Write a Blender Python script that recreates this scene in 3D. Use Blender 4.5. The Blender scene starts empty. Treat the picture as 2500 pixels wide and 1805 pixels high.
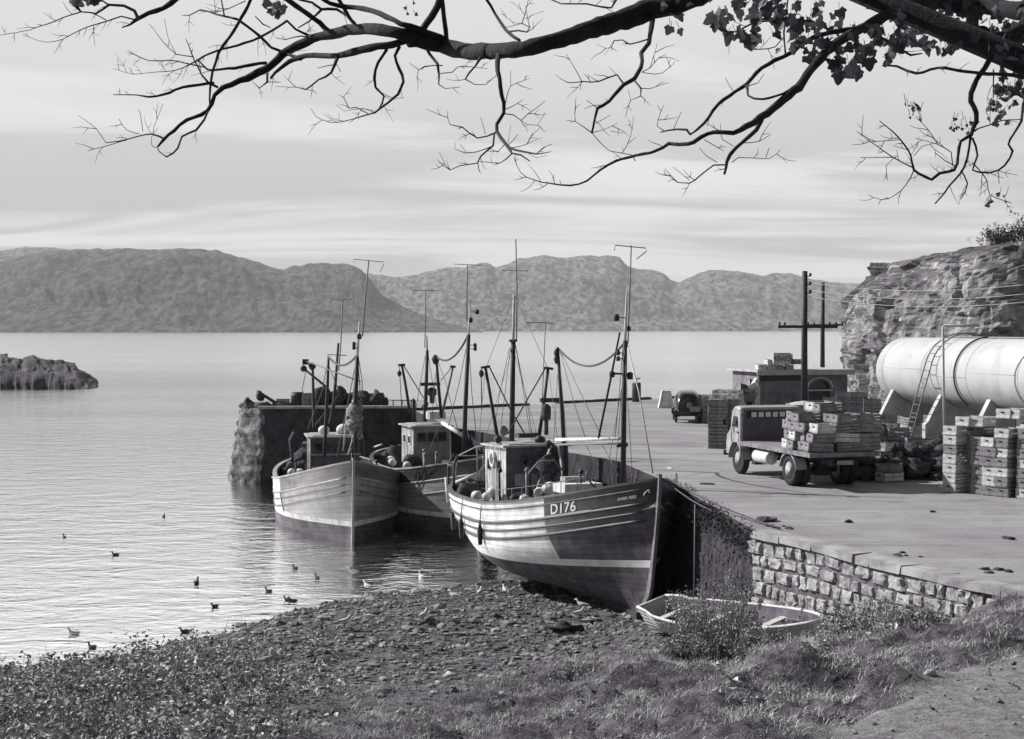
import bpy, bmesh, math, random
import numpy as np
from mathutils import Vector, Matrix, noise as mnoise

S = bpy.context.scene
COL = S.collection
R = math.radians
random.seed(7)
RNG = np.random.default_rng(7)

# ------------------------------------------------------------------ camera, sky, sun, exposure
F, Y0, CZ = 3434.0, 803.0, 8.8            # focal length in photo pixels, horizon row, eye height over the water
TH = math.atan((902.5 - Y0) / F)           # the camera looks slightly down
cam_d = bpy.data.cameras.new('camera')
cam = bpy.data.objects.new('camera', cam_d); COL.objects.link(cam)
cam_d.sensor_width = 36.0; cam_d.lens = 36.0 * F / 2500.0
cam_d.clip_start = 0.1; cam_d.clip_end = 60000
cam.location = (0, 0, CZ); cam.rotation_euler = (R(90) - TH, 0, 0)
S.camera = cam
SUN_AZ, SUN_EL = R(158), R(36)             # azimuth measured from +X towards +Y
sl = bpy.data.lights.new('sun', 'SUN'); sl.energy = 5.0; sl.angle = R(0.5); sl.color = (1.0, 0.985, 0.965)
sun = bpy.data.objects.new('sun', sl); COL.objects.link(sun)
sv = Vector((math.cos(SUN_AZ) * math.cos(SUN_EL), math.sin(SUN_AZ) * math.cos(SUN_EL), math.sin(SUN_EL)))
sun.rotation_euler = sv.to_track_quat('Z', 'Y').to_euler()
S.view_settings.view_transform = 'Standard'; S.view_settings.look = 'None'
S.view_settings.exposure = 0.4; S.view_settings.gamma = 1.0

def nd(nt, typ, **kw):
    n = nt.nodes.new(typ)
    for k, v in kw.items():
        if k == 'inp':
            for i, val in v.items(): n.inputs[i].default_value = val
        else: setattr(n, k, v)
    return n

def build_world():
    w = bpy.data.worlds.new('World'); S.world = w; w.use_nodes = True
    nt = w.node_tree; nt.nodes.clear(); lk = nt.links.new
    out = nd(nt, 'ShaderNodeOutputWorld'); bg = nd(nt, 'ShaderNodeBackground'); bg.inputs[1].default_value = 0.1
    sky = nd(nt, 'ShaderNodeTexSky', sky_type='NISHITA', sun_disc=False, sun_elevation=SUN_EL, sun_rotation=R(90) - SUN_AZ)
    bw = nd(nt, 'ShaderNodeRGBToBW'); lk(sky.outputs[0], bw.inputs[0])
    tc = nd(nt, 'ShaderNodeTexCoord'); sp = nd(nt, 'ShaderNodeSeparateXYZ'); lk(tc.outputs['Generated'], sp.inputs[0])
    zz = nd(nt, 'ShaderNodeMath', operation='MAXIMUM', inp={1: 0.0}); lk(sp.outputs[2], zz.inputs[0])
    za = nd(nt, 'ShaderNodeMath', operation='ADD', inp={1: 0.10}); lk(zz.outputs[0], za.inputs[0])
    u = nd(nt, 'ShaderNodeMath', operation='DIVIDE'); lk(sp.outputs[0], u.inputs[0]); lk(za.outputs[0], u.inputs[1])
    v = nd(nt, 'ShaderNodeMath', operation='DIVIDE'); lk(sp.outputs[1], v.inputs[0]); lk(za.outputs[0], v.inputs[1])
    cx = nd(nt, 'ShaderNodeCombineXYZ'); lk(u.outputs[0], cx.inputs[0]); lk(v.outputs[0], cx.inputs[1])
    mp = nd(nt, 'ShaderNodeMapping'); lk(cx.outputs[0], mp.inputs[0])
    mp.inputs['Rotation'].default_value = (0, 0, R(11)); mp.inputs['Scale'].default_value = (0.34, 0.95, 1); mp.inputs['Location'].default_value = (1.3, 0.55, 0)
    n1 = nd(nt, 'ShaderNodeTexNoise', inp={'Scale': 1.15, 'Detail': 9.0, 'Roughness': 0.56, 'Distortion': 0.9}); lk(mp.outputs[0], n1.inputs['Vector'])
    mr = nd(nt, 'ShaderNodeMapRange', interpolation_type='SMOOTHSTEP', inp={1: 0.42, 2: 0.62, 3: 0.0, 4: 1.0}); lk(n1.outputs[0], mr.inputs[0])
    # clear air comes from the sky model, cloud from a pale overcast value lit a little by the same sky
    lo = nd(nt, 'ShaderNodeMath', operation='MULTIPLY_ADD', inp={1: 0.06, 2: 4.0}); lk(bw.outputs[0], lo.inputs[0])
    hi = nd(nt, 'ShaderNodeMath', operation='MULTIPLY_ADD', inp={1: 0.06, 2: 6.1}); lk(bw.outputs[0], hi.inputs[0])
    # higher up the cloud sheet is brighter through the frame, then dimmed overhead to cut fill light
    up = nd(nt, 'ShaderNodeMapRange', interpolation_type='SMOOTHSTEP', inp={1: 0.06, 2: 0.22, 3: 0.0, 4: 0.72}); lk(zz.outputs[0], up.inputs[0])
    fm = nd(nt, 'ShaderNodeMath', operation='MAXIMUM'); lk(mr.outputs[0], fm.inputs[0]); lk(up.outputs[0], fm.inputs[1])
    mx = nd(nt, 'ShaderNodeMix', data_type='FLOAT'); lk(fm.outputs[0], mx.inputs[0]); lk(lo.outputs[0], mx.inputs[2]); lk(hi.outputs[0], mx.inputs[3])
    zen = nd(nt, 'ShaderNodeMapRange', interpolation_type='SMOOTHSTEP', inp={1: 0.62, 2: 0.92, 3: 1.0, 4: 0.14}); lk(zz.outputs[0], zen.inputs[0])
    # sky dimmed away from the view ahead, to cut fill on shaded faces
    bk = nd(nt, 'ShaderNodeMapRange', interpolation_type='SMOOTHSTEP', inp={1: 0.42, 2: 0.9, 3: 0.20, 4: 1.0}); lk(sp.outputs[1], bk.inputs[0])
    zb = nd(nt, 'ShaderNodeMath', operation='MULTIPLY'); lk(zen.outputs[0], zb.inputs[0]); lk(bk.outputs[0], zb.inputs[1])
    # unseen sky above the frame brightened so the water reflects paler
    br = nd(nt, 'ShaderNodeMapRange', interpolation_type='SMOOTHSTEP', inp={1: 0.22, 2: 0.38, 3: 1.0, 4: 1.75}); lk(zz.outputs[0], br.inputs[0])
    m2 = nd(nt, 'ShaderNodeMath', operation='MULTIPLY'); lk(mx.outputs[0], m2.inputs[0]); lk(br.outputs[0], m2.inputs[1]); mx = m2
    ml = nd(nt, 'ShaderNodeMath', operation='MULTIPLY'); lk(mx.outputs[0], ml.inputs[0]); lk(zb.outputs[0], ml.inputs[1])
    tint = nd(nt, 'ShaderNodeMix', data_type='RGBA', blend_type='MULTIPLY'); tint.inputs[0].default_value = 1.0
    tint.inputs[7].default_value = (1.0, 0.99, 0.985, 1); lk(ml.outputs[0], tint.inputs[6])
    lk(tint.outputs[2], bg.inputs[0]); lk(bg.outputs[0], out.inputs[0])
build_world()

# ------------------------------------------------------------------ helpers
def ray(px, py):
    """direction through a photo pixel, scaled so that its Y is 1"""
    u, v = (px - 1250) / F, (902.5 - py) / F
    y = math.cos(TH) + v * math.sin(TH); z = v * math.cos(TH) - math.sin(TH)
    return Vector((u / y, 1.0, z / y))
def at(px, py, d):
    r = ray(px, py); return Vector((r.x * d, d, CZ + r.z * d))
def on_level(px, py, z):
    r = ray(px, py); d = (z - CZ) / r.z; return Vector((r.x * d, d, z))

def tag(o, label=None, cat=None, group=None, kind=None):
    if label: o['label'] = label
    if cat: o['category'] = cat
    if group: o['group'] = group
    if kind: o['kind'] = kind
    return o
def thing(name, label, cat, loc=(0, 0, 0), rot=(0, 0, 0), group=None):
    o = bpy.data.objects.new(name, None); COL.objects.link(o)
    o.location = loc; o.rotation_euler = rot; o.empty_display_size = 0.2
    return tag(o, label, cat, group)
def dup(o, parent=None):
    c = o.copy(); COL.objects.link(c)
    if parent is not None: c.parent = parent
    for ch in o.children: dup(ch, c)
    return c

MATS = {}
def gcol(a):
    k = max(0.0, 1.0 - 3.0 * a)
    return (a * (1 + 0.02 * k), a * (1 - 0.12 * k), a * (1 + 0.18 * k), 1)
def mat(name, a, b=None, scale=4.0, rough=0.8, bump=0.0, bscale=25.0, spec=0.3, metal=0.0, lo=0.35, hi=0.65, stretch=None, detail=6.0, coord='Object', streak=None):
    if name in MATS: return MATS[name]
    m = bpy.data.materials.new(name); m.use_nodes = True; MATS[name] = m
    nt = m.node_tree; lk = nt.links.new; bs = nt.nodes['Principled BSDF']
    bs.inputs['Roughness'].default_value = rough; bs.inputs['Specular IOR Level'].default_value = spec; bs.inputs['Metallic'].default_value = metal
    tc = nd(nt, 'ShaderNodeTexCoord'); vec = tc.outputs[coord]
    if stretch:
        mp = nd(nt, 'ShaderNodeMapping'); mp.inputs['Scale'].default_value = stretch; lk(vec, mp.inputs[0]); vec = mp.outputs[0]
    b = a if b is None else b
    n = nd(nt, 'ShaderNodeTexNoise', inp={'Scale': scale, 'Detail': detail, 'Roughness': 0.62}); lk(vec, n.inputs['Vector'])
    cr = nd(nt, 'ShaderNodeValToRGB'); lk(n.outputs[0], cr.inputs[0])
    cr.color_ramp.elements[0].position = lo; cr.color_ramp.elements[1].position = hi
    cr.color_ramp.elements[0].color = gcol(a); cr.color_ramp.elements[1].color = gcol(b)
    col = cr.outputs[0]
    if streak:                                # rain streaks, rust and wear: a second, dark, stretched noise
        mp2 = nd(nt, 'ShaderNodeMapping'); mp2.inputs['Scale'].default_value = streak[0]; lk(tc.outputs[coord], mp2.inputs[0])
        n2 = nd(nt, 'ShaderNodeTexNoise', inp={'Scale': 1.0, 'Detail': 5.0, 'Roughness': 0.6}); lk(mp2.outputs[0], n2.inputs['Vector'])
        r2 = nd(nt, 'ShaderNodeMapRange', inp={1: streak[1], 2: streak[1] + 0.2, 3: 0.0, 4: streak[2]}); lk(n2.outputs[0], r2.inputs[0])
        mm = nd(nt, 'ShaderNodeMix', data_type='RGBA'); lk(r2.outputs[0], mm.inputs[0]); lk(col, mm.inputs[6]); mm.inputs[7].default_value = gcol(streak[3])
        col = mm.outputs[2]
    lk(col, bs.inputs['Base Color'])
    if bump:
        nb = nd(nt, 'ShaderNodeTexNoise', inp={'Scale': bscale, 'Detail': 5.0, 'Roughness': 0.65}); lk(vec, nb.inputs['Vector'])
        bp = nd(nt, 'ShaderNodeBump', inp={'Strength': min(1.0, bump), 'Distance': 0.03 * max(1.0, bump)}); lk(nb.outputs[0], bp.inputs['Height']); lk(bp.outputs[0], bs.inputs['Normal'])
    return m

class MB:
    """collects shapes and links them as one mesh object"""
    def __init__(s): s.v = []; s.f = []; s.m = []; s.mi = 0; s.sm = []
    def add(s, vs, fs, smooth=False):
        o = len(s.v); s.v.extend([tuple(v) for v in vs])
        for f in fs: s.f.append([i + o for i in f]); s.m.append(s.mi); s.sm.append(smooth)
        return s
    def box(s, c, size, M=None, taper=1.0, jit=0.0):
        hx, hy, hz = size[0] / 2, size[1] / 2, size[2] / 2; vs = []
        for z in (-1, 1):
            t = taper if z > 0 else 1
            for x, y in ((-1, -1), (1, -1), (1, 1), (-1, 1)):
                p = Vector((x * hx * t, y * hy * t, z * hz))
                if jit: p += Vector((random.uniform(-jit, jit), random.uniform(-jit, jit), random.uniform(-jit, jit)))
                if M is not None: p = M @ p
                vs.append(p + Vector(c))
        return s.add(vs, [(0, 3, 2, 1), (4, 5, 6, 7), (0, 1, 5, 4), (1, 2, 6, 5), (2, 3, 7, 6), (3, 0, 4, 7)])
    def tube(s, pts, rad, n=8, caps=True, smooth=True, flat=1.0):
        pts = [Vector(p) for p in pts]
        if not isinstance(rad, (list, tuple)): rad = [rad] * len(pts)
        rings = []; prev = None
        for i, p in enumerate(pts):
            a = pts[max(0, i - 1)]; b = pts[min(len(pts) - 1, i + 1)]; t = (b - a)
            t = t.normalized() if t.length > 1e-9 else Vector((0, 0, 1))
            if prev is None:
                ref = Vector((0, 0, 1)) if abs(t.z) < 0.95 else Vector((1, 0, 0)); u = t.cross(ref).normalized()
            else:
                u = prev - t * prev.dot(t); u = u.normalized() if u.length > 1e-6 else t.orthogonal().normalized()
            prev = u; w = t.cross(u)
            rings.append([p + (u * math.cos(2 * math.pi * k / n) + w * math.sin(2 * math.pi * k / n) * flat) * rad[i] for k in range(n)])
        vs = [q for r in rings for q in r]; fs = []
        for i in range(len(pts) - 1):
            for k in range(n):
                k2 = (k + 1) % n; fs.append((i * n + k, i * n + k2, (i + 1) * n + k2, (i + 1) * n + k))
        if caps: fs.append(tuple(range(n))[::-1]); fs.append(tuple((len(pts) - 1) * n + k for k in range(n)))
        return s.add(vs, fs, smooth)
    def lathe(s, prof, c=(0, 0, 0), n=16, M=None, smooth=True):
        vs = []; fs = []
        for r, z in prof:
            for k in range(n):
                p = Vector((r * math.cos(2 * math.pi * k / n), r * math.sin(2 * math.pi * k / n), z))
                if M is not None: p = M @ p
                vs.append(p + Vector(c))
        for i in range(len(prof) - 1):
            for k in range(n):
                k2 = (k + 1) % n; fs.append((i * n + k, i * n + k2, (i + 1) * n + k2, (i + 1) * n + k))
        fs.append(tuple(range(n))[::-1]); fs.append(tuple((len(prof) - 1) * n + k for k in range(n)))
        return s.add(vs, fs, smooth)
    def grid(s, P, smooth=True, flip=False, closed=False):
        """P[i][j] points"""
        ni, nj = len(P), len(P[0]); vs = [q for r in P for q in r]; fs = []
        for i in range(ni - 1):
            for j in range(nj - (0 if closed else 1)):
                j2 = (j + 1) % nj
                q = (i * nj + j, i * nj + j2, (i + 1) * nj + j2, (i + 1) * nj + j); fs.append(q[::-1] if flip else q)
        return s.add(vs, fs, smooth)
    def prism(s, poly, z0, z1):
        n = len(poly); vs = [(x, y, z0) for x, y in poly] + [(x, y, z1) for x, y in poly]
        fs = [tuple(range(n))[::-1], tuple(range(n, 2 * n))] + [(i, (i + 1) % n, n + (i + 1) % n, n + i) for i in range(n)]
        return s.add(vs, fs)
    def blob(s, c, r, seed=0, n=8, m=6, rough=0.25, squash=(1, 1, 1), smooth=True):
        P = []
        for i in range(m + 1):
            th = math.pi * i / m; row = []
            for k in range(n):
                ph = 2 * math.pi * k / n
                d = Vector((math.sin(th) * math.cos(ph), math.sin(th) * math.sin(ph), math.cos(th)))
                q = 1 + rough * mnoise.noise(d * 1.7 + Vector((seed * 3.1, seed * 1.7, seed)))* 1.6
                row.append(Vector((d.x * squash[0], d.y * squash[1], d.z * squash[2])) * r * q + Vector(c))
            P.append(row)
        return s.grid(P, smooth, closed=True, flip=True)
    def build(s, name, mats, parent=None, loc=None, rot=None):
        me = bpy.data.meshes.new(name); me.from_pydata(s.v, [], s.f)
        mats = mats if isinstance(mats, (list, tuple)) else [mats]
        for m in mats: me.materials.append(m)
        me.polygons.foreach_set('material_index', s.m); me.polygons.foreach_set('use_smooth', s.sm); me.update()
        o = bpy.data.objects.new(name, me); COL.objects.link(o)
        if parent is not None: o.parent = parent
        if loc is not None: o.location = loc
        if rot is not None: o.rotation_euler = rot
        return o

def np_mesh(name, verts, faces, m, smooth=False):
    """large meshes straight from arrays; faces is (n,3) or (n,4)"""
    me = bpy.data.meshes.new(name); k = faces.shape[1]
    me.vertices.add(len(verts)); me.vertices.foreach_set('co', verts.astype(np.float32).ravel())
    me.loops.add(faces.size); me.loops.foreach_set('vertex_index', faces.astype(np.int32).ravel())
    me.polygons.add(len(faces)); me.polygons.foreach_set('loop_start', np.arange(0, faces.size, k, dtype=np.int32))
    me.polygons.foreach_set('use_smooth', np.full(len(faces), smooth)); me.update(calc_edges=True); me.validate()
    for q in (m if isinstance(m, (list, tuple)) else [m]): me.materials.append(q)
    o = bpy.data.objects.new(name, me); COL.objects.link(o); return o

def interp(pts, x):
    pts = sorted(pts); return float(np.interp(x, [p[0] for p in pts], [p[1] for p in pts]))
def sstep(a, b, x):
    t = min(1.0, max(0.0, (x - a) / (b - a))); return t * t * (3 - 2 * t)
def fbm(x, y, z=0.0, o=4, h=1.0):
    return mnoise.fractal(Vector((x, y, z)), h, 2.1, o)
# ------------------------------------------------------------------ the setting: water, land, quay, hills
QZ = 4.1                                     # level of the quay
def build_water():
    m = bpy.data.materials.new('sea_water'); m.use_nodes = True; nt = m.node_tree; lk = nt.links.new
    nt.nodes.remove(nt.nodes['Principled BSDF']); out = nt.nodes['Material Output']
    df = nd(nt, 'ShaderNodeBsdfDiffuse'); df.inputs[0].default_value = gcol(0.035); gl = nd(nt, 'ShaderNodeBsdfGlossy', inp={'Roughness': 0.10}); gl.inputs[0].default_value = (.96, .96, .96, 1)
    fr = nd(nt, 'ShaderNodeFresnel', inp={'IOR': 1.33}); fk = nd(nt, 'ShaderNodeMath', operation='MULTIPLY_ADD', use_clamp=True, inp={1: 1.0, 2: 0.88}); lk(fr.outputs[0], fk.inputs[0])
    ms = nd(nt, 'ShaderNodeMixShader'); lk(fk.outputs[0], ms.inputs[0]); lk(df.outputs[0], ms.inputs[1]); lk(gl.outputs[0], ms.inputs[2]); lk(ms.outputs[0], out.inputs['Surface'])
    tc = nd(nt, 'ShaderNodeTexCoord')
    def wave(sc, rot, stretch, det):
        mp = nd(nt, 'ShaderNodeMapping'); mp.inputs['Rotation'].default_value = (0, 0, R(rot)); mp.inputs['Scale'].default_value = stretch
        lk(tc.outputs['Object'], mp.inputs[0])
        n = nd(nt, 'ShaderNodeTexNoise', inp={'Scale': sc, 'Detail': det, 'Roughness': 0.55, 'Distortion': 0.6}); lk(mp.outputs[0], n.inputs['Vector']); return n
    a = wave(2.3, 24, (0.8, 1.35, 1), 4.0); b = wave(0.62, -16, (0.7, 1.25, 1), 3.0); c = wave(0.02, 5, (0.3, 1.6, 1), 4.0)
    sy = nd(nt, 'ShaderNodeSeparateXYZ'); lk(tc.outputs['Object'], sy.inputs[0])
    rf = nd(nt, 'ShaderNodeMapRange', interpolation_type='SMOOTHSTEP', inp={1: 85.0, 2: 420.0, 3: 0.10, 4: 0.165}); lk(sy.outputs[1], rf.inputs[0]); lk(rf.outputs[0], gl.inputs['Roughness'])   # the open loch is more ruffled than the harbour
    # calm and ruffled patches, as the breeze leaves them
    pr = nd(nt, 'ShaderNodeMapRange', inp={1: 0.35, 2: 0.7, 3: 0.25, 4: 1.0}); lk(c.outputs[0], pr.inputs[0])
    b1 = nd(nt, 'ShaderNodeBump', inp={'Distance': 0.16}); lk(pr.outputs[0], b1.inputs['Strength']); lk(b.outputs[0], b1.inputs['Height'])
    b2 = nd(nt, 'ShaderNodeBump', inp={'Distance': 0.065}); lk(pr.outputs[0], b2.inputs['Strength']); lk(a.outputs[0], b2.inputs['Height']); lk(b1.outputs[0], b2.inputs['Normal'])
    [lk(b2.outputs[0], q.inputs['Normal']) for q in (df, gl, fr)]
    mb = MB()
    xs = [-11900, -6000, -1500, -400, -120, -40, 0, 40, 120, 400, 1500, 6000, 11900]; ys = [-40, 20, 60, 120, 300, 900, 2500, 5000, 8900]
    mb.grid([[(x, y, 0) for y in ys] for x in xs], smooth=False, flip=True)
    tag(mb.build('sea', m), 'calm pale sea loch rippled by a light breeze', 'sea', kind='structure')
build_water()

CTRL = np.array([
 (-13.2,36.2,0),(-10.2,38,0),(-7.65,41.7,0),(-5.9,44.8,0),(-4.06,46.5,0),(-1,47.6,0),(.8,48.5,0),(-18,34.2,0),(-24,32.5,0),
 (-14,45,-1.2),(-8,52,-1.5),(-3,54,-.7),(0,53,-.15),(3,50,.1),(5,47,.3),(-20,42,-1.2),(-20,60,-3),(0,70,-3),(6,60,-1.5),(-8,62,-3.2),(-26,45,-2),
 (3.4,39.8,.45),(1,43,.35),(0,40,.6),(0,35,.85),(-5,38,.75),(4.6,36,1.3),(-8,34,.75),(-12,30,.9),(6,40,.9),(-18,28,1.0),(-24,26,1.2),
 (0,30,1.35),(0,25,2.0),(0,21,2.5),(-4,25,1.75),(-8,25,1.5),(-6,20,2.3),(4,30,1.95),(4.3,32.6,1.6),(-14,22,2.2),(-22,18,3.2),
 (5.4,33,2.0),(6.4,30.2,2.25),(7.5,28,2.75),(8.5,26,3.4),(9.4,24.6,4.0),(3,27,2.4),(5,24,2.95),(6.5,24,3.25),(4,20,3.75),(2,18,3.5),(4.4,17.6,4.15),(3.2,15.8,4.2),(7.3,20,4.15),(8,23,3.65),(10,22,4.15),(12,18,4.2),(6,14,4.35),
 (0,12,4.6),(-5,14,3.7),(-12,12,4.4),(0,5,6.2),(0,0,7.15),(8,5,6.6),(-10,2,7.0),(12,0,7.4),(-24,6,6.0),(-24,-8,9),(0,-8,9),(16,-8,9.5),
 (12,30,3.3),(18,30,3.3),(12,25,3.7),(18,24.5,3.8),(12,21.5,4.2),(18,20,4.3),(10,36,2),(16,44,1),(17,12,5)], float)
def _tps(r2): return np.where(r2 > 1e-9, 0.5 * r2 * np.log(np.maximum(r2, 1e-9)), 0)
def _fit():
    n = len(CTRL); X = CTRL[:, :2]; r2 = ((X[:, None] - X[None]) ** 2).sum(-1)
    K = _tps(r2) + np.eye(n) * 0.6; Pm = np.c_[np.ones(n), X]
    A = np.block([[K, Pm], [Pm.T, np.zeros((3, 3))]]); return np.linalg.solve(A, np.r_[CTRL[:, 2], 0, 0, 0])
TW = _fit()
def terrain_base(x, y):
    x = np.atleast_1d(np.asarray(x, float)); y = np.atleast_1d(np.asarray(y, float))
    r2 = (x[:, None] - CTRL[None, :, 0]) ** 2 + (y[:, None] - CTRL[None, :, 1]) ** 2
    return _tps(r2) @ TW[:len(CTRL)] + TW[-3] + TW[-2] * x + TW[-1] * y
def track_dist(x, y):
    """how far inside (+) the gravel track a point lies"""
    e = interp([(12, 2.5), (15.8, 3.35), (17.6, 4.55), (20, 6.9), (22, 8.9), (24, 11.5), (26, 15)], y)
    return (x - e) * 0.8 + .35 * fbm(x * .9, y * .9, 14, 4)
def grass_amount(x, y, zb):
    g = sstep(1.25, 1.9, zb + 0.25 * fbm(x * 0.5, y * 0.5, 3)); return g * (1 - sstep(-0.1, 0.35, track_dist(x, y) + 0.25 * fbm(x * 1.3, y * 1.3, 8)))
def rough_add(x, y, zb):
    g = sstep(1.2, 2.0, zb); t = sstep(-0.3, 0.5, track_dist(x, y))
    q_ = (fbm(x * 0.42, y * 0.62, 1.5, 4) + .12 * fbm(x * 2.1, y * 2.4, 4, 3)) * 3.2; fl_ = math.floor(q_); tus = (fl_ + sstep(.55, .95, q_ - fl_)) * .17 + abs(fbm(x * 1.5, y * 1.9, 5, 3)) * 0.16 + fbm(x * 4.1, y * 4.6, 7, 3) * 0.05 - .10
    near = sstep(6, 13, y)
    beach = fbm(x * 0.9, y * 0.9, 9, 4) * 0.10
    return (tus * g * (1 - t) * near + beach * (1 - g) + 0.03 * fbm(x * 1.1, y * 1.1, 2, 4) * t)
def tz(x, y):
    zb = float(terrain_base(x, y)[0]); return zb + rough_add(x, y, zb)

def ground_material():
    m = bpy.data.materials.new('shore_ground'); m.use_nodes = True; nt = m.node_tree; lk = nt.links.new
    bs = nt.nodes['Principled BSDF']; bs.inputs['Roughness'].default_value = 0.9; bs.inputs['Specular IOR Level'].default_value = 0.2
    tc = nd(nt, 'ShaderNodeTexCoord'); at_ = nd(nt, 'ShaderNodeAttribute', attribute_name='cover')
    sp = nd(nt, 'ShaderNodeSeparateColor'); lk(at_.outputs['Color'], sp.inputs[0])
    def nz(sc, det=6.0, ro=0.65):
        n = nd(nt, 'ShaderNodeTexNoise', inp={'Scale': sc, 'Detail': det, 'Roughness': ro}); lk(tc.outputs['Object'], n.inputs['Vector']); return n.outputs[0]
    def ramp(f, a, b, lo, hi):
        c = nd(nt, 'ShaderNodeValToRGB'); lk(f, c.inputs[0]); e = c.color_ramp.elements
        e[0].position = lo; e[1].position = hi; e[0].color = gcol(a); e[1].color = gcol(b); return c.outputs[0]
    def mixc(f, a, b):
        q = nd(nt, 'ShaderNodeMix', data_type='RGBA'); lk(f, q.inputs[0]); lk(a, q.inputs[6]); lk(b, q.inputs[7]); return q.outputs[2]
    beach = ramp(nz(5.5), 0.035, 0.22, 0.40, 0.68); soil = ramp(nz(3.2), 0.05, 0.20, 0.40, 0.68); trk = ramp(nz(4.0, 12.0, 0.78), 0.13, 0.34, 0.38, 0.66)
    wet = ramp(nz(6.0), 0.025, 0.10, 0.4, 0.7)
    c = mixc(sp.outputs[0], beach, soil); c = mixc(sp.outputs[1], c, trk); c = mixc(sp.outputs[2], c, wet)
    lk(c, bs.inputs['Base Color'])
    vo = nd(nt, 'ShaderNodeTexVoronoi', inp={'Scale': 7.0}); lk(tc.outputs['Object'], vo.inputs['Vector'])
    b1 = nd(nt, 'ShaderNodeBump', inp={'Strength': 1.0, 'Distance': 0.09}); lk(nz(9.0, 8.0, 0.7), b1.inputs['Height'])
    lk(b1.outputs[0], bs.inputs['Normal']); return m
def build_ground():
    xs = np.arange(-27, 19.01, 0.2); ys = np.concatenate([np.arange(-9, 9, 0.6), np.arange(9, 49, 0.17), np.arange(49, 72, 0.8)])
    nx, ny = len(xs), len(ys); gx, gy = np.meshgrid(xs, ys, indexing='ij'); zb = terrain_base(gx.ravel(), gy.ravel())
    V = np.empty((nx * ny, 3)); C = np.zeros((nx * ny, 4), np.float32); C[:, 3] = 1
    for k, (x, y, z) in enumerate(zip(gx.ravel(), gy.ravel(), zb)):
        V[k] = (x, y, z + rough_add(x, y, z))
        C[k, 0] = grass_amount(x, y, z); C[k, 1] = sstep(-0.15, 0.4, track_dist(x, y) + 0.3 * fbm(x * 1.3, y * 1.3, 8)) * (1 - sstep(24.5, 26, y)); C[k, 2] = 1 - sstep(0.0, 0.42, V[k, 2] + 0.12 * fbm(x, y, 6))
    i = np.arange(nx - 1)[:, None] * ny + np.arange(ny - 1)[None]; i = i.ravel()
    o = np_mesh('ground', V, np.c_[i, i + ny, i + ny + 1, i + 1], ground_material(), True)
    ca = o.data.color_attributes.new('cover', 'FLOAT_COLOR', 'POINT'); ca.data.foreach_set('color', C.ravel())
    tag(o, 'rough shore bank falling from grass to a shingle beach', 'ground', kind='structure')
build_ground()

def scatter(n, xr, yr, dens, seed):
    """random ground points kept with probability dens(x, y, zbase)"""
    r = np.random.default_rng(seed); x = r.uniform(*xr, n); y = r.uniform(*yr, n); zb = terrain_base(x, y); out = []
    u = r.uniform(0, 1, n)
    for a, b, z, q in zip(x, y, zb, u):
        if abs(a) > b * 0.39 + 1.2 : continue
        if q < dens(a, b, z): out.append((a, b, z + rough_add(a, b, z)))
    return np.array(out)

def build_shingle():
    ico = bmesh.new(); bmesh.ops.create_icosphere(ico, subdivisions=1, radius=1.0)
    bv = np.array([v.co[:] for v in ico.verts]); bf = np.array([[v.index for v in f.verts] for f in ico.faces]); ico.free()
    P = scatter(30000, (-17, 7), (22, 50), lambda x, y, z: (0.62 if z < 1.1 else 0.35) if -0.06 < z < 1.75 and track_dist(x, y) < -0.5 else 0, 3)
    P2 = scatter(9000, (2.5, 9.5), (14.5, 24.5), lambda x, y, z: .16 if track_dist(x, y) > .1 else .12 if z > 1.6 else 0, 5); P2s = np.r_[np.ones(len(P)), np.full(len(P2), .28)]; P = np.concatenate([P, P2])
    n = len(P); r = np.random.default_rng(4); s = 0.028 + 0.075 * r.power(1, n) ** 3.2 + 0.10 * (r.uniform(0, 1, n) > 0.985)
    s = s * P2s
    J = r.uniform(0.65, 1.3, (n, len(bv), 1)); sc = np.stack([s * r.uniform(.8, 1.5, n), s * r.uniform(.8, 1.5, n), s * r.uniform(.45, .85, n)], 1)
    a = r.uniform(0, 6.28, n); V = bv[None] * J * sc[:, None]
    ca, sa = np.cos(a)[:, None], np.sin(a)[:, None]
    V = np.stack([V[..., 0] * ca - V[..., 1] * sa, V[..., 0] * sa + V[..., 1] * ca, V[..., 2]], 2) + P[:, None] + np.array([0, 0, .012])
    Fc = bf[None] + (np.arange(n) * len(bv))[:, None, None]
    m = mat('shingle_stone', 0.035, 0.36, scale=1.6, rough=0.75, bump=0.4, bscale=30, lo=0.38, hi=0.66, detail=12.0)
    o = np_mesh('shingle', V.reshape(-1, 3), Fc.reshape(-1, 3), m)
    tag(o, 'grey shingle and wrack covering the beach below the boats', 'shingle', kind='stuff')
build_shingle()

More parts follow.
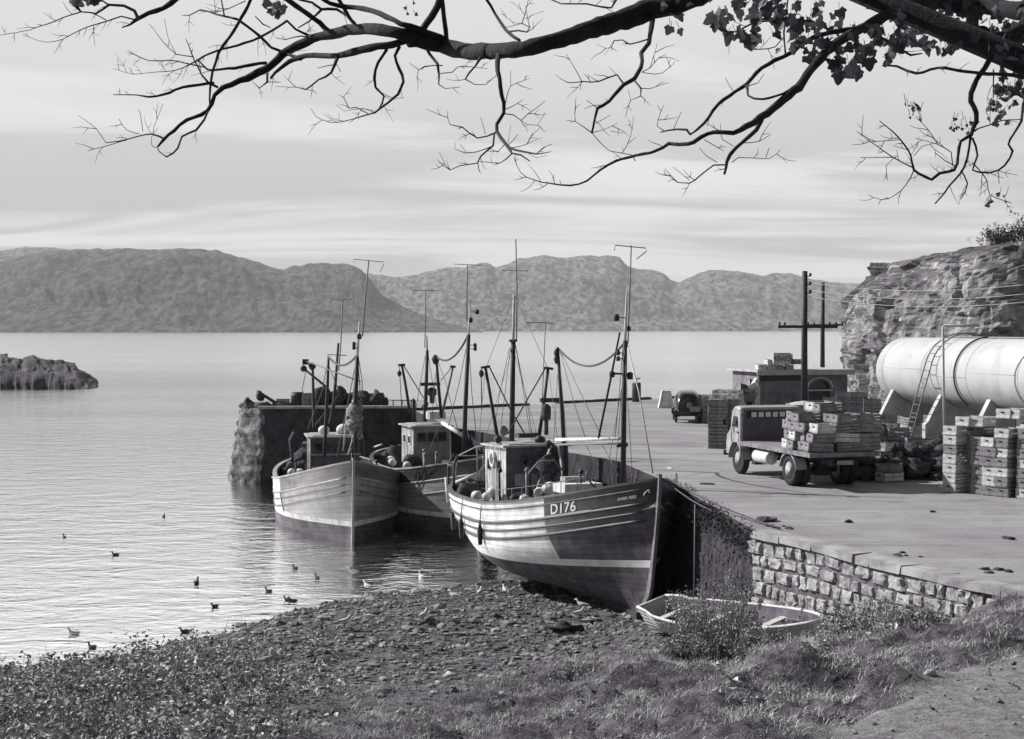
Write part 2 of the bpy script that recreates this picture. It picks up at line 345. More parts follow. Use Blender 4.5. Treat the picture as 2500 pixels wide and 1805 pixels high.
def blades(P, seed, hmin, hmax, wid, lean, per):
    r = np.random.default_rng(seed); n = len(P) * per; B = np.repeat(P, per, 0) + np.c_[r.normal(0, .05, (n, 2)), np.full(n, -.015)]
    h = r.uniform(hmin, hmax, n); a = r.uniform(0, 6.28, n); l = h * r.uniform(.1, lean, n); w = wid * r.uniform(.6, 1.3, n)
    b2 = r.uniform(0, 6.28, n); d = np.c_[np.cos(a), np.sin(a), np.zeros(n)]; e = np.c_[np.cos(b2), np.sin(b2), np.zeros(n)]
    up = np.array([0, 0, 1.0])
    v0 = B - e * w[:, None]; v1 = B + e * w[:, None]; mid = B + d * (l * .35)[:, None] + up * (h * .62)[:, None]
    v2 = mid + e * (w * .7)[:, None]; v3 = mid - e * (w * .7)[:, None]; v4 = B + d * l[:, None] + up * h[:, None]
    V = np.stack([v0, v1, v2, v3, v4], 1).reshape(-1, 3); k = np.arange(n) * 5
    return V, np.concatenate([np.c_[k, k + 1, k + 2], np.c_[k, k + 2, k + 3], np.c_[k + 3, k + 2, k + 4]])
def build_grass():
    def dens(x, y, z):
        g = grass_amount(x, y, z)
        return g * (0.38 + 0.62 * sstep(-0.2, 0.25, fbm(x * 1.1, y * 1.3, 12, 4)))
    P = scatter(85000, (-11, 10.5), (13.5, 34), dens, 11)
    hv = np.array([0.45 + 1.1 * sstep(-.2, .45, fbm(p[0] * 1.6, p[1] * 1.8, 21, 3)) for p in P])
    Va, Fa = blades(P[hv < .9], 12, 0.02, 0.08, 0.005, 2.4, 6); Vb, Fb = blades(P[hv >= .9], 13, 0.04, 0.16, 0.0045, 2.1, 6)
    V = np.concatenate([Va, Vb]); Fc = np.concatenate([Fa, Fb + len(Va)])
    m = mat('grass_blade', 0.15, 0.64, scale=1.4, rough=0.65, spec=0.25, lo=0.40, hi=0.62, detail=12.0)
    tag(np_mesh('grass', V, Fc, m), 'rough tussocky grass on the bank above the beach', 'grass', kind='stuff')
build_grass()

def leaf_cards(P, n_per, spread, size, seed, flat=0.6):
    """small folded leaves scattered through a clump round each point"""
    r = np.random.default_rng(seed); n = len(P) * n_per
    B = np.repeat(P, n_per, 0) + r.normal(0, 1, (n, 3)) * np.array(spread); s = size * r.uniform(.55, 1.3, n)
    nrm = r.normal(0, 1, (n, 3)); nrm[:, 2] = np.abs(nrm[:, 2]) + flat; nrm /= np.linalg.norm(nrm, axis=1)[:, None]
    t = np.cross(nrm, r.normal(0, 1, (n, 3))); t /= np.linalg.norm(t, axis=1)[:, None]; q = np.cross(nrm, t)
    f = (nrm * (s * .18)[:, None])
    v0 = B; v1 = B + t * (s * .5)[:, None] + q * (s * .33)[:, None] + f; v2 = B + t * s[:, None]; v3 = B + t * (s * .5)[:, None] - q * (s * .33)[:, None] + f
    V = np.stack([v0, v1, v2, v3], 1).reshape(-1, 3); k = np.arange(n) * 4
    return V, np.concatenate([np.c_[k, k + 1, k + 2], np.c_[k, k + 2, k + 3]])
def build_undergrowth():
    def dens(x, y, z):
        b_ = .10 * sstep(1.2, 2.2, z) * (1 - sstep(-.9, -.2, track_dist(x, y))) * (fbm(x * .7, y * .9, 41, 3) > .05)
        a = b_ + sstep(0.2, 1.2, z) * (1 - sstep(-6.2, -2.6, x + 0.10 * (y - 24) + 1.3 * fbm(x * .4, y * .4, 2)))
        return a * (0.12 + 0.88 * sstep(-0.15, 0.3, fbm(x * 0.8, y * 0.8, 31, 4)))
    P = scatter(13000, (-15, 7), (18, 36), dens, 21)
    P[:, 2] += np.random.default_rng(2).uniform(0.0, 0.42, len(P)) * np.where(P[:, 0] > -2.5, .35, np.where(P[:, 0] < -4.5, 1.7, 1)) * np.array([0.4 + 0.6 * max(0, fbm(p[0] * .7, p[1] * .7, 4) + .5) for p in P])
    V1, F1 = leaf_cards(P, 6, (.13, .13, .08), 0.13, 22); V2, F2 = leaf_cards(P, 9, (.16, .16, .06), 0.06, 23)
    st = P[::3]; V3, F3 = blades(st, 24, .12, .62, .006, .7, 2)
    V = np.concatenate([V1, V2, V3]); Fc = np.concatenate([F1, F2 + len(V1), F3 + len(V1) + len(V2)])
    m = mat('weed_leaf', 0.07, 0.54, scale=2.6, rough=0.55, spec=0.35, lo=0.38, hi=0.64, detail=14.0)
    tag(np_mesh('undergrowth', V, Fc, m), 'leafy weeds and brambles covering the bank above the shingle', 'undergrowth', kind='stuff')
build_undergrowth()

# ---- quay, pier
QEDGE = [(9.3, 24.8), (8.5, 26.0), (5.65, 32.6), (4.95, 41.9), (3.75, 50), (0.9, 56), (-0.5, 62), (-2.9, 67), (-5.6, 80.8)]
QFAR = [(-5.6, 82.0), (1.3, 87), (5.3, 91), (9.6, 94.5), (15, 98), (70, 116), (70, 22.5), (9.3, 22.5)]
M_QUAY = mat('quay_surface', 0.19, 0.32, scale=0.35, rough=0.9, bump=0.25, bscale=9, lo=0.3, hi=0.7, detail=9.0, streak=((0.10, 1.3, 1), 0.56, 0.55, 0.15))
M_DARKSTONE = mat('weedy_shade_stone', 0.016, 0.05, scale=1.8, rough=0.85, bump=0.8, bscale=6, detail=9.0)  # near-black for weed, and for shade put into wall and pier faces
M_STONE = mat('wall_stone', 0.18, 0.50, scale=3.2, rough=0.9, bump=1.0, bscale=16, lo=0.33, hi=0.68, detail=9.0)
M_COPING = mat('coping_concrete', 0.20, 0.40, scale=1.5, rough=0.9, bump=0.4, bscale=12, detail=9.0)
def quay_detail():
    m = M_QUAY; nt = m.node_tree; lk = nt.links.new; bs = nt.nodes['Principled BSDF']; src = bs.inputs['Base Color'].links[0].from_socket
    tc = nd(nt, 'ShaderNodeTexCoord')
    def mul(col, fac, dark):
        q = nd(nt, 'ShaderNodeMix', data_type='RGBA'); lk(fac, q.inputs[0]); lk(col, q.inputs[6]); q.inputs[7].default_value = gcol(dark); return q.outputs[2]
    def layer(scale, lo, hi, amt, rot, sc=1.0, det=6.0, dist=0.0):
        mp = nd(nt, 'ShaderNodeMapping'); mp.inputs['Scale'].default_value = scale; mp.inputs['Rotation'].default_value = (0, 0, R(rot)); lk(tc.outputs['Object'], mp.inputs[0])
        n = nd(nt, 'ShaderNodeTexNoise', inp={'Scale': sc, 'Detail': det, 'Roughness': .65, 'Distortion': dist}); lk(mp.outputs[0], n.inputs['Vector'])
        r = nd(nt, 'ShaderNodeMapRange', inp={1: lo, 2: hi, 3: 0.0, 4: amt}); lk(n.outputs[0], r.inputs[0]); return r.outputs[0]
    c = mul(src, layer((.9, .9, 1), .56, .70, .55, 0, .8, 8.0), .12)            # oil and fish slime
    c = mul(c, layer((.045, 2.2, 1), .58, .66, .55, -14, 1.0, 3.0), .13)         # wheel tracks along the quay
    c = mul(c, layer((.06, 3.0, 1), .60, .66, .5, 24, 1.0, 2.0, .4), .14)
    c = mul(c, layer((1, 1, 1), .50, .78, .5, 0, 9.0, 8.0), .10)                 # grit
    c = mul(c, layer((.12, .5, 1), .55, .75, .35, 4, 1.0, 8.0), .52)             # worn pale strips
    lk(c, bs.inputs['Base Color'])
quay_detail()
def build_quay():
    poly = QEDGE + QFAR; mb = MB(); n = len(poly)
    mb.add([(x, y, QZ) for x, y in poly], [tuple(range(n))]); mb.mi = 1
    for i in range(n):
        (x0, y0), (x1, y1) = poly[i], poly[(i + 1) % n]
        if i == n - 1: continue
        mb.add([(x0, y0, -3.5), (x1, y1, -3.5), (x1, y1, QZ), (x0, y0, QZ)], [(0, 3, 2, 1)])
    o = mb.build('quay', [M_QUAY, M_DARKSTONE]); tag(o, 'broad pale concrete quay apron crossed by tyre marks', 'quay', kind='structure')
build_quay()

def stone_courses(mb, A, B, ztop, zbase, hr=(0.24, 0.38), wr=(0.22, 0.62), depth=0.06, seed=1, taper_end=False):
    """dry rubble courses from A to B (plan points), each stone a lumpy block standing out of the wall"""
    rnd = random.Random(seed); A = Vector((A[0], A[1], 0)); B = Vector((B[0], B[1], 0)); L = (B - A).length; t = (B - A) / L
    nrm = Vector((t.y, -t.x, 0)); nrm = nrm if nrm.x < 0 else -nrm
    z = ztop; bottom = min(zbase(0), zbase(1)) - 0.3
    while z > bottom:
        h = rnd.uniform(*hr); x = -rnd.uniform(0, .3); ph = rnd.uniform(0, 6)
        while x < L:
            w = rnd.uniform(*wr); w = min(w, L - x + 0.1)
            xm = (x + w / 2) / L
            if z > zbase(min(1, max(0, xm))) - 0.25 and w > 0.1:
                n = 6; hh = h * rnd.uniform(.86, 1.10); out = depth * rnd.uniform(.55, 1.5); sk = rnd.uniform(-.08, .08); so = rnd.random() * 50; P = []
                for i in range(n):
                    row = []
                    for j in range(n):
                        u, v = i / (n - 1), j / (n - 1); e = min(u, 1 - u, v, 1 - v) * (n - 1)
                        o_ = -0.03 if e < .5 else out * (1 + .75 * mnoise.noise(Vector((u * 2.6 + so, v * 2.2, so)))) + rnd.uniform(-.02, .02)
                        if .5 < e < 1.5: o_ *= .93
                        iu = u if e < .5 else 0.5 + (u - .5) * 1.25; iv = v if e < .5 else .5 + (v - .5) * 1.25
                        px_ = x + w * (0.015 + 0.97 * iu) + sk * (v - .5) * h + rnd.uniform(-.03, .03); pz = z + .05 * math.sin(x * 1.3 + ph) - hh * (0.02 + .96 * iv) + rnd.uniform(-.018, .018)
                        row.append(A + t * px_ + nrm * o_ + Vector((0, 0, pz)))
                    P.append(row)
                mb.grid(P, smooth=False)
            x += w
        z -= h
def build_walls():
    a, b = QEDGE[0], QEDGE[1]
    mb = MB()
    for (p, q, sd) in ((QEDGE[2], QEDGE[1], 5), (QEDGE[1], QEDGE[0], 6)):
        zb = lambda k, p=p, q=q: tz(p[0] + (q[0] - p[0]) * k - .3, p[1] + (q[1] - p[1]) * k - .2)
        stone_courses(mb, p, q, QZ - 0.16, zb, seed=sd)
    mb.mi = 1
    for (p, q) in ((QEDGE[2], QEDGE[1]), (QEDGE[1], QEDGE[0])): mb.add([(p[0] - .02, p[1], 0), (q[0] - .02, q[1] - .004, 0), (q[0] - .02, q[1] - .004, QZ - .12), (p[0] - .02, p[1], QZ - .12)], [(0, 3, 2, 1)])
    wall = mb.build('stone_wall', [M_STONE, mat('wall_mortar', .06, .18, scale=6, rough=.95, bump=1.0, bscale=14)]); tag(wall, 'sunlit rubble stone wall holding up the quay behind the white dinghy', 'wall')
    cp = MB(); rnd = random.Random(3)
    for p, q in ((QEDGE[2], QEDGE[1]), (QEDGE[1], QEDGE[0])):
        p = Vector((*p, 0)); q = Vector((*q, 0)); L = (q - p).length; t = (q - p) / L; nrm = Vector((t.y, -t.x, 0)); nrm = nrm if nrm.x < 0 else -nrm; x = 0
        while x < L - .05:
            w = min(rnd.uniform(.45, 1.2), L - x); c = p + t * (x + w / 2) - nrm * (0.14 + rnd.uniform(-.03, .03)) + Vector((0, 0, QZ - 0.06 + rnd.uniform(-.02, .015)))
            cp.box(c, (w + .01, rnd.uniform(.44, .54), 0.17), Matrix.Rotation(math.atan2(t.y, t.x) + rnd.uniform(-.008, .008), 3, 'Z'), jit=.02); x += w
    cp.build('coping', M_COPING, wall)
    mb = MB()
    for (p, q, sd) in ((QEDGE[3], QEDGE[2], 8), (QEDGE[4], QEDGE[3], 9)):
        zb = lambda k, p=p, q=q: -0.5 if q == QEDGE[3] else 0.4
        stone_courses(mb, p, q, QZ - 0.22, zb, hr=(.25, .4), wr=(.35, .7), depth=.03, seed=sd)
    w2 = mb.build('shadowed_wall', M_DARKSTONE); tag(w2, 'stretch of quay wall beside the bow of the big boat, coloured as if in shadow', 'wall')  # the stone colour carries the shadow over this stretch
    # earth and wrack slumped along the broken top of that stretch
    r = np.random.default_rng(5); P = []
    for k in np.linspace(0.0, 1, 90):
        x = QEDGE[3][0] + (QEDGE[2][0] - QEDGE[3][0]) * k; y = QEDGE[3][1] + (QEDGE[2][1] - QEDGE[3][1]) * k
        P.append((x - .12 + r.uniform(-.1, .12), y, QZ - r.uniform(.0, .5)))
    V, Fc = leaf_cards(np.array(P), 40, (.10, .10, .10), .07, 6)
    tag(np_mesh('wall_weeds', V, Fc, mat('dark_weed', .015, .06, scale=3)), 'dark weeds hanging over the top of the quay wall', 'weeds', kind='stuff')
build_walls()

PIER_Z = 4.26
def build_pier():
    # near face at y 80.8, battered, rounded seaward end
    out = [(-5.2, 80.75), (-14.3, 79.9), (-15.6, 81.0), (-16.2, 83.5), (-15.8, 88.5), (-5.2, 90)]
    mb = MB(); zs = np.linspace(-2.5, PIER_Z, 44); P = []
    dens = []
    for i in range(len(out) - 1):
        (x0, y0), (x1, y1) = out[i], out[i + 1]; k = max(2, int(math.hypot(x1 - x0, y1 - y0) / .18))
        dens += [(x0 + (x1 - x0) * j / k, y0 + (y1 - y0) * j / k) for j in range(k)]
    cx, cy = -9, 85
    for x, y in dens:
        row = []
        for z in zs:
            b = (PIER_Z - z) * 0.16 * sstep(-13.2, -15.2, x); dx, dy = x - cx, y - cy; l = math.hypot(dx, dy)
            q = 0.10 * fbm(x * 2.6, z * 3.2 + y, 3, 4) + .11 * (mnoise.cell(Vector((x * 1.9 + y * 1.9, z * 2.9, 2 + math.floor(z * 2.9) * .37))) - .5)
            row.append((x + dx / l * (b + q), y + dy / l * (b + q) * (1 if y > 81 else .5), z + (.22 * fbm(x * 1.9, y * 1.9, 6, 3) if z > PIER_Z - .4 and x < -13.6 else 0)))
        P.append(row)
    mb.mi = 2; nd_ = next(i for i, q in enumerate(dens) if q[0] < -14.0); mb.grid(P[:nd_ + 1], smooth=False); mb.mi = 0; mb.grid(P[nd_:], smooth=False); mb.mi = 1  # near face gets the darker stone, its shade put into the colour
    top = [(r[-1][0], r[-1][1], r[-1][2]) for r in P]; mb.add(top, [tuple(range(len(top)))[::-1]])
    m_end = mat('pier_stone', 0.04, 0.26, scale=1.6, rough=.9, bump=.9, bscale=5, lo=.38, hi=.66, detail=9.0)
    o = mb.build('pier', [m_end, M_QUAY, M_DARKSTONE]); tag(o, 'rough stone pier head standing in the water behind the boats', 'pier')
    kb = MB(); kb.box((-10.2, 80.35, PIER_Z + .06), (8.6, .5, .14), Matrix.Rotation(R(5), 3, 'Z')); kb.build('kerb', M_COPING, o)
build_pier()
def build_kerbs():
    m = mat('kerb_dark', 0.04, 0.09, scale=2, rough=.9)
    pts = [(-5.4, 81.2), (-2, 83.6), (1.3, 86.6)]
    for i, (a, b, lab) in enumerate((((-5.4, 81.0), (1.0, 86.2), 'low dark parapet on the far edge of the quay behind the middle boat'),
                                     ((2.8, 88.3), (9.2, 93.7), 'low dark parapet along the far edge of the quay beside the tall bollard'),
                                     ((10.3, 94.6), (15.0, 97.6), 'low dark parapet on the far edge of the quay behind the car'))):
        a, b = Vector((*a, 0)), Vector((*b, 0)); L = (b - a).length; mb = MB()
        n = int(L / 1.6)
        for k in range(n):
            c = a.lerp(b, (k + .5) / n); mb.box((c.x, c.y, QZ + .07), (L / n - .03, .35, .17), Matrix.Rotation(math.atan2(b.y - a.y, b.x - a.x), 3, 'Z'), jit=.02)
        tag(mb.build('parapet', m), lab, 'parapet', 'low parapets along the quay edge')
build_kerbs()

# ---- far hills
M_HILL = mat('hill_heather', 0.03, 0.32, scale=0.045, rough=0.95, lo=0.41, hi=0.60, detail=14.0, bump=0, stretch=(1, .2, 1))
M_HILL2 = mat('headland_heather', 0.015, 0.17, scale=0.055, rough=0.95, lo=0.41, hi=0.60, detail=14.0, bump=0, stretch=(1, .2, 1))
for _m in (M_HILL, M_HILL2):                     # gullies and outcrops too small for the mesh
    _nt = _m.node_tree; _n = nd(_nt, 'ShaderNodeTexNoise', inp={'Scale': 0.016, 'Detail': 11.0, 'Roughness': .74}); _c = nd(_nt, 'ShaderNodeTexCoord'); _p = nd(_nt, 'ShaderNodeMapping'); _p.inputs['Scale'].default_value = (1, .25, 1); _nt.links.new(_c.outputs['Object'], _p.inputs[0]); _nt.links.new(_p.outputs[0], _n.inputs['Vector'])
    _b = nd(_nt, 'ShaderNodeBump', inp={'Strength': 1.0, 'Distance': 75.0}); _nt.links.new(_n.outputs[0], _b.inputs['Height']); _nt.links.new(_b.outputs[0], _nt.nodes['Principled BSDF'].inputs['Normal'])
def hill(name, prof, Ds, Dr, label, x0, x1, step, seed, shore_py):
    cols = np.arange(x0, x1 + 1, step); rows = 46; P = []
    for px in cols:
        py = interp(prof, px) + 3.2 * fbm(px * .04, seed * 3, 1, 6) * (1 if interp(prof, px) < 790 else .2); row = []
        h = (Y0 - py) / F * Dr + CZ
        for j in range(rows + 8):
            t = j / rows
            d = Ds + (Dr - Ds) * t
            X = (px - 1250) / F * d
            if t <= 1:
                k = sstep(0, 1, t) * .55 + .45 * t ** .75
                rel = mnoise.fractal(Vector((X * .0022, d * .0022, seed)), .9, 2.2, 7)
                rid = abs(mnoise.fractal(Vector((X * .0045 + d * .002, d * .003, seed + 4)), .8, 2.1, 6))
                z = h * k + h * (rel * .26 - rid * .20) * math.sin(math.pi * min(1, t * 1.0)) + (-3 if j == 0 else 0)
                z = min(z, h * (d / Dr) * .995) if t < 1 else h
            else: z = h * (1 - (t - 1) * 2.2)
            row.append((X, d, max(z, -3)))
        P.append(row)
    mb = MB(); mb.grid(P, smooth=True, flip=True)
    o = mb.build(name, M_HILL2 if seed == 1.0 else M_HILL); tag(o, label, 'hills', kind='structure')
LEFT = [(-400,720),(-150,668),(0,640),(40,629),(90,619),(132,612),(182,610),(287,607),(386,610),(460,607),(529,611),(557,621),(606,632),(661,651),(692,663),(711,651),(760,644),(788,643),(849,645),(882,656),(904,681),(931,720),(964,739),(1020,764),(1075,783),(1119,795),(1163,806),(1190,812),(1230,815)]
FARH = [(-420,602),(-150,608),(0,613),(66,604),(132,604),(190,616),(330,640),(500,660),(800,655),(898,667),(930,672),(965,677),(1016,672),(1070,657),(1097,654),(1137,653),(1172,642),(1191,643),(1210,653),(1244,643),(1268,631),(1295,629),(1325,623),(1357,629),(1384,630),(1416,625),(1470,625),(1510,626),(1524,643),(1537,654),(1602,661),(1623,670),(1639,686),(1658,690),(1685,676),(1718,662),(1752,660),(1801,662),(1856,673),(1900,667),(1928,667),(1966,678),(2033,690),(2077,692),(2300,705),(2700,690),(3000,720)]
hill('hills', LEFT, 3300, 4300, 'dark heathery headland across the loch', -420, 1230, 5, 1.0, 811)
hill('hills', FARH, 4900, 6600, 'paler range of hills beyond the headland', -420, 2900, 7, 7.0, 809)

def islet():
    mb = MB(); P = []
    prof = [(-160, 50), (-60, 72), (0, 78), (60, 80), (110, 80), (150, 68), (185, 56), (210, 34), (226, 18), (236, 4), (242, 0)]
    for i, px in enumerate(np.arange(-160, 243, 2.0)):
        hh = interp(prof, px) * 213 / F; row = []
        for j in range(41):
            t = j / 40; d = 205 + 34 * t
            z = hh * math.sin(math.pi * t) ** .55 * (.9 + .16 * fbm(px * .03, t * 3, 3)) + .9 * fbm((px - 1250) / F * d * .22, d * .22, 5, 6) * math.sin(math.pi * t) ** .7 - .3
            row.append(((px - 1250) / F * d + .6 * fbm(px * .05, t * 6, 9), d + 1.2 * fbm(px * .03, t * 3, 2), z))
        P.append(row)
    mb.grid(P, smooth=True, flip=True)
    tag(mb.build('islet', mat('islet_rock', .02, .11, scale=.9, rough=.9, bump=3.0, bscale=1.6, detail=10.0)), 'low dark rocky islet rising from the water', 'islet', kind='structure')
islet()

# ---- the crag at the back of the quay
def build_crag():
    path = [(28, 112), (24.0, 100), (21.9, 91), (20.8, 84), (21.0, 79.2), (22.0, 75.6), (23.4, 72.2), (27, 70.0), (31, 67.6), (36, 66), (44, 63), (56, 58)]
    cum = [0]
    for a, b in zip(path, path[1:]): cum.append(cum[-1] + math.hypot(b[0] - a[0], b[1] - a[1]))
    N = 260; M_ = 120; P = []
    for i in range(N):
        s = cum[-1] * i / (N - 1); x = np.interp(s, cum, [p[0] for p in path]); y = np.interp(s, cum, [p[1] for p in path])
        e = 3.0; xa, ya = np.interp(s - e, cum, [p[0] for p in path]), np.interp(s - e, cum, [p[1] for p in path]); xb, yb = np.interp(s + e, cum, [p[0] for p in path]), np.interp(s + e, cum, [p[1] for p in path])
        t = Vector((xb - xa, yb - ya, 0)); t.normalize(); inw = Vector((-t.y, t.x, 0))
        px_ = 1250 + x / y * F
        row = []
        ht = np.interp(s, [0, 20, 34, 42, 48, 56, 70, 90], [8.8, 10.0, 10.3, 10.5, 10.8, 11.1, 11.5, 11.9])
        for j in range(M_):
            v = j / (M_ - 1)
            if v < .62: k = v / .62; z = ht * (k ** .95) * .86; ins = .15 + 2.2 * k ** 3.0
            else: k = (v - .62) / .38; z = ht * (.86 + .14 * math.sin(k * math.pi / 2)) + k * 1.9; ins = 2.35 + k * 21
            p = Vector((x, y, QZ - .2)) + inw * ins + Vector((0, 0, z))
            off = mnoise.fractal(p * .16 + Vector((3, 1, 8)), .9, 2.1, 3) * 1.7
            for sc, am, sd in ((.20, 1.4, 0), (.50, .50, 11), (1.3, .16, 23)):           # split faces: every block leans its own way
                q = Vector((p.x * .9 + p.z * .45, p.y * .9 - p.z * .2, p.z * .9 - p.x * .30)) * sc + Vector((sd, sd * .7, sd * .3))
                c = mnoise.voronoi(q)[1][0]; h1 = mnoise.cell_vector(c * 7.31 + Vector((sd, 1, 2)))
                off += am * ((h1.x - .5) * .9 + (q - c).dot(Vector((h1.x - .5, h1.y - .5, (h1.z - .4) * .35))) * 1.5)
            off += .16 * mnoise.fractal(p * 1.6, .6, 2.2, 4)
            off *= 1.0 if v < .62 else 1 - .6 * min(1, (v - .62) / .12)
            p = p - inw * off * (1 if v < .75 else .3) + Vector((0, 0, off * (.12 if v < .62 else .18)))
            row.append(p)
        P.append(row)
    m = bpy.data.materials.new('crag_rock'); m.use_nodes = True; nt = m.node_tree; lk = nt.links.new; bs = nt.nodes['Principled BSDF']; bs.inputs['Roughness'].default_value = .92; bs.inputs['Specular IOR Level'].default_value = .2
    tc = nd(nt, 'ShaderNodeTexCoord')
    n1 = nd(nt, 'ShaderNodeTexNoise', inp={'Scale': .7, 'Detail': 12.0, 'Roughness': .7}); lk(tc.outputs['Object'], n1.inputs['Vector'])
    c1 = nd(nt, 'ShaderNodeValToRGB'); lk(n1.outputs[0], c1.inputs[0]); e = c1.color_ramp.elements; e[0].position = .38; e[1].position = .62; e[0].color = gcol(.10); e[1].color = gcol(.42)
    n2 = nd(nt, 'ShaderNodeTexNoise', inp={'Scale': 1.7, 'Detail': 10.0, 'Roughness': .7}); lk(tc.outputs['Object'], n2.inputs['Vector'])
    c2 = nd(nt, 'ShaderNodeValToRGB'); lk(n2.outputs[0], c2.inputs[0]); e = c2.color_ramp.elements; e[0].position = .38; e[1].position = .64; e[0].color = gcol(.045); e[1].color = gcol(.20)
    ge = nd(nt, 'ShaderNodeNewGeometry'); sx = nd(nt, 'ShaderNodeSeparateXYZ'); lk(ge.outputs['Normal'], sx.inputs[0])
    ad = nd(nt, 'ShaderNodeMath', operation='MULTIPLY_ADD', inp={1: .6}); lk(n2.outputs[0], ad.inputs[0]); lk(sx.outputs[2], ad.inputs[2])
    gr = nd(nt, 'ShaderNodeMapRange', inp={1: .72, 2: .98, 3: 0, 4: 1}); lk(ad.outputs[0], gr.inputs[0])
    mx = nd(nt, 'ShaderNodeMix', data_type='RGBA'); lk(gr.outputs[0], mx.inputs[0]); lk(c1.outputs[0], mx.inputs[6]); lk(c2.outputs[0], mx.inputs[7]); lk(mx.outputs[2], bs.inputs['Base Color'])
    nb = nd(nt, 'ShaderNodeTexNoise', inp={'Scale': 2.6, 'Detail': 8.0, 'Roughness': .7}); lk(tc.outputs['Object'], nb.inputs['Vector'])
    bp = nd(nt, 'ShaderNodeBump', inp={'Strength': .9, 'Distance': .25}); lk(nb.outputs[0], bp.inputs['Height']); lk(bp.outputs[0], bs.inputs['Normal'])
    mb = MB(); mb.grid(P, smooth=False)
    o = mb.build('crag', m); tag(o, 'tall rocky crag with a grassy crown behind the white tank', 'crag')
    # scrub on the skyline of the crag
    for i, (px, py, d, w, h, lab) in enumerate(((2450, 606, 90, 1.6, 1.5, 'rounded dark bush on the crown of the crag'), (2512, 596, 90, 1.4, 2.0, 'taller dark bush at the edge of the crag crown'))):
        c = at(px, py, d); mbx = MB(); r = random.Random(i)
        stems = []
        b = thing('bush', lab, 'bush', c)
        for k in range(9):
            a = r.uniform(0, 6.28); mbx.tube([(0, 0, -.5), (math.cos(a) * w * .25, math.sin(a) * w * .25, h * .35), (math.cos(a) * w * .5, math.sin(a) * w * .5, h * .7)], [.04, .03, .012], 5)
        mbx.build('stem', mat('bush_stem', .05), b)
        rr = np.random.default_rng(i); q = rr.normal(0, 1, (260, 3)) * np.array((w * .36, w * .36, h * .27)); q[:, 2] += h * .35
        V, Fc = leaf_cards(q, 9, (.12, .12, .12), .15, i + 3); lo = np_mesh('foliage', V, Fc, mat('bush_leaf', .04, .11, scale=1.5)); lo.parent = b
build_crag()

def build_added_slope():
    # unseen slope added behind the viewpoint to hold back sky fill
    P = []
    for i in range(40):
        x = -150 + 300 * i / 39; row = []
        for j in range(24):
            t = j / 23; y = -9.2 - 100 * t
            row.append((x, y - .0008 * x * x, 8.5 + 52 * t ** .8 + (4 * fbm(x * .05, y * .05, 3) if j else -2)))
        P.append(row)
    mb = MB(); mb.grid(P, smooth=True)
    tag(mb.build('added_slope', mat('added_slope_dark', .03, .09, scale=.3)), 'unseen dark slope added behind the viewpoint to cut sky fill', 'hills', kind='structure')
build_added_slope()

def build_haze():
    m = bpy.data.materials.new('haze'); m.use_nodes = True; nt = m.node_tree; nt.nodes.clear()
    out = nd(nt, 'ShaderNodeOutputMaterial'); v = nd(nt, 'ShaderNodeVolumePrincipled')
    v.inputs['Color'].default_value = (.97, .97, .97, 1); v.inputs['Density'].default_value = HAZE; v.inputs['Anisotropy'].default_value = 0.0
    nt.links.new(v.outputs[0], out.inputs['Volume'])
    mb = MB(); mb.box((0, 4400, 180), (24000, 9200, 370)); o = mb.build('haze', m); tag(o, 'thin sea haze over the loch', 'haze', kind='stuff')
HAZE = 7.5e-5
build_haze()
# ------------------------------------------------------------------ fishing boats
M_WHITE = mat('white_paint', 0.46, 0.70, scale=3, rough=.6, bump=.25, bscale=18, streak=((3.2, 3.2, .6), .52, .75, .16))
M_PALE = mat('pale_hull_paint', 0.46, 0.70, scale=2.0, rough=.55, bump=.2, bscale=14, streak=((2.4, 2.4, .45), .53, .6, .15), spec=.4)
M_GREYHULL = mat('grey_hull_paint', 0.20, 0.29, scale=2.4, rough=.5, bump=.12, bscale=14, streak=((1.6, 1.6, .4), .58, .5, .09), spec=.4)
M_DARKHULL = mat('dark_hull_tone', 0.02, 0.05, scale=2.4, rough=.45, bump=.12, bscale=14, streak=((1.4, 1.4, .5), .62, .5, .10), spec=.45)  # forward bulwarks; on the big boat this dark stands for a cast shadow
M_BOWHULL = mat('bow_shadow_tone', .05, .10, scale=2.4, rough=.5, bump=.15, bscale=14, streak=((1.8, 1.8, .5), .55, .6, .17), spec=.4)  # cast shadow across the big boat's bow, put into the hull colour
M_MIDHULL = mat('worn_varnish', 0.10, 0.17, scale=2.4, rough=.5, bump=.12, bscale=14, streak=((1.6, 1.6, .5), .6, .5, .04), spec=.4)
M_ANTIFOUL = mat('bottom_paint', 0.055, 0.13, scale=2.0, rough=.7, bump=.3, bscale=20, streak=((1.2, 1.2, .6), .58, .6, .26))
M_BOOT = mat('boot_line_white', .60, .76, scale=3, rough=.55, streak=((4, 4, 2), .60, .5, .3))
M_DECK = mat('deck_wood', 0.14, 0.26, scale=3, rough=.85, bump=.3)
M_SPAR = mat('dark_spar', 0.022, 0.045, scale=6, rough=.6)
M_BRIGHTSPAR = mat('grey_spar', 0.13, 0.22, scale=6, rough=.6)
M_WIRE = mat('rigging_wire', 0.08, 0.12, scale=8, rough=.6)
M_PALEROPE = mat('pale_rope', 0.36, 0.52, scale=12, rough=.9)
M_ROPE = mat('dark_rope', 0.06, 0.11, scale=12, rough=.9)
M_HOUSE = mat('wheelhouse_varnish', 0.06, 0.13, scale=3, rough=.5, bump=.15, streak=((2, 2, .5), .6, .5, .03), spec=.4)
M_HOUSEPANEL = mat('wheelhouse_panel', 0.24, 0.38, scale=3, rough=.5, bump=.15)
M_GLASS = mat('dark_glass', 0.012, 0.02, scale=2, rough=.08, spec=.7)
